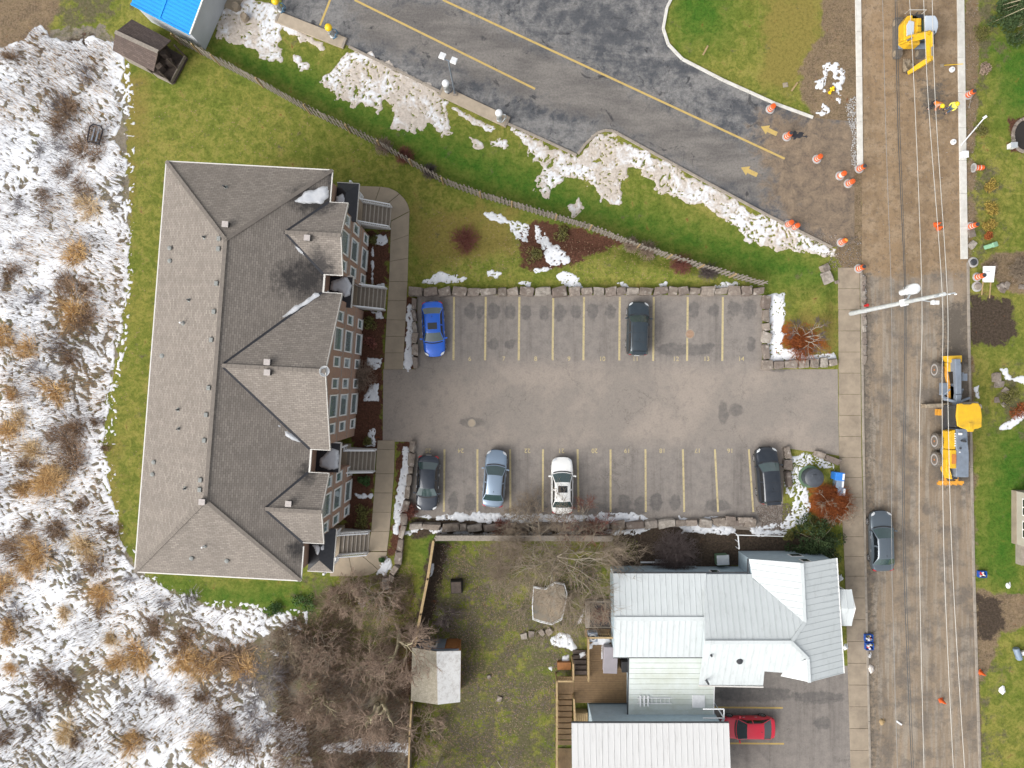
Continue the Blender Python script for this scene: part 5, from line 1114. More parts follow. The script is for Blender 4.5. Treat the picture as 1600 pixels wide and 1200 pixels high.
rock_wall('dark boulder wall under the snow below the lower bays', [(640, 820), (730, 824), (900, 822), (1070, 816), (1180, 816)], 13, .5, (18, 30)); rock_wall('flat boulders beside the black sport utility bay', [(1110, 812), (1175, 812)], 12, .5, (15, 20))
rock_wall('broken stones along the foot of the white kerb near the utility pole', [(1349, 432), (1350, 570)], 6, .16, (6, 12))
# ================================================================= cars
def split_grid(G, groups):
    """G[i][j] points; groups: name -> list of (i,j) quads; returns MBs"""
    out = {}
    for nm, qs in groups.items():
        mb = MB(); ids = {}
        for (i, j) in qs:
            f = []
            for a, b in ((i, j), (i, j + 1), (i + 1, j + 1), (i + 1, j)):
                if (a, b) not in ids: ids[(a, b)] = len(mb.v); mb.v.append(tuple(G[a][b]))
                f.append(ids[(a, b)])
            mb.f.append(tuple(f))
        out[nm] = mb
    return out
def wheel(parent, x, y, r, wd, side, tm, rm):
    w_ = MB(); w_.lathe([(r * .62, -wd / 2), (r * .93, -wd / 2), (r, -wd * .32), (r, wd * .32), (r * .93, wd / 2), (r * .62, wd / 2)], 24, axis='Y', capb=True, capt=True)
    o = w_.build('wheel', tm, parent, smooth=35); o.location = (x, y, r)
    q = MB(); q.lathe([(r * .64, wd / 2 - .03), (r * .62, wd / 2 + .006), (r * .5, wd / 2 - .015), (r * .16, wd / 2 - .02), (r * .1, wd / 2 + .01)], 20, axis='Y', capb=False)
    if side > 0: q.v = [(a, -b, c) for a, b, c in q.v]
    for k in range(5):
        a = k * 2 * math.pi / 5; q.beam((math.cos(a) * r * .12, side * (wd / 2), math.sin(a) * r * .12), (math.cos(a) * r * .6, side * (wd / 2), math.sin(a) * r * .6), .05, .02)
    q.build('rim', rm, o, smooth=35); return o
def car(label, kind, px, py, head, paint, L=4.6, W=1.82, group=None, sunroof=False, rails=False, name='parked_car', glassm='glass_car', extra=None, cat='car'):
    p = at(px, py, .85); o = thing(name, label, cat, (p.x, p.y, .012), math.atan2(head[1], head[0]), group)
    suv = kind == 'suv'; cp = kind == 'coupe'
    H = 1.68 if suv else (1.36 if cp else 1.45); zb = 1.02 if suv else .92 if not cp else .86; hood = 1.0 if suv else .88 if not cp else .80
    gc = .22; h2 = W / 2
    xf, xr = L / 2, -L / 2
    # (x/L, half-width factor, top z, bottom z)
    if suv: st = [(-.5, .80, .78, .42), (-.492, .88, .92, .34), (-.47, .94, zb + .02, .28), (-.40, .985, zb + .03, gc), (-.2, 1, zb + .01, gc), (0, 1, zb, gc), (.16, 1, zb, gc), (.24, .99, hood + .02, gc), (.36, .97, hood - .05, gc), (.44, .93, hood - .13, gc + .02), (.48, .84, hood - .24, .3), (.5, .68, .66, .38)]
    else:   st = [(-.5, .74, .72, .42), (-.49, .84, .84, .34), (-.46, .91, zb + .0, .28), (-.38, .965, zb + .03, gc), (-.2, 1, zb + .01, gc), (0, 1, zb, gc), (.14, 1, zb - .01, gc), (.22, .99, hood + .02, gc), (.34, .965, hood - .05, gc), (.43, .90, hood - .13, gc + .02), (.48, .78, hood - .24, .3), (.5, .58, .60, .36)]
    G = []
    for fx, fw, zt, z0 in st:
        hw = h2 * fw; x = fx * L; row = []
        prof = [(.88, 0), (.97, .14), (1.0, .42), (.995, .66), (.965, .86), (.90, .965), (.72, 1.0)]
        half = [(hw * a, z0 + (zt - z0) * b) for a, b in prof] + [(hw * .38, zt + .022), (0, zt + .03)]
        row = [Vector((x, -a, b)) for a, b in half] + [Vector((x, a, b)) for a, b in half[-2::-1]]
        # round the nose in plan
        if fx > .4: row = [Vector((v.x - (abs(v.y) / h2) ** 2.2 * .20 * (fx - .4) / .1, v.y, v.z)) for v in row]
        if fx < -.44: row = [Vector((v.x + (abs(v.y) / h2) ** 2.5 * .10, v.y, v.z)) for v in row]
        G.append(row)
    m = len(G[0]); b = MB(); b.v = [tuple(v) for r_ in G for v in r_]
    for i in range(len(G) - 1):
        for j in range(m - 1): b.f.append((i * m + j, i * m + j + 1, (i + 1) * m + j + 1, (i + 1) * m + j))
        b.f.append((i * m + m - 1, i * m, (i + 1) * m, (i + 1) * m + m - 1))
    b.f.append(tuple(range(m))); b.f.append(tuple(range((len(G) - 1) * m, len(G) * m)))
    b.build('body', paint, o, smooth=42)
    # cabin
    if suv: cs = [(-.475, 0), (-.455, .42), (-.425, .90), (-.38, .975), (-.10, 1), (-.075, 1), (.06, .985), (.085, .955), (.205, .12), (.225, 0)]
    elif cp: cs = [(-.42, 0), (-.40, .12), (-.25, .86), (-.20, .97), (-.07, 1), (-.05, 1), (.01, .99), (.04, .955), (.185, .12), (.205, 0)]
    else: cs = [(-.385, 0), (-.365, .12), (-.255, .88), (-.225, .965), (-.07, 1), (-.045, 1), (.035, .985), (.065, .945), (.20, .12), (.222, 0)]
    wb = h2 * .93; wr = h2 * (.72 if suv else .66); CG = []
    for fx, t_ in cs:
        zt = zb - .02 + (H - zb) * t_; x = fx * L; wtop = wb + (wr - wb) * t_
        zl = zb - .03
        half = [(wb, zl), (wb - (wb - wtop) * .28, zl + (zt - zl) * .28), (wtop + .035, zt - .075 * t_ - .005), (wtop - .015, zt - .02 * t_), (wtop - .10, zt + .004), (wtop * .42, zt + .028 * t_ + .004), (0, zt + .036 * t_ + .004)]
        row = [Vector((x, -a, b_)) for a, b_ in half] + [Vector((x, a, b_)) for a, b_ in half[-2::-1]]
        bow = .16 if fx > 0 else -.10
        row = [Vector((v.x + bow * (1 - (v.y / wb) ** 2) * (1 - t_ * .55), v.y, v.z)) for v in row]
        CG.append(row)
    mm = len(CG[0]); allq = [(i, j) for i in range(len(CG) - 1) for j in range(mm - 1)]
    ws = [(i, j) for i in (7,) for j in range(3, mm - 4)]; rw = [(i, j) for i in ((0, 1) if suv else (1,)) for j in range(3, mm - 4)]
    sl_ = [(i, 1) for i in (1, 2, 3, 5, 6, 7)]; sr_ = [(i, mm - 3) for i in (1, 2, 3, 5, 6, 7)]
    gl = set(ws + rw + sl_ + sr_); parts = split_grid(CG, {'cabin': [q for q in allq if q not in gl], 'windshield': ws, 'rear_window': rw, 'side_window': sl_, 'side_window2': sr_})
    parts['cabin'].build('cabin', paint, o, smooth=50, fix=True)
    for nm in ('windshield', 'rear_window'): parts[nm].build(nm, M(glassm), o, smooth=60)
    for nm in ('side_window', 'side_window2'): parts[nm].build('side_window', M('glass_side'), o, smooth=60)
    # cowl under the windscreen
    q = MB(); xx = cs[-1][0] * L + .02
    n = 9; pts = []
    for k in range(n): yy = -wb * .86 + 2 * wb * .86 * k / (n - 1); bw = .16 * (1 - (yy / wb) ** 2); pts.append((xx + bw + .02, yy))
    inner = [(x - .13, y) for x, y in pts][::-1]; q.prism(pts + inner, zb - .08, zb + .012); q.build('wiper_cowl', M('black_plastic'), o)
    for s in (-1, 1):
        q = MB(); hz = hood - .14
        q.slab([(xf - .40, s * h2 * .90, hz + .02), (xf - .20, s * h2 * .80, hz - .05), (xf - .07, s * h2 * .56, hz - .12), (xf - .16, s * h2 * .52, hz - .03), (xf - .30, s * h2 * .66, hz + .05)], (.0, 0, .05)); q.build('headlight', M('headlamp'), o, bevel=.01)
        q = MB(); tz = zb - .12
        q.slab([(xr + .02, s * h2 * .58, tz - .1), (xr + .07, s * h2 * .82, tz - .1), (xr + .20, s * h2 * .94, tz - .08), (xr + .22, s * h2 * .86, tz - .06), (xr + .12, s * h2 * .60, tz - .06)], (0, 0, .12 if not suv else .2)); q.build('taillight', M('tail_red'), o, bevel=.01)
        q = MB(); q.box((cs[8][0] * L - .12, s * (h2 + .10), zb + .06), (.12, .22, .13), s * .15); q.beam((cs[8][0] * L - .08, s * h2 * .93, zb), (cs[8][0] * L - .12, s * (h2 + .05), zb + .03), .06, .04); q.build('mirror', paint, o, bevel=.03)
        for k in (0, 1): MB().box((L * (-.15 + k * .22), s * h2 * .985, zb - .16), (.2, .04, .03)).build('door_handle', M('rim') if not suv else paint, o)
        if rails:
            q = MB(); q.tube([(L * .03, s * wr * .93, H - .02), (L * .01, s * wr * .93, H + .05), (-L * .33, s * wr * .93, H + .045), (-L * .36, s * wr * .93, H - .03)], .018, 6); q.build('roof_rail', M('dark_metal'), o, smooth=40)
        for x in (L * .31, -L * .29): wheel(o, x, s * (h2 - .12), .33 if not suv else .36, .22, s, M('rubber'), M('rim'))
    MB().box((xf - .03, 0, .46), (.06, W * .5, .16)).build('grille', M('black_plastic'), o, bevel=.02); MB().box((xr - .005, 0, .62), (.03, .42, .12)).build('number_plate', M('white_plastic'), o)
    if sunroof:
        zz = H + .035; q = MB(); q.slab([(L * -.10, -wr * .62, zz - .01), (L * -.10, wr * .62, zz - .01), (L * .015, wr * .62, zz - .02), (L * .015, -wr * .62, zz - .02)], (0, 0, .015)); q.build('sunroof', M('glass_side'), o)
    if suv: MB().box((xr + .16, 0, H - .02), (.26, wr * 1.7, .035)).build('rear_spoiler', paint, o, bevel=.012)
    MB().tube([(-.20 * L, 0, H), (-.225 * L, 0, H + .07)], [.025, .008], 6).build('antenna', M('black_plastic'), o)
    if suv:
        for k in range(3): MB().box((-.1 * L - k * .16 * L, 0, H + .034), (.015, wr * 1.55, .006)).build('roof_rib', M('black_plastic'), o)
    return o
CG_ = 'cars parked in the marked bays'
car('bright blue sedan parked nose out beside the walkway boulders', 'sedan', 677, 514, (.05, -1), M('paint_blue'), 4.5, group=CG_, sunroof=True)
car('black hatchback sport utility in bay eleven with roof rails', 'suv', 997, 513, (.03, 1), M('paint_charcoal'), 4.4, 1.80, group=CG_, rails=True)
car('dark navy sedan parked nose toward the snow in bay twenty-five', 'sedan', 668, 755, (-.04, -1), M('paint_navy'), 4.5, group=CG_)
car('silver blue sedan parked nose out between bays twenty-four and twenty-two', 'sedan', 773, 748, (.085, 1), M('paint_silver'), 4.65, group=CG_)
car('white sedan with dark sunroof in bay twenty-one', 'sedan', 878.5, 759, (0.0, 1), M('paint_white'), 4.6, group=CG_, sunroof=True)
car('black van-like sport utility beside the speckled snow and tank', 'suv', 1200.5, 743, (-.075, 1), M('paint_black'), 4.6, 1.86, group=CG_, cat='car')
car('slate grey sedan driving on the street', 'sedan', 1379, 846, (-.03, 1), M('paint_slate'), 4.9, 1.88, name='street_car')
car('red coupe parked beside the garage on the side driveway', 'coupe', 1169, 1139, (-1, 0.0), M('paint_red'), 4.45, 1.80, name='parked_coupe', glassm='glass_dark')

# ================================================================= road works: barrels, cones
def barrel_proto():
    o = thing('traffic_barrel', 'x', 'traffic barrel')
    q = MB(); q.lathe([(.42, 0), (.42, .07), (.34, .11), (.25, .11), (.25, 0)], 24); q.build('base_ring', M('barrel_base'), o, smooth=35)
    zs_ = [.05, .30, .37, .60, .67, .88, .98]; rs = [.29, .275, .26, .25, .24, .23, .20]
    cols = ['barrel_orange', 'barrel_white', 'barrel_orange', 'barrel_white', 'barrel_orange', 'barrel_orange']
    for k in range(6):
        q = MB(); r0 = rs[k]; r1 = rs[k + 1]; q.lathe([(r0 - .012, zs_[k]), (r0, zs_[k] + .015), (r1 + .004, zs_[k + 1] - .015), (r1 - .012, zs_[k + 1])], 20, capb=(k == 0), capt=True); q.build('band', M(cols[k]), o, smooth=35)
    q = MB(); q.tube([(-.1, 0, .97), (-.1, 0, 1.06), (.1, 0, 1.06), (.1, 0, .97)], .022, 6); q.build('handle', M('barrel_orange'), o, smooth=40)
    return o
BAR = [(1203, 171, 'orange barrel against the curved lawn kerb', None), (1229, 214, 'orange barrel beside the black scorch mark on the earth', 'arm'), (1276, 249, 'lone orange barrel in the middle of the bare earth', None), (1312, 275, 'orange barrel with a pale faded sleeve', 'pale'), (1325, 287, 'orange barrel just behind the pale sleeved barrel', None), (1342, 264, 'orange barrel at the end of the new concrete kerb', 'cap'),
       (1231, 351, 'first of two touching orange barrels on the snowy kerb', None), (1241, 355, 'second of two touching orange barrels on the snowy kerb', None), (1314, 379, 'amber topped orange barrel at the foot of the snowbank', 'amber'), (1341, 420, 'orange barrel where the sidewalk begins', 'cap'), (1512, 149, 'orange barrel beside the two workers on the kerb', 'cap'), (1516, 354, 'orange barrel behind the far kerb by yellow weeds', 'cap'), (1526, 433, 'orange barrel against the blank white board', 'cap')]
bp = barrel_proto()
for k, (px, py, lab, ex) in enumerate(BAR):
    o = bp if k == 0 else copy_tree(bp)
    p = at(px, py); o.location = (p.x, p.y, .005 + gz(p.x, p.y)); o.scale = (.88,) * 3; o.rotation_euler = (random.uniform(-.04, .04), random.uniform(-.04, .04), random.uniform(0, 6)); tag(o, lab, 'traffic barrel', 'orange construction barrels')
    if ex in ('cap', 'arm'):
        q = MB(); q.lathe([(.16, 1.0), (.17, 1.03), (.17, 1.08), (.1, 1.10)], 14); q.build('lamp', M('dark_metal'), o, smooth=35)
    if ex == 'pale': q = MB(); q.lathe([(.272, .3), (.262, .62), (.25, .62)], 20, capb=False, capt=False); q.build('sleeve', M('barrel_white'), o, smooth=35)
    if ex == 'amber': q = MB(); q.box((0, 0, 1.05), (.3, .16, .14)); q.build('warning_lamp', M('machine_amber'), o, bevel=.03)
# barrel lying down, empty bases
o = copy_tree(bp); p = at(1517, 264); o.location = (p.x, p.y, .3); o.rotation_euler = (0, R(90), R(2)); tag(o, 'orange barrel lying on its side behind the new kerb', 'traffic barrel', 'orange construction barrels')
for px, py, lab, m in ((1520, 410, 'black topped barrel base at the end of the far new kerb', 'dark_metal'), (1526, 448, 'empty barrel base ring in front of the white board', 'kerb_old')):
    p = at(px, py); o = thing('barrel_base', lab, 'barrel base', (p.x, p.y, 0)); q = MB(); q.lathe([(.42, 0), (.42, .07), (.34, .11), (.28, .11), (.28, .05)], 24, capt=False); q.build('ring', M('barrel_base'), o, smooth=35); q = MB(); q.lathe([(.27, .04), (.27, .16), (.22, .2), (.1, .2)], 18); q.build('hub', M(m), o, smooth=35)
def cone(px, py, lab, group=None, lean=0):
    p = at(px, py); o = thing('traffic_cone', lab, 'traffic cone', (p.x, p.y, .006), random.uniform(0, 1), group)
    MB().box((0, 0, .02), (.38, .38, .04)).build('base', M('barrel_orange'), o, bevel=.02); q = MB(); q.lathe([(.17, .04), (.03, .72)], 18); c_ = q.build('cone', M('barrel_orange'), o, smooth=35); q = MB(); q.lathe([(.108, .38), (.082, .52)], 18, capb=False, capt=False); q.v = [(a * 1.03, b * 1.03, z) for a, b, z in q.v]; q.build('collar', M('barrel_orange'), o, smooth=35); o.rotation_euler.x = lean
    return o
cone(1462, 351, 'upper of two orange cones standing close together on the dirt street'); cone(1466, 357, 'lower of two orange cones standing close together on the dirt street')
cone(1470, 1094, 'orange cone alone on the paved part of the street'); cone(1531, 1050, 'orange cone on the muddy verge past the kerb')
# spilled black patch by a barrel
ts = snow('tar_spill', 'black tar spill on the bare earth beside a barrel', [[(1236, 206), (1250, 208), (1266, 212), (1262, 218), (1248, 214), (1240, 220), (1234, 214)]], 'membrane', .22, 3.0, .30, (6, 6), .012, .05, seed=99, zf=lambda X, Y: np.full(X.shape, .012)); ts['category'] = 'tar'

# ================================================================= excavator
def mk(parent, name, m, fn, bevel=.0, smooth=None):
    q = MB(); fn(q); return q.build(name, M(m), parent, bevel=bevel, smooth=smooth)
ec = at(1420, 58, .4); ex = thing('excavator', 'yellow excavator on tracks with its boom folded over the dirt street', 'excavator', (32.42, 28.25, .004))
for s in (-1, 1):
    x = s * .92
    prof = [(-1.55, .12), (-1.35, .02), (1.35, .02), (1.55, .12), (1.62, .35), (1.5, .58), (1.25, .68), (-1.25, .68), (-1.5, .58), (-1.62, .35)]
    q = MB(); q.slab([(x - .24, a, b) for a, b in prof], (.48, 0, 0)); t_ = q.build('track', M('dusty_rubber'), ex, bevel=.02)
    q = MB()
    for k in range(17): q.box((x, -1.5 + k * .1875, .695), (.5, .07, .05))
    for k in range(4):
        a = R(20 + k * 35)
        for sg in (-1, 1): q.box((x, sg * (1.27 + .36 * math.sin(a)), .35 + .36 * math.cos(a)), (.5, .07, .06))
    q.build('grouser', M('dusty_rubber'), t_)
    q = MB()
    for y in (-1.25, 1.25): q.cyl((x - .26, y, .35), (x + .26, y, .35), .24, n=16)
    q.build('sprocket', M('worn_steel'), ex, smooth=35)
mk(ex, 'undercarriage', 'dark_metal', lambda q: (q.box((0, 0, .45), (1.4, 1.6, .3)), q.cyl((0, 0, .55), (0, 0, .85), .55, n=20)))
# house (rear = +y, boom = -y)
hp = [(-1.15, -.85), (-.75, -1.15), (.15, -1.15), (.15, .95), (-.3, 1.25), (-.85, 1.15), (-1.15, .7)]
mk(ex, 'engine_house', 'machine_yellow', lambda q: q.prism(hp, .85, 1.75), .08)
mk(ex, 'turntable_deck', 'machine_grey', lambda q: q.prism([(-1.1, -1.1), (1.1, -1.1), (1.12, .9), (.6, 1.3), (-.7, 1.25), (-1.1, .8)], .78, .9), .02)
mk(ex, 'hood_panel', 'cab_roof_grey', lambda q: q.prism([(-.98, -.62), (-.42, -.75), (-.36, .62), (-.78, .72), (-.98, .35)], 1.75, 1.83), .04)
mk(ex, 'side_hood', 'machine_yellow', lambda q: q.box((-.05, .1, 1.84), (.36, 1.5, .22)), .05)
mk(ex, 'exhaust', 'dark_metal', lambda q: (q.cyl((-.35, 1.12, 1.6), (-.35, 1.12, 2.2), .06, n=10), q.box((-.2, 1.05, 1.6), (.6, .3, .3))), .01)
mk(ex, 'counterweight', 'dark_metal', lambda q: q.prism([(-.8, 1.0), (.85, 1.0), (.7, 1.4), (-.6, 1.4)], .9, 1.5), .08)
mk(ex, 'handrail', 'wire_pale', lambda q: q.tube([(-1.05, 1.3, 1.7), (-1.05, 1.3, 2.3), (.3, 1.3, 2.3), (.3, 1.3, 1.7)], .03, 6))
# cab on the right
mk(ex, 'cab', 'dark_metal', lambda q: q.box((.66, .05, 1.55), (.9, 1.45, 1.35)), .06)
for d_, c_ in (((.02, 1.2, .75), (.205, .05, 1.8)), ((.02, 1.2, .75), (1.115, .05, 1.8)), ((.75, .02, .8), (.66, -.685, 1.8)), ((.75, .02, .6), (.66, .785, 1.85))): mk(ex, 'cab_window', 'glass_car', lambda q, d_=d_, c_=c_: q.box(c_, d_))
rp_ = [(.16, -.72), (.85, -.72), (1.08, -.5), (1.2, -.1), (1.2, .3), (1.1, .62), (.95, .82), (.16, .82)]
mk(ex, 'cab_roof', 'cab_roof_grey', lambda q: q.prism(rp_, 2.25, 2.38), .05); mk(ex, 'roof_vent', 'machine_grey', lambda q: q.box((.66, -.48, 2.4), (.5, .16, .03)))
L_ = lambda px, py, h: at(px, py, h) - ex.location
b0 = L_(1413, 62, 1.3); b1 = L_(1452, 53, 4.0); b2 = L_(1452, 93, 2.7); b3 = L_(1420, 114, .75)
mk(ex, 'swing_bracket', 'machine_yellow', lambda q: (q.box(b0 + Vector((.05, .05, -.35)), (.5, .6, .7)), q.cyl(b0 + Vector((-.3, 0, 0)), b0 + Vector((.3, 0, 0)), .14, n=14)), .04)
mk(ex, 'boom', 'machine_yellow', lambda q: (q.beam(b0, b0.lerp(b1, .55), .42, .46, .42, .52), q.beam(b0.lerp(b1, .53), b1, .42, .52, .40, .46), q.beam(b1, b2, .42, .46, .38, .36)), .04)
mk(ex, 'boom_cylinder', 'steel', lambda q: (q.cyl(b0 + Vector((-.34, -.3, -.1)), b0.lerp(b1, .5) + Vector((-.34, -.1, 0)), .07, n=10), q.cyl(b1 + Vector((.0, 0, .32)), b2 + Vector((0, .15, .35)), .06, n=10)), smooth=40)
mk(ex, 'cylinder_sleeve', 'machine_yellow', lambda q: (q.cyl(b0 + Vector((-.34, -.3, -.1)), b0.lerp(b1, .3) + Vector((-.34, -.2, 0)), .1, n=10), q.cyl(b1 + Vector((.0, 0, .32)), b1.lerp(b2, .6) + Vector((0, .1, .34)), .09, n=10)), smooth=40)
mk(ex, 'arm', 'machine_yellow', lambda q: (q.beam(b2 + (b2 - b3) * .12, b2.lerp(b3, .4), .34, .4, .38, .46), q.beam(b2.lerp(b3, .38), b3, .38, .46, .28, .3)), .03)
mk(ex, 'pin', 'dark_metal', lambda q: (q.cyl(b2 + Vector((-.2, 0, 0)), b2 + Vector((.2, 0, 0)), .07, n=10), q.cyl(b3 + Vector((-.2, 0, 0)), b3 + Vector((.2, 0, 0)), .07, n=10)))
mk(ex, 'hydraulic_hose', 'black_plastic', lambda q: [q.tube([b0 + Vector((.1 + k * .07, -.1, .3)), b0.lerp(b1, .5) + Vector((.1 + k * .07, -.3, .3)), b1 + Vector((.12 + k * .06, 0, .42)), b1.lerp(b2, .5) + Vector((.1 + k * .06, 0, .42))], .022, 5) for k in range(2)], 0, 40)
mk(ex, 'decal_stripe', 'black_plastic', lambda q: (q.box((-.05, .2, 1.955), (.3, .06, .012)), q.box((-.05, -.3, 1.955), (.3, .06, .012)), q.box((-.68, -.9, 1.757), (.5, .05, .012))))
bk = L_(1421, 97, .45)
def bucket(q):
    pr = [(-.45, .35), (-.5, .0), (-.35, -.32), (0, -.42), (.42, -.36), (.62, -.3), (.62, -.26), (.4, -.3), (0, -.36), (-.3, -.27), (-.44, .0), (-.39, .35)]
    c_ = L_(1420, 104, .48)
    q.slab([(c_.x - .3, c_.y + y, c_.z + z) for y, z in pr], (.6, 0, 0))
    for s in (-.3, .26): q.slab([(c_.x + s, c_.y + y, c_.z + z) for y, z in ((-.45, .35), (-.5, 0), (-.35, -.32), (0, -.42), (.42, -.36), (.62, -.28), (.1, .05))], (.04, 0, 0))
    for k in range(4): q.box((c_.x - .24 + k * .16, c_.y + .68, c_.z - .28), (.08, .16, .04))
mk(ex, 'bucket', 'worn_steel', bucket, .01)

# ================================================================= motor grader (front = +y)
gr = thing('motor_grader', 'long yellow and grey motor grader parked against the far kerb', 'grader', (35.55, -3.0, .004)); O2 = Vector((35.55, -3.0, 0))
def gwheel(x, y, r=.64, wd=.42):
    s = -1 if x < 0 else 1
    q = MB(); q.lathe([(r * .5, -wd / 2), (r * .9, -wd / 2), (r, -wd * .3), (r, wd * .3), (r * .9, wd / 2), (r * .5, wd / 2)], 28, axis='X'); w_ = q.build('wheel', M('dusty_rubber'), gr, smooth=35); w_.location = (x, y, r)
    q = MB()
    for k in range(22): a = k * 2 * math.pi / 22; q.box((0, math.cos(a) * r, math.sin(a) * r), (wd * .8, .07, .07), 0, a)
    q.build('lug', M('dusty_rubber'), w_)
    q = MB(); q.lathe([(r * .52, s * wd * .46), (r * .5, s * (wd / 2 + .005)), (r * .4, s * wd * .32), (r * .14, s * wd * .35), (r * .12, s * wd * .52)], 20, axis='X', capb=False); q.build('rim', M('rust_orange'), w_, smooth=35); q = MB(); q.lathe([(r * .74, s * (wd / 2 + .002)), (r * .56, s * (wd / 2 + .004))], 24, axis='X', capb=False, capt=False); q.build('sidewall', M('barrel_base'), w_)
for x in (-1.0, 1.0):
    gwheel(x, 4.15); gwheel(x, -1.65); gwheel(x, -3.15)
mk(gr, 'rear_frame', 'dark_metal', lambda q: (q.box((0, -2.4, .8), (.9, 4.6, .5)), q.box((-.62, -2.4, .72), (.3, 2.2, .36)), q.box((.62, -2.4, .72), (.3, 2.2, .36))), .03)
mk(gr, 'tandem_cover', 'machine_grey', lambda q: (q.box((-.72, -2.4, 1.05), (.34, 1.3, .3)), q.box((.72, -2.4, 1.05), (.34, 1.3, .3))), .05)
mk(gr, 'engine_hood', 'machine_grey', lambda q: q.prism([(-.3, -.55), (.6, -.55), (.62, -1.6), (.72, -2.5), (.7, -4.4), (-.3, -4.4)], 1.0, 2.05), .06)
mk(gr, 'engine_side', 'machine_yellow', lambda q: (q.prism([(-.8, -.75), (-.32, -.6), (-.302, -2.2), (-.84, -2.2)], 1.0, 1.98), q.prism([(-.86, -2.22), (-.302, -2.22), (-.302, -3.7), (-.86, -3.7)], 1.0, 2.08)), .07)
mk(gr, 'rear_corner', 'machine_yellow', lambda q: q.prism([(-.9, -3.0), (-.72, -3.0), (-.5, -4.2), (-.35, -4.6), (-.55, -4.6), (-.9, -3.9)], .9, 1.7), .05)
mk(gr, 'radiator_grille', 'rust_orange', lambda q: q.box((-.52, -2.95, 2.1), (.34, .75, .03)))
mk(gr, 'exhaust', 'dark_metal', lambda q: (q.cyl((.1, -1.5, 2.0), (.1, -1.5, 2.55), .08, n=12), q.cyl((.3, -1.55, 2.0), (.3, -1.55, 2.3), .07, n=12), q.box((.0, -2.1, 2.08), (.14, .14, .1))))
mk(gr, 'filler_cap', 'white_plastic', lambda q: (q.cyl((-.05, -2.4, 2.05), (-.05, -2.4, 2.12), .05, n=10), q.box((-.02, -.95, 2.1), (.25, .18, .12))))
mk(gr, 'hood_lettering_strip', 'white_plastic', lambda q: [q.box((-.36, -.95 - k * .19, 1.99), (.10, .10, .02)) for k in range(6)])
mk(gr, 'cab', 'dark_metal', lambda q: q.box((0, .45, 1.75), (1.4, 1.7, 1.5)), .05)
for c_, d_ in (((-.71, .45, 2.1), (.02, 1.4, 1.2)), ((.71, .45, 2.1), (.02, 1.4, 1.2)), ((0, 1.31, 2.0), (1.2, .02, 1.3)), ((0, -.41, 2.2), (1.1, .02, .9))): mk(gr, 'cab_window', 'glass_dark', lambda q, c_=c_, d_=d_: q.box(c_, d_))
mk(gr, 'cab_roof', 'machine_yellow', lambda q: q.prism([(-.92, 1.45), (-.55, 1.5), (-.42, 1.42), (.15, 1.42), (.3, 1.52), (.72, 1.5), (.92, 1.2), (1.0, .5), (.98, -.35), (.75, -.45), (.4, -.52), (.35, -.72), (-.1, -.72), (-.15, -.55), (-.6, -.42), (-.9, -.25), (-1.0, .5)], 3.02, 3.16), .05)
mk(gr, 'roof_hatch', 'machine_yellow', lambda q: q.box((.1, -.25, 3.18), (.3, .5, .06)), .02)
for k in range(2): mk(gr, 'cab_step', 'machine_amber', lambda q, k=k: q.box((-.80 - .08 * (1 - k), .7, .45 + k * .3), (.3, .5, .05)))
mk(gr, 'main_frame', 'machine_grey', lambda q: (q.beam((0, 1.2, 1.55), (0, 2.2, 1.75), .42, .4), q.beam((0, 2.2, 1.75), (-.05, 4.6, 1.7), .42, .34, .5, .4), q.box((-.08, 4.5, 1.5), (.45, 1.0, .8))), .04)
mk(gr, 'drawbar', 'machine_amber', lambda q: (q.beam((-.5, 4.3, .95), (-.35, 2.9, 1.1), .22, .24), q.beam((-.35, 2.9, 1.1), (-.25, 1.7, 1.0), .22, .22)), .03)
mk(gr, 'front_axle', 'machine_amber', lambda q: (q.beam((-.95, 4.15, .7), (.95, 4.15, .7), .26, .24), q.beam((-.8, 4.35, .95), (-.1, 4.35, 1.1), .12, .16)), .03)
mk(gr, 'front_counterweight', 'machine_yellow', lambda q: (q.prism([(-.75, 5.25), (.55, 5.3), (.55, 4.75), (.3, 4.7), (-.5, 4.72), (-.62, 5.0)], .8, 1.45), q.prism([(-.6, 4.7), (.0, 4.7), (.0, 4.0), (-.35, 4.0), (-.55, 4.2)], .9, 1.3)), .05)
mk(gr, 'blade_circle', 'machine_grey', lambda q: (q.lathe([(.72, 1.0), (.75, 1.08), (.6, 1.1), (.55, 1.0)], 24, (0, 2.3, -.15)), q.beam((-.75, 2.0, .9), (0, 1.5, 1.3), .2, .2), q.beam((.75, 2.0, .9), (0, 1.5, 1.3), .2, .2), q.beam((-.75, 2.0, .9), (-.5, 2.6, 1.6), .1, .1), q.beam((.75, 2.0, .9), (.5, 2.6, 1.6), .1, .1)), .02)
mk(gr, 'side_arm', 'machine_grey', lambda q: (q.beam((.2, 1.6, 1.75), (1.1, 1.9, 1.5), .18, .18), q.beam((-.2, 1.6, 1.75), (-1.0, 1.8, 1.5), .18, .18), q.box((-.7, 2.6, 1.0), (.45, 1.0, .4)), q.box((.95, 3.6, .95), (.4, .7, .5))), .04)
mk(gr, 'blade', 'worn_steel', lambda q: (q.beam((-1.95, 1.25, .38), (2.35, 1.45, .38), .24, .62), q.beam((-1.95, 1.2, .08), (2.35, 1.4, .08), .34, .14), q.beam((-1.95, 1.2, .68), (2.35, 1.4, .68), .3, .08)), .02)
mk(gr, 'ripper_frame', 'machine_amber', lambda q: (q.beam((-.95, -4.95, .85), (1.0, -4.95, .85), .22, .26), q.beam((-.45, -4.4, .9), (-.45, -4.9, .85), .2, .2), q.beam((.45, -4.4, .9), (.45, -4.9, .85), .2, .2), [q.box((-.85 + k * .42, -5.1, .72), (.12, .2, .5)) for k in range(5)]), .02)
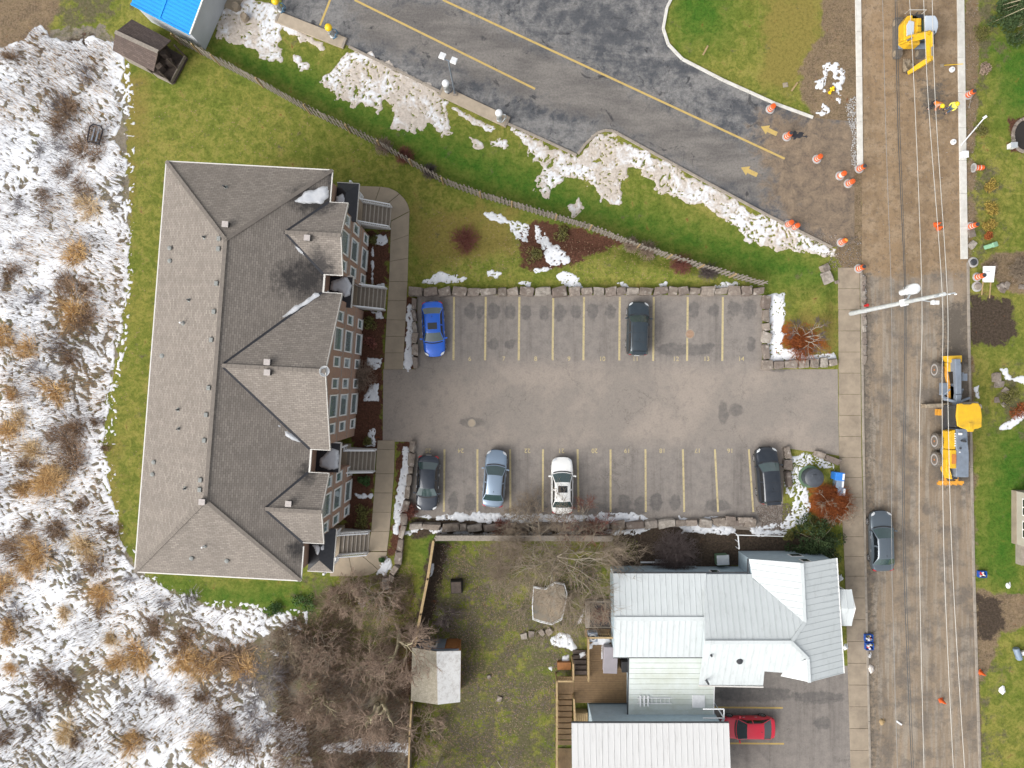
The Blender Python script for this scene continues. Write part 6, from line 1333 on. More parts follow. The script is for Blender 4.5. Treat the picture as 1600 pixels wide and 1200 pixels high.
mk(gr, 'handrail', 'machine_yellow', lambda q: (q.tube([(-.82, -3.6, 1.9), (-.6, -4.3, 1.9), (-.4, -4.6, 1.5)], .035, 6)), 0, 40)

# ================================================================= utility pole, lines, lamps
pb = at(1329, 490)
up = thing('utility_pole', 'tall grey utility pole with a white transformer and lamp arm', 'utility pole', (pb.x, pb.y, 0))
q = MB(); q.cyl((0, 0, -.3), (0, 0, 12.6), .19, .12, 18); q.build('pole', M('pole_grey'), up, smooth=40)
tz = 8.2; p = at(1425, 452, tz) - Vector((pb.x, pb.y, 0))
tr = MB(); tr.lathe([(.36, -.55), (.38, -.5), (.38, .42), (.3, .52), (.1, .55)], 20, (p.x, p.y, p.z)); tro = tr.build('transformer', M('white_plastic'), up, smooth=40)
q = MB(); p2 = at(1414, 456, tz) - Vector((pb.x, pb.y, 0)); q.lathe([(.22, -.4), (.22, .3), (.1, .36)], 14, (p2.x, p2.y, p2.z)); q.build('capacitor', M('white_plastic'), tro, smooth=40)
q = MB(); q.beam((0, 0, tz), (p.x, p.y, tz), .1, .1); q.beam((0, 0, 10), (.6, .2, 10), .06, .06); q.build('bracket', M('galvanised'), up)
q = MB(); q.box((0, 0, 7.9), (.5, .5, .35), R(12)); q.build('clamp', M('white_plastic'), up, bevel=.06)
q = MB(); q.tube([(0, 0, 9.2), (.5, -.05, 9.5), (1.0, -.15, 9.55)], [.04, .035, .03], 8); q.build('lamp_arm', M('galvanised'), up, smooth=40)
q = MB(); q.lathe([(.05, -.05), (.16, 0), (.18, .08), (.1, .16), (.02, .18)], 14, (1.1, -.18, 9.5)); q.box((1.2, -.2, 9.56), (.55, .26, .12)); q.build('lamp_head', M('white_plastic'), up, smooth=40)
q = MB(); q.tube([(.05, .1, 6.0), (.35, .1, 6.2), (.55, .2, 7.2), (.62, .25, 8.0)], .03, 6); q.build('cable_drop', M('wire_dark'), up, smooth=40)
q = MB(); q.beam((-.4, -.1, 12.2), (.9, .12, 12.25), .09, .11); q.build('crossarm', M('galvanised'), up)
for x in (-.05, .45, .85):
    q = MB(); q.lathe([(.04, 0), (.06, .05), (.03, .12), (.05, .16), (.02, .2)], 10, (x, .02, 12.3)); q.build('insulator', M('white_plastic'), up, smooth=40)
def wire(lab, pts, r, m):
    P = [at(x, y, h) for x, y, h in pts]; Q = []
    for i in range(len(P) - 1):
        p0 = P[max(0, i - 1)]; p1, p2 = P[i], P[i + 1]; p3 = P[min(len(P) - 1, i + 2)]
        for k in range(8):
            t_ = k / 8; Q.append(.5 * ((2 * p1) + (p2 - p0) * t_ + (2 * p0 - 5 * p1 + 4 * p2 - p3) * t_ ** 2 + (3 * p1 - p0 - 3 * p2 + p3) * t_ ** 3))
    Q.append(P[-1]); q = MB(); q.tube(Q, r, 5); o = q.build('overhead_wire', M(m), None, smooth=60); tag(o, lab, 'wire', 'overhead lines along the street')
wire('pale overhead wire crossing the utility pole below its top', [(1416, -90, 9.4), (1429, 150, 9.5), (1440.5, 468, 10), (1437, 650, 9.7), (1437, 900, 9.4), (1446, 1290, 9.3)], .021, 'wire_pale')
wire('pale overhead wire tied to the inner end of the crossarm', [(1440, -90, 11.6), (1450, 150, 11.8), (1472, 455, 12.5), (1472, 620, 12.3), (1476, 900, 11.7), (1494, 1290, 11.4)], .021, 'wire_pale')
wire('pale overhead wire tied to the outer end of the crossarm', [(1455, -90, 11.6), (1461, 150, 11.8), (1480, 455, 12.5), (1481, 620, 12.3), (1489, 900, 11.7), (1513, 1290, 11.4)], .021, 'wire_pale')
wire('thin dark cable hung lowest over the street', [(1397, -90, 7.4), (1403, 200, 7.4), (1413, 440, 7.9), (1413, 600, 7.7), (1411, 850, 7.3), (1428, 1290, 7.1)], .028, 'wire_dark')
wire('second dark cable lashed close beside the lowest cable', [(1399.5, -90, 7.5), (1406, 200, 7.5), (1415, 440, 8.0), (1415.5, 600, 7.8), (1414, 850, 7.4), (1431, 1290, 7.2)], .022, 'wire_dark')
wire('grey cable nearest the sidewalk above the street', [(1377, -90, 6.0), (1384, 200, 6.0), (1393, 475, 6.2), (1393, 650, 6.0), (1394, 900, 5.8), (1405, 1290, 5.7)], .017, 'wire_grey')
# station floodlight
lb = at(711, 148); lp = thing('floodlight_pole', 'slim grey pole carrying two square white floodlights', 'lamp', (lb.x, lb.y, .15))
q = MB(); q.cyl((0, 0, 0), (0, 0, 6.0), .075, .05, 12); q.build('pole', M('machine_grey'), lp, smooth=40); MB().box((0, 0, .1), (.35, .35, .2)).build('base', M('kerb_old'), lp, bevel=.03)
MB().beam((-.5, .2, 5.95), (.5, -.2, 5.95), .06, .06).build('crossbar', M('machine_grey'), lp)
for s in (-1, 1):
    q = MB(); q.box((s * .42, -s * .17 + .12, 6.08), (.46, .46, .2), R(-22), R(-14)); q.build('floodlight', M('white_plastic'), lp, bevel=.03)
# islands with vacuum stations
def island(a, b, wd, lab):
    A, B = Vector(g2(*a)), Vector(g2(*b)); c = (A + B) / 2; d = (B - A); o = thing('concrete_island', lab, 'island', (c.x, c.y, 0), math.atan2(d.y, d.x)); L = d.length
    MB().box((0, 0, .085), (L, wd, .17)).build('slab', M('island_concrete'), o, bevel=.04); 
    for s in (-1, 1): MB().box((s * (L / 2 - .1), 0, .182), (.18, wd - .1, .024)).build('end_strip', M('kerb_old'), o)
    return o
island((433, 27), (540, 69), .95, 'tan concrete island carrying the two yellow domed vacuums'); island((688, 142), (794, 192), .95, 'tan concrete island carrying the floodlight and pale vacuums')
def vac(px, py, dome, lab, hose):
    p = at(px, py); o = thing('vacuum_station', lab, 'vacuum', (p.x, p.y, .17), 0, 'car vacuums')
    q = MB(); q.lathe([(.22, 0), (.22, .12), (.17, .16), (.17, 1.0), (.26, 1.05), (.27, 1.35)], 20); q.build('body', M('galvanised'), o, smooth=35)
    q = MB(); q.lathe([(.29, 1.35), (.30, 1.42), (.26, 1.55), (.14, 1.63), (.02, 1.65)], 20); q.build('dome', M(dome), o, smooth=45)
    q = MB(); q.tube([(.22, 0, 1.1), (.5, -.05, 1.2), (.6, -.1, .7), (.4, -.2, .3), (.1, -.35, .25), (.3, -.4, .6), (.5, -.2, .9)], .045, 8); q.build('hose', M(hose), o, smooth=40)
    MB().box((-.1, -.2, .75), (.2, .12, .3)).build('coin_box', M('barrel_base'), o, bevel=.02)
vac(440, 18, 'dome_yellow', 'yellow domed vacuum beside the snow at the island end', 'hose_blue'); vac(521, 58, 'dome_yellow', 'yellow domed vacuum near the short yellow line', 'hose_blue'); vac(699, 143, 'white_plastic', 'white domed vacuum at the foot of the floodlight', 'tank_black'); vac(780, 188, 'white_plastic', 'white domed vacuum alone at the island end', 'galvanised')
# ================================================================= vegetation
def seg_mesh(name, segs, mat_, parent, n=3):
    """segs: array (k,8): p0 xyz, p1 xyz, r0, r1 -> tapered prisms"""
    A = np.array(segs, float); p0 = A[:, 0:3]; p1 = A[:, 3:6]; d = p1 - p0; L = np.linalg.norm(d, axis=1, keepdims=True) + 1e-9; d = d / L
    ref = np.where(np.abs(d[:, 2:3]) > .9, np.array([[1., 0, 0]]), np.array([[0., 0, 1]])); u = np.cross(d, ref); u /= np.linalg.norm(u, axis=1, keepdims=True) + 1e-9; w_ = np.cross(d, u)
    V = []
    for p, r in ((p0, A[:, 6:7]), (p1, A[:, 7:8])):
        for k in range(n): a = 2 * math.pi * k / n; V.append(p + (u * math.cos(a) + w_ * math.sin(a)) * r)
    V = np.stack(V, 1).reshape(-1, 3); base = np.arange(len(A))[:, None] * 2 * n
    F = np.concatenate([base + np.array([[k, (k + 1) % n, n + (k + 1) % n, n + k]]) for k in range(n)], 0)
    return arr_mesh(name, V, F, mat_, parent, smooth=True)
def grow(seed, h, spread, r0, levels=5, tw=.014, sidet=(2, 4), trunk=.25, nb=(3, 4), up=.35, stems=1, lenf=.72, wob=.22, stem_out=.25):
    rd = random.Random(seed); big = []; small = []
    def rv(): return Vector((rd.gauss(0, 1), rd.gauss(0, 1), rd.gauss(0, 1)))
    def branch(p, d, L, r, lv):
        n = 4 if lv <= 2 else 3; sl = L / n; pts = []
        for k in range(n):
            d = (d + rv() * wob * (.55 if lv == 0 else 1) + Vector((0, 0, up * .12))).normalized(); q = p + d * sl; r1 = r * (.92 if lv < levels else .7)
            (big if lv <= 2 else small).append((*p, *q, r, r1)); p = q; r = r1; pts.append((p, d.copy(), r))
        if lv >= levels: return
        m = rd.randint(*nb)
        for k in range(m):
            i = rd.choice(range(1, n)) if k < m - 1 else n - 1; bp, bd, br = pts[i]
            ax = bd.cross(rv()).normalized(); ang = rd.uniform(.35, .95) if k < m - 1 else rd.uniform(.05, .3)
            nd = (Matrix.Rotation(ang, 3, ax) @ bd); nd = (nd * 1.0 + Vector((nd.x * spread, nd.y * spread, up * .3))).normalized()
            branch(bp, nd, L * lenf * rd.uniform(.75, 1.2), max(tw, br * rd.uniform(.62, .82)), lv + 1)
        for _ in range(rd.randint(*sidet) if lv >= 2 else 0):
            bp, bd, br = rd.choice(pts); ax = bd.cross(rv()).normalized(); branch(bp, (Matrix.Rotation(rd.uniform(.5, 1.1), 3, ax) @ bd), L * .45, max(tw * .85, br * .4), levels)
    for s in range(stems):
        a = 2 * math.pi * s / max(1, stems) + rd.uniform(-.5, .5); d = Vector((math.cos(a) * stem_out, math.sin(a) * stem_out, 1)).normalized() if stems > 1 else Vector((rd.gauss(0, .05), rd.gauss(0, .05), 1)).normalized()
        branch(Vector((math.cos(a) * .1, math.sin(a) * .1, -.1)), d, h * trunk, r0 * (1 if s == 0 else rd.uniform(.6, .9)), 0)
    return big, small
def bare_tree(name, label, px, py, seed, h, spread, r0, m1, m2, cat='tree', group=None, **kw):
    p = at(px, py); o = thing(name, label, cat, (p.x, p.y, gz(p.x, p.y)), 0, group)
    b, s = grow(seed, h, spread, r0, **kw); seg_mesh('trunk', b, M(m1), o, 6); seg_mesh('crown', s, M(m2), o, 3)
    return o, len(b) + len(s)
cnt = []
TG = 'bare trees behind the back fence'
for a in ((603, 1085, 3, 12.0, .36, .30, 'huge bare tree with mossy limbs left of the garden shed'), (622, 985, 5, 9.0, .36, .20, 'bare tree rising beside the tan board fence'), (505, 1085, 8, 8.0, .36, .16, 'two stemmed bare tree at the edge of the snowy field'), (690, 1185, 11, 8.5, .36, .18, 'bare tree below the garden shed near the picture edge'), (560, 1195, 14, 9.0, .36, .2, 'mossy bare tree over the snow strip'), (470, 1170, 19, 6.5, .36, .10, 'bare bushy tree deepest in the snowy field corner')):
    cnt.append(bare_tree('bare_tree', a[6], a[0], a[1], a[2], a[3], a[4], a[5], 'bark_olive', 'twig_brown', group=TG, levels=6 if a[3] > 8 else 5, nb=(3, 4), stems=2 if a[2] in (8, 14) else 1, trunk=.2, lenf=.74)[1])
cnt.append(bare_tree('bare_tree', 'spreading pale bare tree over the grey capped fence', 868, 872, 23, 9.2, .9, .07, 'bark_grey', 'twig_tan', levels=5, nb=(3, 5), stems=6, trunk=.25, lenf=.78, stem_out=.95, up=.15, tw=.011, sidet=(2, 3))[1])
cnt.append(bare_tree('bare_tree', 'thin bare tree beside the silver blue sedan', 806, 812, 29, 4.6, .8, .045, 'bark_grey', 'twig_tan', levels=4, nb=(3, 4), stems=3, trunk=.28, stem_out=.6)[1])
cnt.append(bare_tree('bare_tree', 'thin bare tree beside the white sedan tail', 912, 820, 31, 5.0, .9, .045, 'bark_grey', 'twig_red', levels=4, nb=(3, 4), stems=3, trunk=.28, stem_out=.8)[1])
cnt.append(bare_tree('bare_tree', 'bare grey tree above the rusty leaves in the corner bed', 1252, 528, 37, 3.0, .8, .06, 'bark_grey', 'twig_dark', levels=4, nb=(3, 3), stems=4, trunk=.3, stem_out=.8)[1])
cnt.append(bare_tree('bare_tree', 'pale bare tree over the rust red shrub by the sidewalk', 1300, 790, 41, 3.4, .7, .06, 'bark_grey', 'twig_tan', levels=4, nb=(3, 3), stems=3, trunk=.3, stem_out=.7)[1])
cnt.append(bare_tree('bare_tree', 'thin bare tree at the lower end of the backyard', 775, 1188, 43, 6.0, .8, .05, 'bark_grey', 'twig_tan', levels=5, nb=(2, 3), stems=2, trunk=.28, stem_out=.5)[1])
print('twigs', cnt)

def stem_shrub(name, label, px, py, seed, r, h, n, mat_, cat='shrub', group=None, sub=3, rr=.012, flat=.55, loc=None, curve=.35):
    rd = np.random.default_rng(seed); p = loc if loc is not None else at(px, py); o = thing(name, label, cat, (p.x, p.y, gz(p.x, p.y)), 0, group)
    a = rd.uniform(0, 2 * np.pi, n); t_ = np.sqrt(rd.uniform(0, 1, n)); segs = []
    for k in range(n):
        ex = Vector((math.cos(a[k]) * r * t_[k], math.sin(a[k]) * r * t_[k], h * (1 - flat * t_[k] ** 2) * rd.uniform(.75, 1.1))); b = Vector((math.cos(a[k]), math.sin(a[k]), 0)) * r * .12 * rd.uniform(0, 1.5); prev = b; L = (ex - b)
        for q in range(1, 4):
            f = q / 3; c = b + L * f + Vector((0, 0, curve * h * math.sin(math.pi * f) * .4)); c += Vector(rd.normal(0, .035 * r, 3)); segs.append((*prev, *c, rr * (1.5 - f * .4), rr * (1.4 - f * .5)))
            if q >= 2:
                for _ in range(sub): e = c + Vector(rd.normal(0, .16, 3)) * (r * .9 + .1) + Vector((0, 0, .05)); segs.append((*c, *e, rr * .8, rr * .35))
            prev = c
    seg_mesh('stems', segs, M(mat_), o, 3); q = MB(); q.lathe([(r * .13, -.05), (r * .1, .1), (r * .05, .18)], 8); q.build('root_crown', M(mat_), o); return o
stem_shrub('round_shrub', 'round dark red twiggy shrub alone on the lawn', 727, 376, 1, 1.3, .75, 150, 'twig_red', rr=.016, sub=2)
for k, (px, py, r_, lab) in enumerate(((601, 232, .75, 'low bare shrub against the picket fence near the walkway bend'), (633, 246, .8, 'low bare shrub between two others under the picket fence'), (672, 270, .65, 'smallest low bare shrub under the picket fence'), (1010, 393, .85, 'brown bare shrub under the fence above the black hatchback bay'), (1062, 413, .95, 'greyish bare shrub under the fence beside the brown one'), (1104, 427, .8, 'reddish bare shrub at the fence end near the boulders'), (985, 384, .7, 'small bare shrub at the tip of the mulch bed'))):
    stem_shrub('bare_shrub', lab, px, py, 60 + k, r_, .9, 170, ('twig_brown', 'twig_red', 'twig_dark')[k % 3], group='bare shrubs along the picket fence')
stem_shrub('bare_shrub', 'large bare purple brown shrub north of the white roofed house', 1052, 862, 81, 2.0, 1.5, 480, 'twig_dark', rr=.010)
stem_shrub('bare_shrub', 'fan of bare stems against the brick wall below the satellite dish', 567, 588, 82, 1.35, 1.3, 190, 'twig_brown', rr=.011)
stem_shrub('rust_shrub', 'dense rust red shrub between black tank and sidewalk', 1296, 785, 83, 1.6, 1.0, 800, 'twig_rust', rr=.012)
stem_shrub('rust_shrub', 'low rust coloured shrub in the raised corner bed', 1247, 540, 84, 1.4, .35, 170, 'twig_rust', rr=.012)
stem_shrub('dead_stems', 'dead red stems filling the wooden planter', 938, 957, 85, .9, .8, 170, 'twig_red', rr=.009)
stem_shrub('bare_shrub', 'bare shrub in the snow beside the grey capped fence', 785, 826, 86, .9, .8, 160, 'twig_red'); stem_shrub('bare_shrub', 'bare shrub in the snow behind the white sedan', 925, 826, 87, 1.0, .8, 180, 'twig_red')
stem_shrub('bare_shrub', 'small bare shrub at the corner of the dark sedan bay', 640, 798, 88, .75, .6, 150, 'twig_red'); stem_shrub('bare_shrub', 'grey bare shrub on the earth beyond the blank white board', 1590, 425, 89, 1.1, .9, 230, 'twig_tan')
for k, (px, py, r_, lab) in enumerate(((545, 925, 1.7, 'bare thicket under the porch walkway'), (588, 930, 1.9, 'bare thicket below the last boulders'), (455, 1010, 1.6, 'grey bare thicket near the roof corner snow'), (420, 1065, 1.9, 'grey frosted thicket on the field edge'), (660, 1130, 1.6, 'bare thicket beside the garden shed back'), (500, 1010, 2.0, 'brown thicket between field and trees'), (580, 1030, 2.0, 'dense thicket under the huge mossy tree'), (700, 960, 1.0, 'thin bare thicket right of the tan fence'))):
    bare_tree('bare_thicket', lab, px, py, 400 + k, r_ * 2.3, .7, .045, ('bark_olive', 'bark_grey')[k % 2], ('twig_brown', 'twig_brown', 'twig_tan', 'weed_grey', 'twig_brown', 'twig_brown', 'twig_brown', 'twig_dark')[k], cat='thicket', group='thickets around the back trees', levels=4, nb=(3, 4), stems=7, trunk=.27, lenf=.74, stem_out=.7, up=.25)

def blades(n, rd, spread, h, lean, wd):
    """n grass blades as 2-segment triangles around the origin -> V,F"""
    a = rd.uniform(0, 2 * np.pi, n); r_ = np.abs(rd.normal(0, spread * .42, n)); bx = np.cos(a) * r_; by = np.sin(a) * r_; hh = h * rd.uniform(.55, 1.1, n); la = a + rd.normal(0, .7, n); ll = lean * rd.uniform(.2, 1.2, n)
    tx = bx + np.cos(la) * ll; ty = by + np.sin(la) * ll; w2 = wd * rd.uniform(.6, 1.3, n); pa = rd.uniform(0, np.pi, n)
    mx = bx * .55 + tx * .45; my = by * .55 + ty * .45
    z0 = np.zeros(n)
    V = np.stack([np.stack([bx - np.cos(pa) * w2, by - np.sin(pa) * w2, z0], 1), np.stack([bx + np.cos(pa) * w2, by + np.sin(pa) * w2, z0], 1), np.stack([mx + np.cos(pa) * w2 * .8, my + np.sin(pa) * w2 * .8, hh * .62], 1), np.stack([mx - np.cos(pa) * w2 * .8, my - np.sin(pa) * w2 * .8, hh * .62], 1), np.stack([tx, ty, hh], 1)], 1).reshape(-1, 3)
    b = np.arange(n)[:, None] * 5; F = np.concatenate([b + np.array([[0, 1, 2]]), b + np.array([[0, 2, 3]]), b + np.array([[3, 2, 4]])], 0); return V, F
def blade_mesh(nm, seed, n, spread, h, lean, wd, m):
    V, F = blades(n, np.random.default_rng(seed), spread, h, lean, wd); o = arr_mesh(nm, V, F, M(m)); me = o.data; bpy.data.objects.remove(o); return me
CLM = {k: [blade_mesh('blades', 200 + 10 * i + j, n, 1.1, .7, .9, .022, k) for j in range(2)] for i, (k, n) in enumerate((('straw', 230), ('straw_pale', 210), ('weed_brown', 180), ('weed_grey', 80)))}
# tussocks standing in the field: px, py, radius m, kind
TUS = [(140, 322, 1.0, 1), (120, 392, 1.0, 0), (100, 436, .8, 2), (118, 452, 1.2, 2), (112, 490, 1.1, 0), (132, 500, 1.1, 2), (45, 540, .8, 0), (8, 522, .9, 0), (15, 430, .8, 2), (25, 385, .7, 3), (105, 265, .7, 2), (70, 308, .6, 2), (90, 160, .9, 3), (108, 175, 1.0, 2), (92, 195, .8, 2), (135, 118, .8, 3), (130, 300, .8, 2), (85, 610, 1.1, 0), (20, 615, .6, 0), (10, 675, .9, 0), (30, 655, .7, 1), (52, 705, 1.0, 1), (40, 725, .7, 2), (105, 685, 1.0, 2), (110, 720, 1.2, 2), (118, 670, .8, 2), (85, 750, 1.1, 0), (70, 760, 1.0, 0), (35, 765, .6, 0), (95, 740, .8, 1), (128, 790, .6, 2), (85, 825, .9, 2), (40, 820, .5, 2), (20, 850, 1.2, 2), (60, 860, 1.2, 0), (45, 885, .9, 0), (135, 855, 1.0, 1), (150, 885, .9, 2), (5, 915, 1.0, 0), (15, 985, .8, 0), (20, 1045, .6, 0), (70, 1065, 1.0, 2), (110, 1075, .8, 2), (160, 930, .9, 0), (155, 950, .6, 2), (215, 1020, 1.2, 0), (190, 1030, .9, 0), (245, 980, .9, 2), (175, 1000, .6, 1), (285, 1030, 1.0, 0), (290, 1000, 1.1, 2), (340, 1030, 1.5, 2), (370, 1025, 1.4, 2), (385, 1045, 1.2, 0), (320, 1045, 1.0, 0), (255, 1095, .7, 2), (205, 1165, .9, 0), (105, 1140, .9, 1), (120, 1160, .6, 2), (320, 1165, 1.1, 0), (350, 1150, 1.1, 2), (345, 1120, .8, 2), (380, 1170, 1.2, 2), (390, 1110, .8, 3), (315, 1090, .7, 2), (100, 960, .6, 1), (5, 1155, .7, 2), (410, 1140, 1.1, 3), (150, 660, .4, 2), (165, 700, .3, 2), (176, 830, .6, 2), (25, 950, .8, 3), (60, 1110, .9, 3), (230, 1080, .7, 3), (300, 930, .8, 3), (255, 945, .7, 3), (120, 900, .6, 3), (200, 905, .7, 3), (55, 470, .8, 3), (90, 545, .9, 3), (60, 580, .7, 3), (110, 560, .7, 2), (30, 320, .7, 3), (60, 240, .7, 3), (130, 240, 1.0, 2), (150, 215, .8, 2), (100, 225, .8, 3), (30, 760, .5, 2), (18, 90, .7, 2), (70, 330, .5, 3)]
kinds = ['straw', 'straw_pale', 'weed_brown', 'weed_grey']; knm = ['golden dry grass tussock', 'pale dry grass tussock', 'dark brown dead weed clump', 'grey dead weed clump']
near = [(130, 330, 'near the snow edge north of the shingle roof corner'), (110, 470, 'beside the roof midline'), (100, 700, 'level with the roof hip'), (60, 860, 'beyond the roof corner'), (200, 1020, 'below the roof corner'), (350, 1040, 'next to the thicket'), (100, 180, 'below the brown shed')]
for k, (px, py, r_, kd) in enumerate(TUS):
    p = at(px, py); o = thing('grass_tussock', '', 'grass clump', (p.x, p.y, -.03), random.uniform(0, 6.28), 'dead tussocks standing in the snowy field')
    o['label'] = '%s poking through the field snow' % knm[kd]
    for m_ in range(3 if r_ > .75 else 2):
        q = link('blades', CLM[kinds[kd]][(k + m_) % 2], o); q['kind'] = 'stuff'; ax_ = random.uniform(.7, 1.5); q.scale = (r_ * ax_, r_ / ax_, .5 + r_ * .3); q.rotation_euler = (0, 0, m_ * 1.3 + k); 
        if m_: q.location = (random.uniform(-.9, .9) * r_, random.uniform(-.9, .9) * r_, 0); q.scale *= random.uniform(.5, .85)
# loose weed stalks all over the field
rd = np.random.default_rng(5); fp = gp(SFIELD); FA = np.array(fp)
def scatter_stalks(name, label, n, m, poly, h, seed, clump=.55, wd=.011, lean=.3):
    rd = np.random.default_rng(seed); A = np.array(poly); x = rd.uniform(max(A[:, 0].min(), -46), A[:, 0].max(), n * 4); y = rd.uniform(max(-35, A[:, 1].min()), A[:, 1].max(), n * 4)
    ok = (sdp(x, y, poly) < -.15) & (fbm(x * .35, y * .35, seed, 3) + rd.uniform(-.1, .1, len(x)) > clump); x = x[ok][:n]; y = y[ok][:n]; n = len(x)
    hh = h * rd.uniform(.35, 1.1, n); a = rd.normal(2.6, .9, n); ll = lean * rd.uniform(.1, 1, n); tx = x + np.cos(a) * ll * hh; ty = y + np.sin(a) * ll * hh; pa = rd.uniform(0, np.pi, n); w2 = wd * rd.uniform(.6, 1.5, n); z = gza(x, y)
    V = np.stack([np.stack([x - np.cos(pa) * w2, y - np.sin(pa) * w2, z], 1), np.stack([x + np.cos(pa) * w2, y + np.sin(pa) * w2, z], 1), np.stack([tx + np.cos(pa) * w2 * .5, ty + np.sin(pa) * w2 * .5, hh + z], 1), np.stack([tx - np.cos(pa) * w2 * .5, ty - np.sin(pa) * w2 * .5, hh + z], 1)], 1).reshape(-1, 3)
    F = np.arange(4 * n).reshape(n, 4); o = arr_mesh(name, V, F, M(m)); tag(o, label, 'weeds', kind='stuff')
scatter_stalks('weed_stalks', 'grey dead weed stalks standing across the snowy field', 20000, 'weed_grey', fp, .5, 3, .50, .013)
scatter_stalks('weed_stalks', 'brown dead weed stalks standing across the snowy field', 15000, 'weed_brown', fp, .6, 4, .53, .013)
scatter_stalks('weed_stalks', 'straw coloured stalks standing across the snowy field', 11000, 'straw', fp, .6, 6, .55, .014)
scatter_stalks('undergrowth', 'brown twiggy undergrowth below the bare trees', 22000, 'twig_brown', gp([(430, 985), (520, 915), (650, 880), (650, 1220), (430, 1220)]), .7, 8, .36, .013, 1.0)

# looser stalks fanning out around the tussocks
for kd in range(3):
    rd = np.random.default_rng(700 + kd); X0 = []; 
    for (px, py, r_, k_) in TUS:
        if k_ != kd: continue
        p = at(px, py); n = int(150 * r_); X0.append(np.stack([p.x + rd.normal(0, 1.0 * r_, n), p.y + rd.normal(0, 1.0 * r_, n)], 1))
    X0 = np.concatenate(X0); x, y = X0[:, 0], X0[:, 1]; n = len(x); hh = rd.uniform(.15, .5, n); a = rd.uniform(0, 6.28, n); tx = x + np.cos(a) * hh * 1.1; ty = y + np.sin(a) * hh * 1.1; pa = a + 1.57; w2 = .018
    V = np.stack([np.stack([x - np.cos(pa) * w2, y - np.sin(pa) * w2, np.full(n, .0)], 1), np.stack([x + np.cos(pa) * w2, y + np.sin(pa) * w2, np.full(n, .0)], 1), np.stack([tx, ty, hh], 1)], 1).reshape(-1, 3)
    tag(arr_mesh('fallen_stalks', V, np.arange(3 * n).reshape(n, 3), M(kinds[kd])), ('golden', 'pale straw', 'brown')[kd] + ' stalks fallen around the field tussocks', 'stalks', kind='stuff')
# fallen leaves
def litter(label, pxpoly, n, m, seed, size=.05, clump=.45):
    rd = np.random.default_rng(seed); poly = gp(pxpoly); A = np.array(poly); x = rd.uniform(A[:, 0].min(), A[:, 0].max(), n * 4); y = rd.uniform(A[:, 1].min(), A[:, 1].max(), n * 4)
    ok = (sdp(x, y, poly) < 0) & (fbm(x * .5, y * .5, seed, 4) + rd.uniform(-.12, .12, len(x)) > clump); x = x[ok][:n]; y = y[ok][:n]; n = len(x); z = gza(x, y) + .012
    a = rd.uniform(0, 6.28, n); s = size * rd.uniform(.5, 1.5, n); dz = rd.uniform(0, .03, (4, n)); V = np.stack([np.stack([x + np.cos(a + k * 1.57) * s * (1 if k % 2 else .6), y + np.sin(a + k * 1.57) * s * (1 if k % 2 else .6), z + dz[k]], 1) for k in range(4)], 1).reshape(-1, 3)
    tag(arr_mesh('leaf_litter', V, np.arange(4 * n).reshape(n, 4), M(m)), label, 'leaves', kind='stuff')
YARD = [(690, 850), (952, 850), (910, 985), (870, 1060), (865, 1215), (650, 1215), (665, 1000)]
litter('brown fallen leaves across the backyard grass', YARD, 4000, 'weed_brown', 801, .05); litter('tan fallen leaves across the backyard grass', YARD, 1800, 'twig_tan', 802, .045, .48); litter('dark wet leaves in the muddy parts of the backyard', YARD, 4500, 'twig_dark', 803, .06, .48)
litter('brown leaves lying under the bare trees', [(430, 985), (520, 915), (650, 880), (650, 1220), (430, 1220)], 6000, 'weed_brown', 804, .05, .42); litter('scattered dry leaves on the lawn by the round red shrub', [(645, 320), (960, 385), (1190, 440), (660, 440)], 700, 'weed_brown', 805, .045, .45); litter('scattered dry leaves on the lawn around the apartment building', [(215, 130), (520, 180), (640, 260), (560, 290), (262, 245), (215, 880), (170, 760)], 900, 'weed_brown', 806, .045, .45); litter('rusty leaves blown over the corner bed', [(1205, 500), (1290, 510), (1300, 560), (1205, 560)], 900, 'twig_rust', 807, .04, .42)
# leafy things
def leaf_cloud(rd, c, rad, n, size, squash=1.0):
    d = rd.normal(0, 1, (n, 3)); d /= np.linalg.norm(d, axis=1, keepdims=True); r_ = rad * rd.uniform(.35, 1.05, (n, 1)) ** .6; P = np.array(c) + d * r_ * np.array([1, 1, squash])
    u = rd.normal(0, 1, (n, 3)); u /= np.linalg.norm(u, axis=1, keepdims=True); v = np.cross(u, rd.normal(0, 1, (n, 3))); v /= np.linalg.norm(v, axis=1, keepdims=True); s = size * rd.uniform(.6, 1.4, (n, 1))
    return np.stack([P - u * s, P + v * s * .45, P + u * s, P - v * s * .45], 1).reshape(-1, 3)
def leafy(name, label, px, py, seed, clumps, n, size, mat_, cat, trunk_h=1.0, tr=.08, group=None):
    rd = np.random.default_rng(seed); p = at(px, py); o = thing(name, label, cat, (p.x, p.y, gz(p.x, p.y)), 0, group)
    V = np.concatenate([leaf_cloud(rd, c, r_, n, size, sq) for c, r_, sq in clumps]); F = np.arange(len(V)).reshape(-1, 4); V[:, 2] = np.maximum(V[:, 2], .01); arr_mesh('crown', V, F, M(mat_), o)
    q = MB(); q.cyl((0, 0, -.1), (0, 0, trunk_h), tr, tr * .5, 8)
    for c, r_, sq in clumps[:14]: q.tube([(0, 0, trunk_h * .5), (c[0] * .6, c[1] * .6, trunk_h * .4 + c[2] * .5), c], [tr * .4, tr * .25, tr * .1], 5)
    q.build('trunk', M('bark_olive'), o, smooth=40); return o
rd = np.random.default_rng(9)
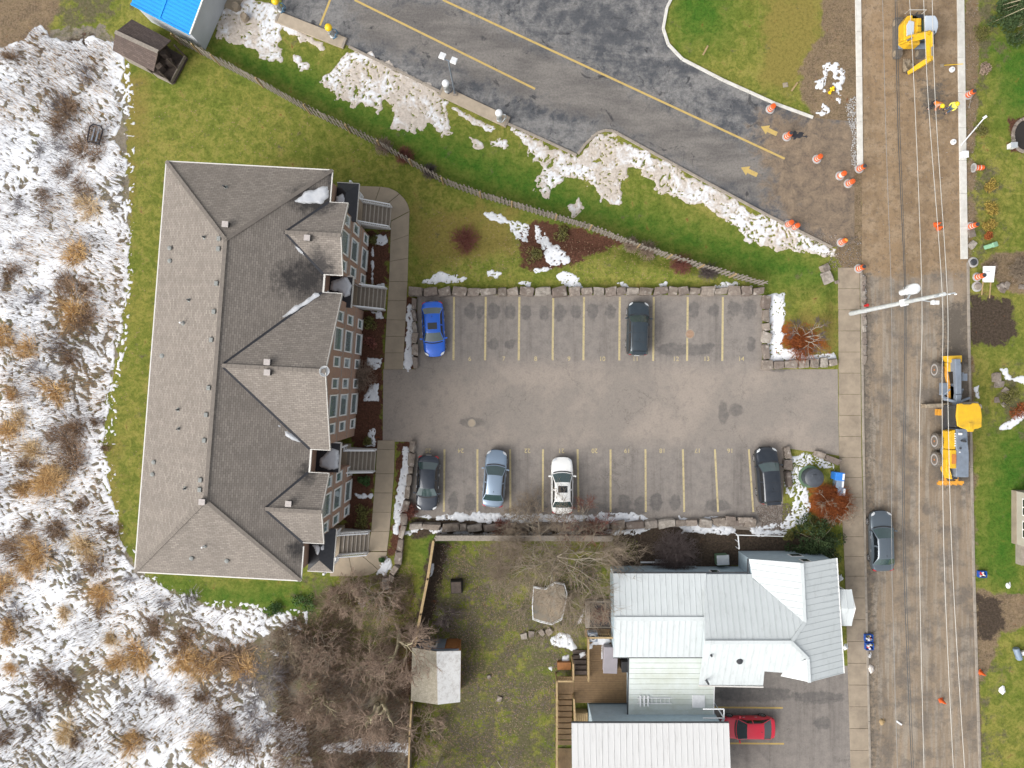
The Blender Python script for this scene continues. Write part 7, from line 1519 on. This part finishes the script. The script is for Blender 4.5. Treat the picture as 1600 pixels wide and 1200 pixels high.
def conifer_clumps(h, r, layers, per, rd):
    out = []
    for k in range(layers):
        f = k / (layers - 1); z = .35 + f * (h - .4); rr = r * (1 - f) ** .8
        for j in range(max(1, int(per * (1 - f) + 1))): a = rd.uniform(0, 6.28); q = rr * rd.uniform(.45, 1.0); out.append(((math.cos(a) * q, math.sin(a) * q, z + rd.uniform(-.15, .15)), .32 + .22 * (1 - f), .6))
    return out
leafy('juniper', 'dark green spreading juniper at the corner of the white roofed house', 1272, 842, 301, conifer_clumps(2.3, 2.2, 7, 13, rd), 150, .085, 'needle', 'evergreen', 1.9)
leafy('conifer_tree', 'tall dark conifer beyond the far kerb by the excavator', 1592, 40, 302, conifer_clumps(6.5, 2.3, 12, 14, rd), 150, .09, 'needle', 'evergreen', 6, .14)
for k, (px, py, m, r_, lab) in enumerate(((583, 375, 'leaf_olive', .5, 'small olive plant at the north bed corner'), (580, 505, 'leaf_olive', .75, 'olive plant in the mulch below the second stairs'), (578, 535, 'twig_red', .7, 'dark red plant in the mulch under the brick wall'), (575, 690, 'leaf_olive', .5, 'olive tuft above the third stairs'), (570, 750, 'leaf_green', .6, 'green plant in the mulch below the third stairs'), (568, 800, 'leaf_olive', .8, 'olive shrub in the mulch beside the lower walkway'), (565, 815, 'leaf_olive', .7, 'second olive shrub beside the last stairs'), (832, 400, 'leaf_olive', .9, 'olive perennial clump in the lawn mulch bed'), (875, 365, 'leaf_olive', .8, 'mossy clump between mulch and fence'), (597, 873, 'leaf_green', .3, 'green tuft at the end of the last stairs'), (700, 745, None, 0, ''), (1548, 290, 'leaf_yellow', .7, 'yellow leaved plant behind the lying barrel'), (1545, 325, 'leaf_yellow', .8, 'yellow leaved plant in the middle of the verge row'), (1543, 350, 'leaf_yellow', .7, 'yellow leaved plant above the green pedestal'), (1540, 370, 'twig_rust', .5, 'rusty plant touching the green pedestal'), (1575, 620, 'leaf_olive', 1.1, 'olive ground plant in the middle of the rock garden'), (1590, 640, 'twig_rust', .9, 'rust leaved plant in the rock garden'), (1270, 815, 'leaf_olive', .5, 'olive plant beside the juniper'), (980, 857, 'leaf_olive', 1.0, 'mossy shrub at the end of the grey capped fence'), (1230, 836, 'leaf_olive', .5, 'olive tuft under the speckled snow'), (1530, 55, 'leaf_olive', .8, 'olive weeds on the verge beside the excavator'), (1534, 110, 'twig_brown', .7, 'brown dead weeds on the verge below the conifer'), (1530, 205, 'leaf_olive', .7, 'olive weeds by the leaning white pole'), (1548, 420, 'twig_brown', .6, 'brown weeds on the earth above the blank board'), (475, 940, 'leaf_green', 1.1, 'green bramble below the roof corner'), (430, 950, 'leaf_green', .9, 'green bramble at the field snow edge'))):
    if m: leafy('garden_plant', lab, px, py, 320 + k, [((rd.uniform(-.5, .5) * r_, rd.uniform(-.5, .5) * r_, .15 + .2 * rd.uniform()), r_ * .5, .5) for _ in range(7)], 90, .07, m, 'plant', .3, .03, 'garden plants')
# ================================================================= workers
def skin_mesh(nodes, edges, root, sub=1):
    me = bpy.data.meshes.new('body'); me.from_pydata([n_[0] for n_ in nodes], edges, []); o = bpy.data.objects.new('tmp', me); col.objects.link(o)
    md = o.modifiers.new('skin', 'SKIN'); md.use_smooth_shade = True
    for i, n_ in enumerate(nodes): me.skin_vertices[0].data[i].radius = (n_[1], n_[1] * (n_[2] if len(n_) > 2 else 1)); me.skin_vertices[0].data[i].use_root = (i == root)
    sb = o.modifiers.new('sub', 'SUBSURF'); sb.levels = sub; sb.render_levels = sub
    bpy.context.view_layer.update(); ev = o.evaluated_get(bpy.context.evaluated_depsgraph_get()); out = bpy.data.meshes.new_from_object(ev); bpy.data.objects.remove(o); return out
def worker(label, px, py, rz, J, vest, legs, pack=None):
    p = at(px, py); o = thing('person', label, 'person', (p.x, p.y, .006), rz, 'road workers')
    names = list(J); idx = {n_: i for i, n_ in enumerate(names)}
    rad = dict(pelvis=.125, chest=.15, neck=.06, head=.10, top=.085, shL=.075, elL=.05, haL=.038, shR=.075, elR=.05, haR=.038, hipL=.095, knL=.065, anL=.05, toL=.045, hipR=.095, knR=.065, anR=.05, toR=.045)
    E = [('pelvis', 'chest'), ('chest', 'neck'), ('neck', 'head'), ('head', 'top'), ('chest', 'shL'), ('shL', 'elL'), ('elL', 'haL'), ('chest', 'shR'), ('shR', 'elR'), ('elR', 'haR'), ('pelvis', 'hipL'), ('hipL', 'knL'), ('knL', 'anL'), ('anL', 'toL'), ('pelvis', 'hipR'), ('hipR', 'knR'), ('knR', 'anR'), ('anR', 'toR')]
    me = skin_mesh([(J[n_], rad[n_]) for n_ in names], [(idx[a], idx[b]) for a, b in E], 0); me.materials.append(M('skin')); bm = bmesh.new(); bm.from_mesh(me)
    q = MB()
    for s in 'LR':
        h = Vector(J['ha' + s]); d = (h - Vector(J['el' + s])).normalized(); sd = d.cross(Vector((0, 0, 1))); sd = sd.normalized() if sd.length > .1 else Vector((1, 0, 0)); up_ = sd.cross(d)
        for k, L in enumerate((.075, .085, .08, .06)): b0 = h + d * .03 + sd * (k - 1.5) * .021; q.tube([b0, b0 + d * L * .55 - up_ * .008, b0 + d * L - up_ * .03], [.010, .009, .007], 6)
        b0 = h + sd * .04; q.tube([b0, b0 + sd * .03 + d * .03, b0 + sd * .03 + d * .06], [.011, .010, .008], 6)
    hd = Vector(J['head']); fw = Vector(J.get('face', (0, 1, 0))) if False else Vector((0, 1, 0))
    q.box(hd + Vector((0, .105, 0)), (.03, .04, .04)); q.lathe([(.02, -.01), (.028, 0), (.02, .01)], 8, tuple(hd + Vector((.105, 0, 0)))); q.lathe([(.02, -.01), (.028, 0), (.02, .01)], 8, tuple(hd + Vector((-.105, 0, 0))))
    tmp = q.mesh('t'); bm.from_mesh(tmp); bm.to_mesh(me); bm.free(); me.shade_smooth(); link('body', me, o)
    def cloth(name, keys, es, infl, m):
        ii = {n_: i for i, n_ in enumerate(keys)}; c = skin_mesh([(J[n_], rad[n_] + infl) for n_ in keys], [(ii[a], ii[b]) for a, b in es], 0); c.materials.append(m); c.shade_smooth(); link(name, c, o)
    cloth('jacket', ['pelvis', 'chest', 'shL', 'elL', 'haL', 'shR', 'elR', 'haR'], [('pelvis', 'chest'), ('chest', 'shL'), ('shL', 'elL'), ('elL', 'haL'), ('chest', 'shR'), ('shR', 'elR'), ('elR', 'haR')], .022, vest if legs != 'denim' else M('vest_lime'))
    cloth('trousers', ['pelvis', 'hipL', 'knL', 'anL', 'hipR', 'knR', 'anR'], [('pelvis', 'hipL'), ('hipL', 'knL'), ('knL', 'anL'), ('pelvis', 'hipR'), ('hipR', 'knR'), ('knR', 'anR')], .02, M(legs))
    cloth('vest', ['pelvis', 'chest', 'shL', 'shR'], [('pelvis', 'chest'), ('chest', 'shL'), ('chest', 'shR')], .035, vest)
    for s in 'LR': a = Vector(J['an' + s]); b = Vector(J['to' + s]); MB().beam(a + Vector((0, -.05, -.03)), b + Vector((0, .06, -.01)), .11, .1, .1, .07).build('boot', M('cloth_dark'), o, bevel=.03)
    t_ = Vector(J['top']); q = MB(); q.lathe([(.19, -.02), (.15, 0), (.145, .06), (.11, .12), (.03, .145)], 18, tuple(t_)); q.build('helmet', M('helmet_yellow'), o, smooth=50)
    MB().box(t_ + Vector((0, -.13, -.16)), (.2, .06, .14)).build('hair', M('cloth_dark'), o, bevel=.03)
    if pack: c_ = (Vector(J['chest']) + Vector(J['pelvis'])) / 2; MB().box(c_ + Vector((0, -.2, .12)), (.32, .18, .42)).build('backpack', M('cloth_dark'), o, bevel=.05)
    return o
bend = dict(pelvis=(0, -.15, .92), chest=(0, .2, 1.22), neck=(0, .32, 1.36), head=(0, .40, 1.45), top=(0, .46, 1.52), shL=(-.2, .24, 1.26), elL=(-.26, .36, 1.0), haL=(-.18, .52, .82), shR=(.2, .24, 1.26), elR=(.26, .36, 1.0), haR=(.18, .52, .82), hipL=(-.11, -.15, .88), knL=(-.13, .0, .48), anL=(-.13, -.1, .09), toL=(-.14, .1, .05), hipR=(.11, -.15, .88), knR=(.13, .02, .48), anR=(.13, -.06, .09), toR=(.14, .14, .05))
stand = dict(pelvis=(0, 0, .95), chest=(0, .03, 1.32), neck=(0, .04, 1.48), head=(0, .07, 1.6), top=(0, .06, 1.68), shL=(-.21, .03, 1.38), elL=(-.27, .02, 1.1), haL=(-.25, .18, .9), shR=(.21, .03, 1.38), elR=(.3, .1, 1.12), haR=(.18, .33, 1.08), hipL=(-.11, 0, .92), knL=(-.15, .06, .5), anL=(-.16, -.02, .09), toL=(-.18, .16, .05), hipR=(.11, 0, .92), knR=(.13, .05, .5), anR=(.14, -.08, .09), toR=(.16, .1, .05))
worker('person in orange vest and yellow helmet bending over the dug dirt', 1451, 169, R(-150), bend, M('vest_orange'), 'denim' if False else 'cloth_dark')
worker('person in yellow vest, blue jeans and dark backpack standing by the kerb', 1477, 174, R(120), stand, M('vest_lime'), 'denim', True)

# ================================================================= small street things
def pos(px, py, z=None): p = at(px, py); p.z = gz(p.x, p.y) if z is None else z; return p
for px, py, lab in ((1487, 109, 'white round lid on the dirt near the shovel'), (1489, 222, 'white round lid on the dirt near the leaning pole')):
    o = thing('valve_pot', lab, 'valve pot', pos(px, py, .005)); q = MB(); q.lathe([(.23, 0), (.23, .1), (.2, .14), (.05, .15)], 20); q.build('cover', M('white_plastic'), o, smooth=40); q = MB(); q.lathe([(.09, .14), (.08, .18)], 10); q.build('knob', M('galvanised'), o)
o = thing('shovel', 'shovel with yellow handle lying on the dirt by the far kerb', 'shovel', pos(1486, 102, .01)); MB().beam((-.6, -.03, .06), (.9, .05, .12), .04, .04).build('handle', M('dome_yellow'), o); MB().box((-.75, -.04, .04), (.32, .26, .03), .05).build('blade', M('worn_steel'), o, bevel=.02)
o = thing('leaning_pole', 'white pole propped across the far kerb beside the workers', 'pole', pos(1500, 228, .1)); a = Vector((0, 0, 0)); b = at(1539, 183, .5) - o.location; q = MB(); q.cyl(a, b, .05, .05, 10); q.build('shaft', M('white_paint'), o, smooth=40); MB().box(b, (.3, .2, .12), .6).build('end_plate', M('white_paint'), o, bevel=.02)
o = thing('leaning_stick', 'thin dark stake behind the barrel by the workers', 'stake', pos(1514, 168)); MB().beam((0, 0, 0), at(1519, 148, .9) - o.location, .04, .04).build('shaft', M('wood_weathered'), o); MB().box((0, 0, .04), (.12, .12, .08)).build('foot', M('wood_weathered'), o)
o = thing('sign_board', 'blank white board propped on two wooden legs beside barrels', 'sign', pos(1540, 462)); 
c = [at(1535, 441, .55), at(1552, 441, .55), at(1555, 416, .9), at(1536, 416, .9)]; q = MB(); q.slab([p - o.location for p in c], (0, 0, .05)); q.build('board', M('white_paint'), o)
for (a, b) in (((1536, 440), (1534, 461)), ((1550, 418), (1546, 466))): A = at(*a, .62) - o.location; B = at(*b, .02) - o.location; MB().beam(A, B, .07, .07).build('leg', M('wood_tan'), o)
MB().beam(at(1541, 424, .92) - o.location, at(1547, 424, .92) - o.location, .05, .02).build('small_plate', M('galvanised'), o)
o = thing('utility_pedestal', 'pale green utility pedestal leaning on the verge', 'pedestal', pos(1541, 386), R(18)); MB().box((.0, 0, .42), (.42, .36, .84), 0, 0, R(12)).build('housing', M('utility_green'), o, bevel=.08); MB().box((.12, 0, .9), (.46, .4, .14), 0, 0, R(12)).build('cap', M('utility_green'), o, bevel=.04)
o = thing('white_box', 'small white box on the far kerb', 'box', pos(1502, 244, .1)); MB().box((0, 0, .2), (.5, .5, .4)).build('body', M('white_plastic'), o, bevel=.03); MB().box((0, 0, .43), (.54, .54, .06)).build('lid', M('white_plastic'), o, bevel=.02)
o = thing('white_box', 'small white notice box beside the round flower bed', 'box', pos(1577, 230)); MB().box((0, 0, .3), (.5, .4, .5)).build('body', M('white_plastic'), o, bevel=.03); MB().box((0, 0, .58), (.56, .46, .06)).build('lid', M('galvanised'), o, bevel=.02)
for k, (px, py, a, lab, m) in enumerate(((1102, 79, 62, 'short pale plank standing in the island lawn', 'wood_tan'), (1241, 136, 55, 'pale wooden plank lying near the earth island', 'wood_tan'), (1404, 1129, -35, 'short white bar lying on the street', 'white_paint'))):
    o = thing('plank', lab, 'plank', pos(px, py, .01), R(a)); MB().box((0, 0, .04), (.85 if k < 2 else .5, .13, .06)).build('board', M(m), o); MB().box((.2, 0, .085), (.12, .12, .03)).build('cleat', M(m), o)
o = thing('valve_cover', 'square brown cover sunk in the island lawn', 'cover', pos(1227, 133)); MB().box((0, 0, .03), (.42, .38, .06), .15).build('frame', M('kerb_old'), o, bevel=.02); MB().box((0, 0, .07), (.32, .28, .03), .15).build('lid', M('worn_steel'), o)
o = thing('hydrant', 'yellow hydrant tipped over in the snow scraps on the earth', 'hydrant', pos(1298, 142), R(55)); q = MB(); q.lathe([(.14, 0), (.14, .06), (.1, .08), (.1, .5), (.13, .52), (.11, .62), (.03, .68)], 14, axis='X', c=(-.3, 0, .14)); q.build('barrel', M('dome_yellow'), o, smooth=40); q = MB(); q.cyl((.1, -.2, .14), (.1, .2, .14), .06, n=10); q.build('outlet', M('dome_yellow'), o)
o = thing('red_marker', 'red marker post at the foot of the utility pole', 'marker', pos(1350, 478)); q = MB(); q.lathe([(.18, 0), (.18, .05), (.1, .08), (.1, .55), (.13, .58), (.1, .68), (.02, .72)], 14); q.build('post', M('red_paint'), o, smooth=40); MB().box((0, 0, .45), (.3, .1, .1)).build('arm', M('red_paint'), o, bevel=.02)
# manholes
for px, py, r_, lab, m in ((737, 661, .28, 'round pale manhole cover in the drive lane', 'island_concrete'), (1078, 522, .33, 'round rusty drain cover on the line between bays twelve and thirteen', 'rusty_lid')):
    o = thing('manhole_cover', lab, 'manhole', pos(px, py, .009)); q = MB(); q.lathe([(r_ * 1.25, 0), (r_ * 1.25, .012), (r_ * 1.05, .014)], 24); q.build('frame', M('kerb_old'), o); q = MB(); q.lathe([(r_, .012), (r_, .022)], 24)
    for k in range(-2, 3): q.box((0, k * r_ * .34, .024), (r_ * 1.3, .03, .01))
    q.build('lid', M(m), o)
# tank, wheelie bins, crates
o = thing('round_tank', 'black round lidded tank in the snowy bed by the driveway', 'tank', pos(1263, 744)); q = MB(); q.lathe([(.72, 0), (.72, .85), (.76, .88), (.76, .96), (.66, 1.04), (.3, 1.1), (.02, 1.12)], 28); q.build('body', M('tank_black'), o, smooth=40); q = MB(); q.tube([(-.25, .1, 1.1), (-.2, .25, 1.16), (.1, .25, 1.16)], .03, 6); q.build('handle', M('tank_black'), o); q = MB(); q.lathe([(.92, 0), (.92, .08)], 24); q.build('plinth', M('box_green'), o)
for k, (px, py, m, lab) in enumerate(((1303, 742, 'bin_blue', 'bright blue wheeled bin next to the black tank'), (1305, 754, 'bin_grey', 'grey blue bin between the bright blue bin and the end bin'), (1307, 766, 'bin_grey', 'grey blue bin at the end beside the rust red shrub'))):
    p = pos(px, py, .05 if px > 1306 else None); o = thing('wheeled_bin', lab, 'bin', p, R(-5), 'bins at the driveway mouth'); s = 1 if k == 0 else .8
    MB().box((0, 0, .5 * s), (.62 * s, .58, 1.0 * s), taper=1.12).build('body', M(m), o, bevel=.04); MB().box((.0, 0, 1.03 * s), (.74 * s, .66, .07)).build('lid', M(m), o, bevel=.03); MB().box((.26 * s, 0, 1.08 * s), (.16, .5, .02)).build('lid_label', M('white_plastic'), o)
    for sg in (-1, 1): q = MB(); q.cyl((-.3 * s, sg * .26, .1), (-.3 * s, sg * .32, .1), .1, n=12); q.build('wheel', M('rubber'), o)
def crate(px, py, lab, L, Wd, fill=True, rz=0):
    p = pos(px, py, .01); o = thing('recycling_crate', lab, 'crate', p, rz); 
    for (c_, d_) in (((L / 2, 0, .17), (.03, Wd, .34)), ((-L / 2, 0, .17), (.03, Wd, .34)), ((0, Wd / 2, .17), (L - .03, .03, .34)), ((0, -Wd / 2, .17), (L - .03, .03, .34))): MB().box(c_, d_).build('side', M('crate_blue'), o)
    MB().box((0, 0, .02), (L - .04, Wd - .04, .04)).build('bottom', M('crate_blue'), o); rr_ = random.Random(px)
    for k in range(9 if fill else 4): MB().box((rr_.uniform(-.4, .4) * L, rr_.uniform(-.35, .35) * Wd, .2 + rr_.uniform(0, .14)), (rr_.uniform(.08, .18), rr_.uniform(.08, .2), .14), rr_.uniform(0, 3), rr_.uniform(0, .6)).build('container', M(rr_.choice(['white_plastic', 'white_plastic', 'red_paint', 'leaf_olive', 'bin_grey', 'barrel_white'])), o, bevel=.02)
crate(1355, 995, 'blue recycling crate of white cartons on the sidewalk edge', .62, .55); crate(1356, 1008, 'blue recycling crate of mixed cartons below the other sidewalk crate', .62, .55); crate(1532, 896, 'blue recycling crate on the far verge', .6, .5)
def rag(px, py, lab, m, r_, seed):
    rd = np.random.default_rng(seed); q = MB(); n = 10; V = []
    o = thing('plastic_bag', lab, 'bag', pos(px, py, .0)); prof = [(r_, 0), (r_ * 1.05, .05), (r_ * .7, .14), (r_ * .25, .19)]
    q.lathe(prof, 12); q.v = [(x * rd.uniform(.6, 1.3), y * rd.uniform(.7, 1.5), z * rd.uniform(.6, 1.2)) for x, y, z in q.v]; q.build('bag', M(m), o, smooth=60); q = MB(); q.tube([(0, 0, .15), (.1, .15, .12), (.12, .3, .03)], .03, 5); q.build('tie', M(m), o)
rag(1360, 1045, 'crumpled white bag lying below the recycling crates', 'barrel_white', .28, 1); rag(1358, 1025, 'small white scrap between crates and crumpled bag', 'white_plastic', .14, 2); rag(1566, 1078, 'crumpled white bag on the far grass', 'white_plastic', .26, 3); rag(1321, 1011, 'white bag against the house wall by the sidewalk', 'white_plastic', .2, 4); rag(1378, 1128, 'tan crushed bag on the street surface', 'wood_tan', .22, 5); rag(1312, 903, 'white bag under the juniper beside the wall', 'white_plastic', .22, 6); rag(1575, 915, 'white scraps of paper on the far lawn', 'white_plastic', .2, 7)
o = thing('mailbox', 'grey blue mailbox on its side at the edge of the far lawn', 'mailbox', pos(1587, 1020), R(-70)); q = MB(); q.lathe([(.22, -.5), (.25, -.45), (.25, .4), (.18, .5)], 14, axis='X', c=(0, 0, .25)); q.build('body', M('bin_grey'), o, smooth=40); MB().box((.1, .45, .2), (.3, .35, .25)).build('flap', M('white_plastic'), o, bevel=.02)
# electrical box by the house
o = thing('transformer_box', 'green ground transformer box north of the white roofed house', 'utility box', pos(1125, 872)); MB().box((0, 0, .4), (.95, .85, .8), .05).build('housing', M('box_green'), o, bevel=.05); MB().box((0, .04, .83), (1.0, .8, .06), .05).build('lid', M('galvanised'), o, bevel=.02)
o = thing('white_pipe', 'white pipes lying along the foot of the pale blue wall', 'pipe', pos(1027, 878)); q = MB(); q.cyl((-1.4, 0, .12), (1.3, 0, .12), .07, n=10); q.build('lower_pipe', M('white_paint'), o, smooth=40); q = MB(); q.cyl((-.2, .16, .14), (1.2, .14, .14), .08, n=10); q.build('upper_pipe', M('galvanised'), o, smooth=40)
# yard frame with tarp
o = thing('pond_frame', 'sagging grey tarp in a white lattice edged yard frame', 'pond', pos(859, 945)); c0 = o.location.copy()
ring = [(834, 918), (852, 921), (868, 911), (882, 914), (886, 928), (882, 950), (878, 968), (862, 976), (845, 972), (833, 968), (832, 945)]
RP = [at(x, y, .45) - c0 for x, y in ring]; q = MB(); q.tube(RP + [RP[0], RP[1]], .05, 6); q.build('rim', M('white_paint'), o, smooth=50)
q = MB(); q.tube([Vector((p.x, p.y, .12)) for p in RP + [RP[0], RP[1]]], .04, 6)
for p in RP: q.beam((p.x, p.y, 0), (p.x, p.y, .45), .05, .05)
q.build('lower_rail', M('white_paint'), o)
cen = sum(RP, Vector()) / len(RP); n = len(RP); V = [Vector((cen.x + .1, cen.y, .10))]
for f, z in ((.4, .14), (.7, .3), (.93, .42)):
    for p in RP: V.append(Vector((cen.x + (p.x - cen.x) * f, cen.y + (p.y - cen.y) * f, z + random.uniform(-.05, .05))))
F = [(0, 1 + i, 1 + (i + 1) % n) for i in range(n)] + [(1 + k * n + i, 1 + (k + 1) * n + i, 1 + (k + 1) * n + (i + 1) % n, 1 + k * n + (i + 1) % n) for k in range(2) for i in range(n)]
MB().add(V, F).build('tarp', M('tarp_grey'), o, smooth=60)
# compost box / dark cover in yard
o = thing('compost_bin', 'dark square compost bin in the backyard near the tan fence', 'bin', pos(714, 914)); MB().box((0, 0, .35), (1.0, 1.1, .7), .05, taper=.92).build('body', M('interior_dark'), o, bevel=.05); MB().box((0, 0, .73), (.8, .9, .06), .05).build('lid', M('wood_dark'), o, bevel=.03)
# sled in the field
o = thing('snow_frame', 'dark plastic chair overturned in the field snow', 'chair', pos(152, 212), R(-15)); q = MB()
q.tube([(-.5, -.7, .3), (-.55, .5, .35), (-.3, .75, .4), (.3, .75, .4), (.55, .5, .35), (.5, -.7, .3), (-.5, -.7, .3)], .06, 6); q.build('frame', M('cloth_dark'), o, smooth=50); MB().box((-.18, 0, .28), (.14, 1.1, .04)).build('slat', M('machine_grey'), o); MB().box((.18, 0, .28), (.14, 1.1, .04)).build('slat', M('machine_grey'), o)
for s in (-1, 1): MB().beam((s * .5, -.7, .3), (s * .55, -.75, 0), .06, .06).build('leg', M('cloth_dark'), o); MB().beam((s * .4, .6, .35), (s * .45, .65, 0), .06, .06).build('leg', M('cloth_dark'), o)
# loose stones
def stone_at(px, py, r_, lab, h=.5): p = pos(px, py); o = link('stone', random.choice(RM)); o.location = (p.x, p.y, p.z + r_ * h * .4); o.scale = (r_, r_ * random.uniform(.7, 1), r_ * h); o.rotation_euler = (random.uniform(-.2, .2), random.uniform(-.2, .2), random.uniform(0, 6)); tag(o, lab, 'stone', 'loose stones')
for px, py, r_, lab in ((1288, 420, .42, 'grey stone pile top on the grass near the sidewalk start'), (1291, 434, .55, 'broad grey stone below the other on the grass near the sidewalk'), (1307, 441, .2, 'small pale stone touching the sidewalk'), (604, 910, .55, 'grey boulder at the end of the lower boulder wall'), (818, 993, .3, 'tan flat stone at the end of the backyard stone row'), (830, 990, .3, 'rounded tan stone in the backyard stone row'), (847, 988, .28, 'reddish stone in the backyard stone row'), (858, 986, .3, 'grey stone ending the backyard stone row'), (1046, 849, .22, 'white stone in front of the purple brown shrub'), (1563, 448, .3, 'white stone beside the propped board'), (1572, 446, .3, 'pale stone right of the white stone by the board'), (1566, 454, .22, 'small stone under the two pale stones by the board'), (1596, 448, .3, 'pale stone at the end of the dark soil'), (1556, 590, .45, 'grey rock at the top of the rock garden'), (1560, 600, .4, 'pale grey rock in the rock garden'), (1557, 625, .25, 'cream rock at the edge of the rock garden'), (1567, 632, .22, 'small cream rock inside the rock garden'), (764, 1057, .2, 'pale stone in the bare patch of backyard'), (780, 1092, .25, 'tan stone at the foot of the bare backyard patch'), (1517, 365, .35, 'brown rock behind the far kerb'), (1518, 383, .4, 'dark rock behind the far kerb end'), (1570, 610, .3, 'white rock between rock garden plants'), (1530, 635, .22, 'white block beside the grader blade')): stone_at(px, py, r_, lab)
# flower bed ring
o = thing('stone_ring', 'ring of small white stones around the round flower bed', 'flower bed', pos(1602, 212))
for k in range(26):
    a = R(95 + k * 7.3); q = link('edging_stone', random.choice(RM), o); q.location = (1.05 * math.cos(a), 1.35 * math.sin(a), .06); q.scale = (.13, .10, .1); q.rotation_euler = (0, 0, a + random.uniform(-.3, .3))
q = MB(); q.lathe([(.95, .0), (.9, .05), (.5, .09), (.02, .1)], 24); s_ = q.build('soil', M('interior_dark'), o); s_.scale = (1, 1.3, 1)
# gravel spill along the new kerb
def gravel(name, lab, pxpoly, n, r_, seed, m='boulder'):
    rd = np.random.default_rng(seed); poly = gp(pxpoly); A = np.array(poly); x = rd.uniform(A[:, 0].min(), A[:, 0].max(), n * 3); y = rd.uniform(A[:, 1].min(), A[:, 1].max(), n * 3); ok = sdp(x, y, poly) < 0; x = x[ok][:n]; y = y[ok][:n]; n = len(x)
    T = np.array([[1, 0, 0], [-1, 0, 0], [0, 1, 0], [0, -1, 0], [0, 0, 1], [0, 0, -1.]]); FF = np.array([[0, 2, 4], [2, 1, 4], [1, 3, 4], [3, 0, 4], [2, 0, 5], [1, 2, 5], [3, 1, 5], [0, 3, 5]])
    s = r_ * rd.uniform(.4, 1.3, (n, 1, 1)); J_ = 1 + rd.uniform(-.35, .35, (n, 6, 3)); V = T[None] * s * J_ * np.array([1, 1, .7]) + np.stack([x, y, gza(x, y) + r_ * .3], 1)[:, None]; F = (np.arange(n)[:, None, None] * 6 + FF[None]).reshape(-1, 3)
    tag(arr_mesh(name, V.reshape(-1, 3), F, M(m)), lab, 'gravel', kind='stuff')
gravel('gravel', 'grey crushed stone spilled beside the new concrete kerb', [(1332, 150), (1338, 150), (1339, 262), (1332, 262), (1329, 240), (1333, 215), (1326, 190), (1320, 165)], 420, .06, 1, 'barrel_base'); gravel('gravel', 'pale rubble along the old sidewalk kerb', [(1345, 430), (1353, 430), (1354, 560), (1348, 560)], 220, .07, 2, 'barrel_base')
gravel('clods', 'scattered clods on the dirt street and verge', [(1345, 0), (1500, 0), (1510, 440), (1345, 440)], 1500, .035, 3); gravel('gravel', 'loose stones on the right hand verge', [(1508, 0), (1530, 0), (1524, 420), (1512, 420)], 220, .045, 4); gravel('gravel', 'rubble at the mouth of the bare earth entrance', [(1255, 360), (1345, 370), (1345, 430), (1310, 430)], 500, .06, 5)
gravel('gravel', 'brown leaf and stone litter behind the black sport utility', [(1180, 790), (1232, 786), (1242, 800), (1225, 830), (1190, 830)], 1600, .045, 6)
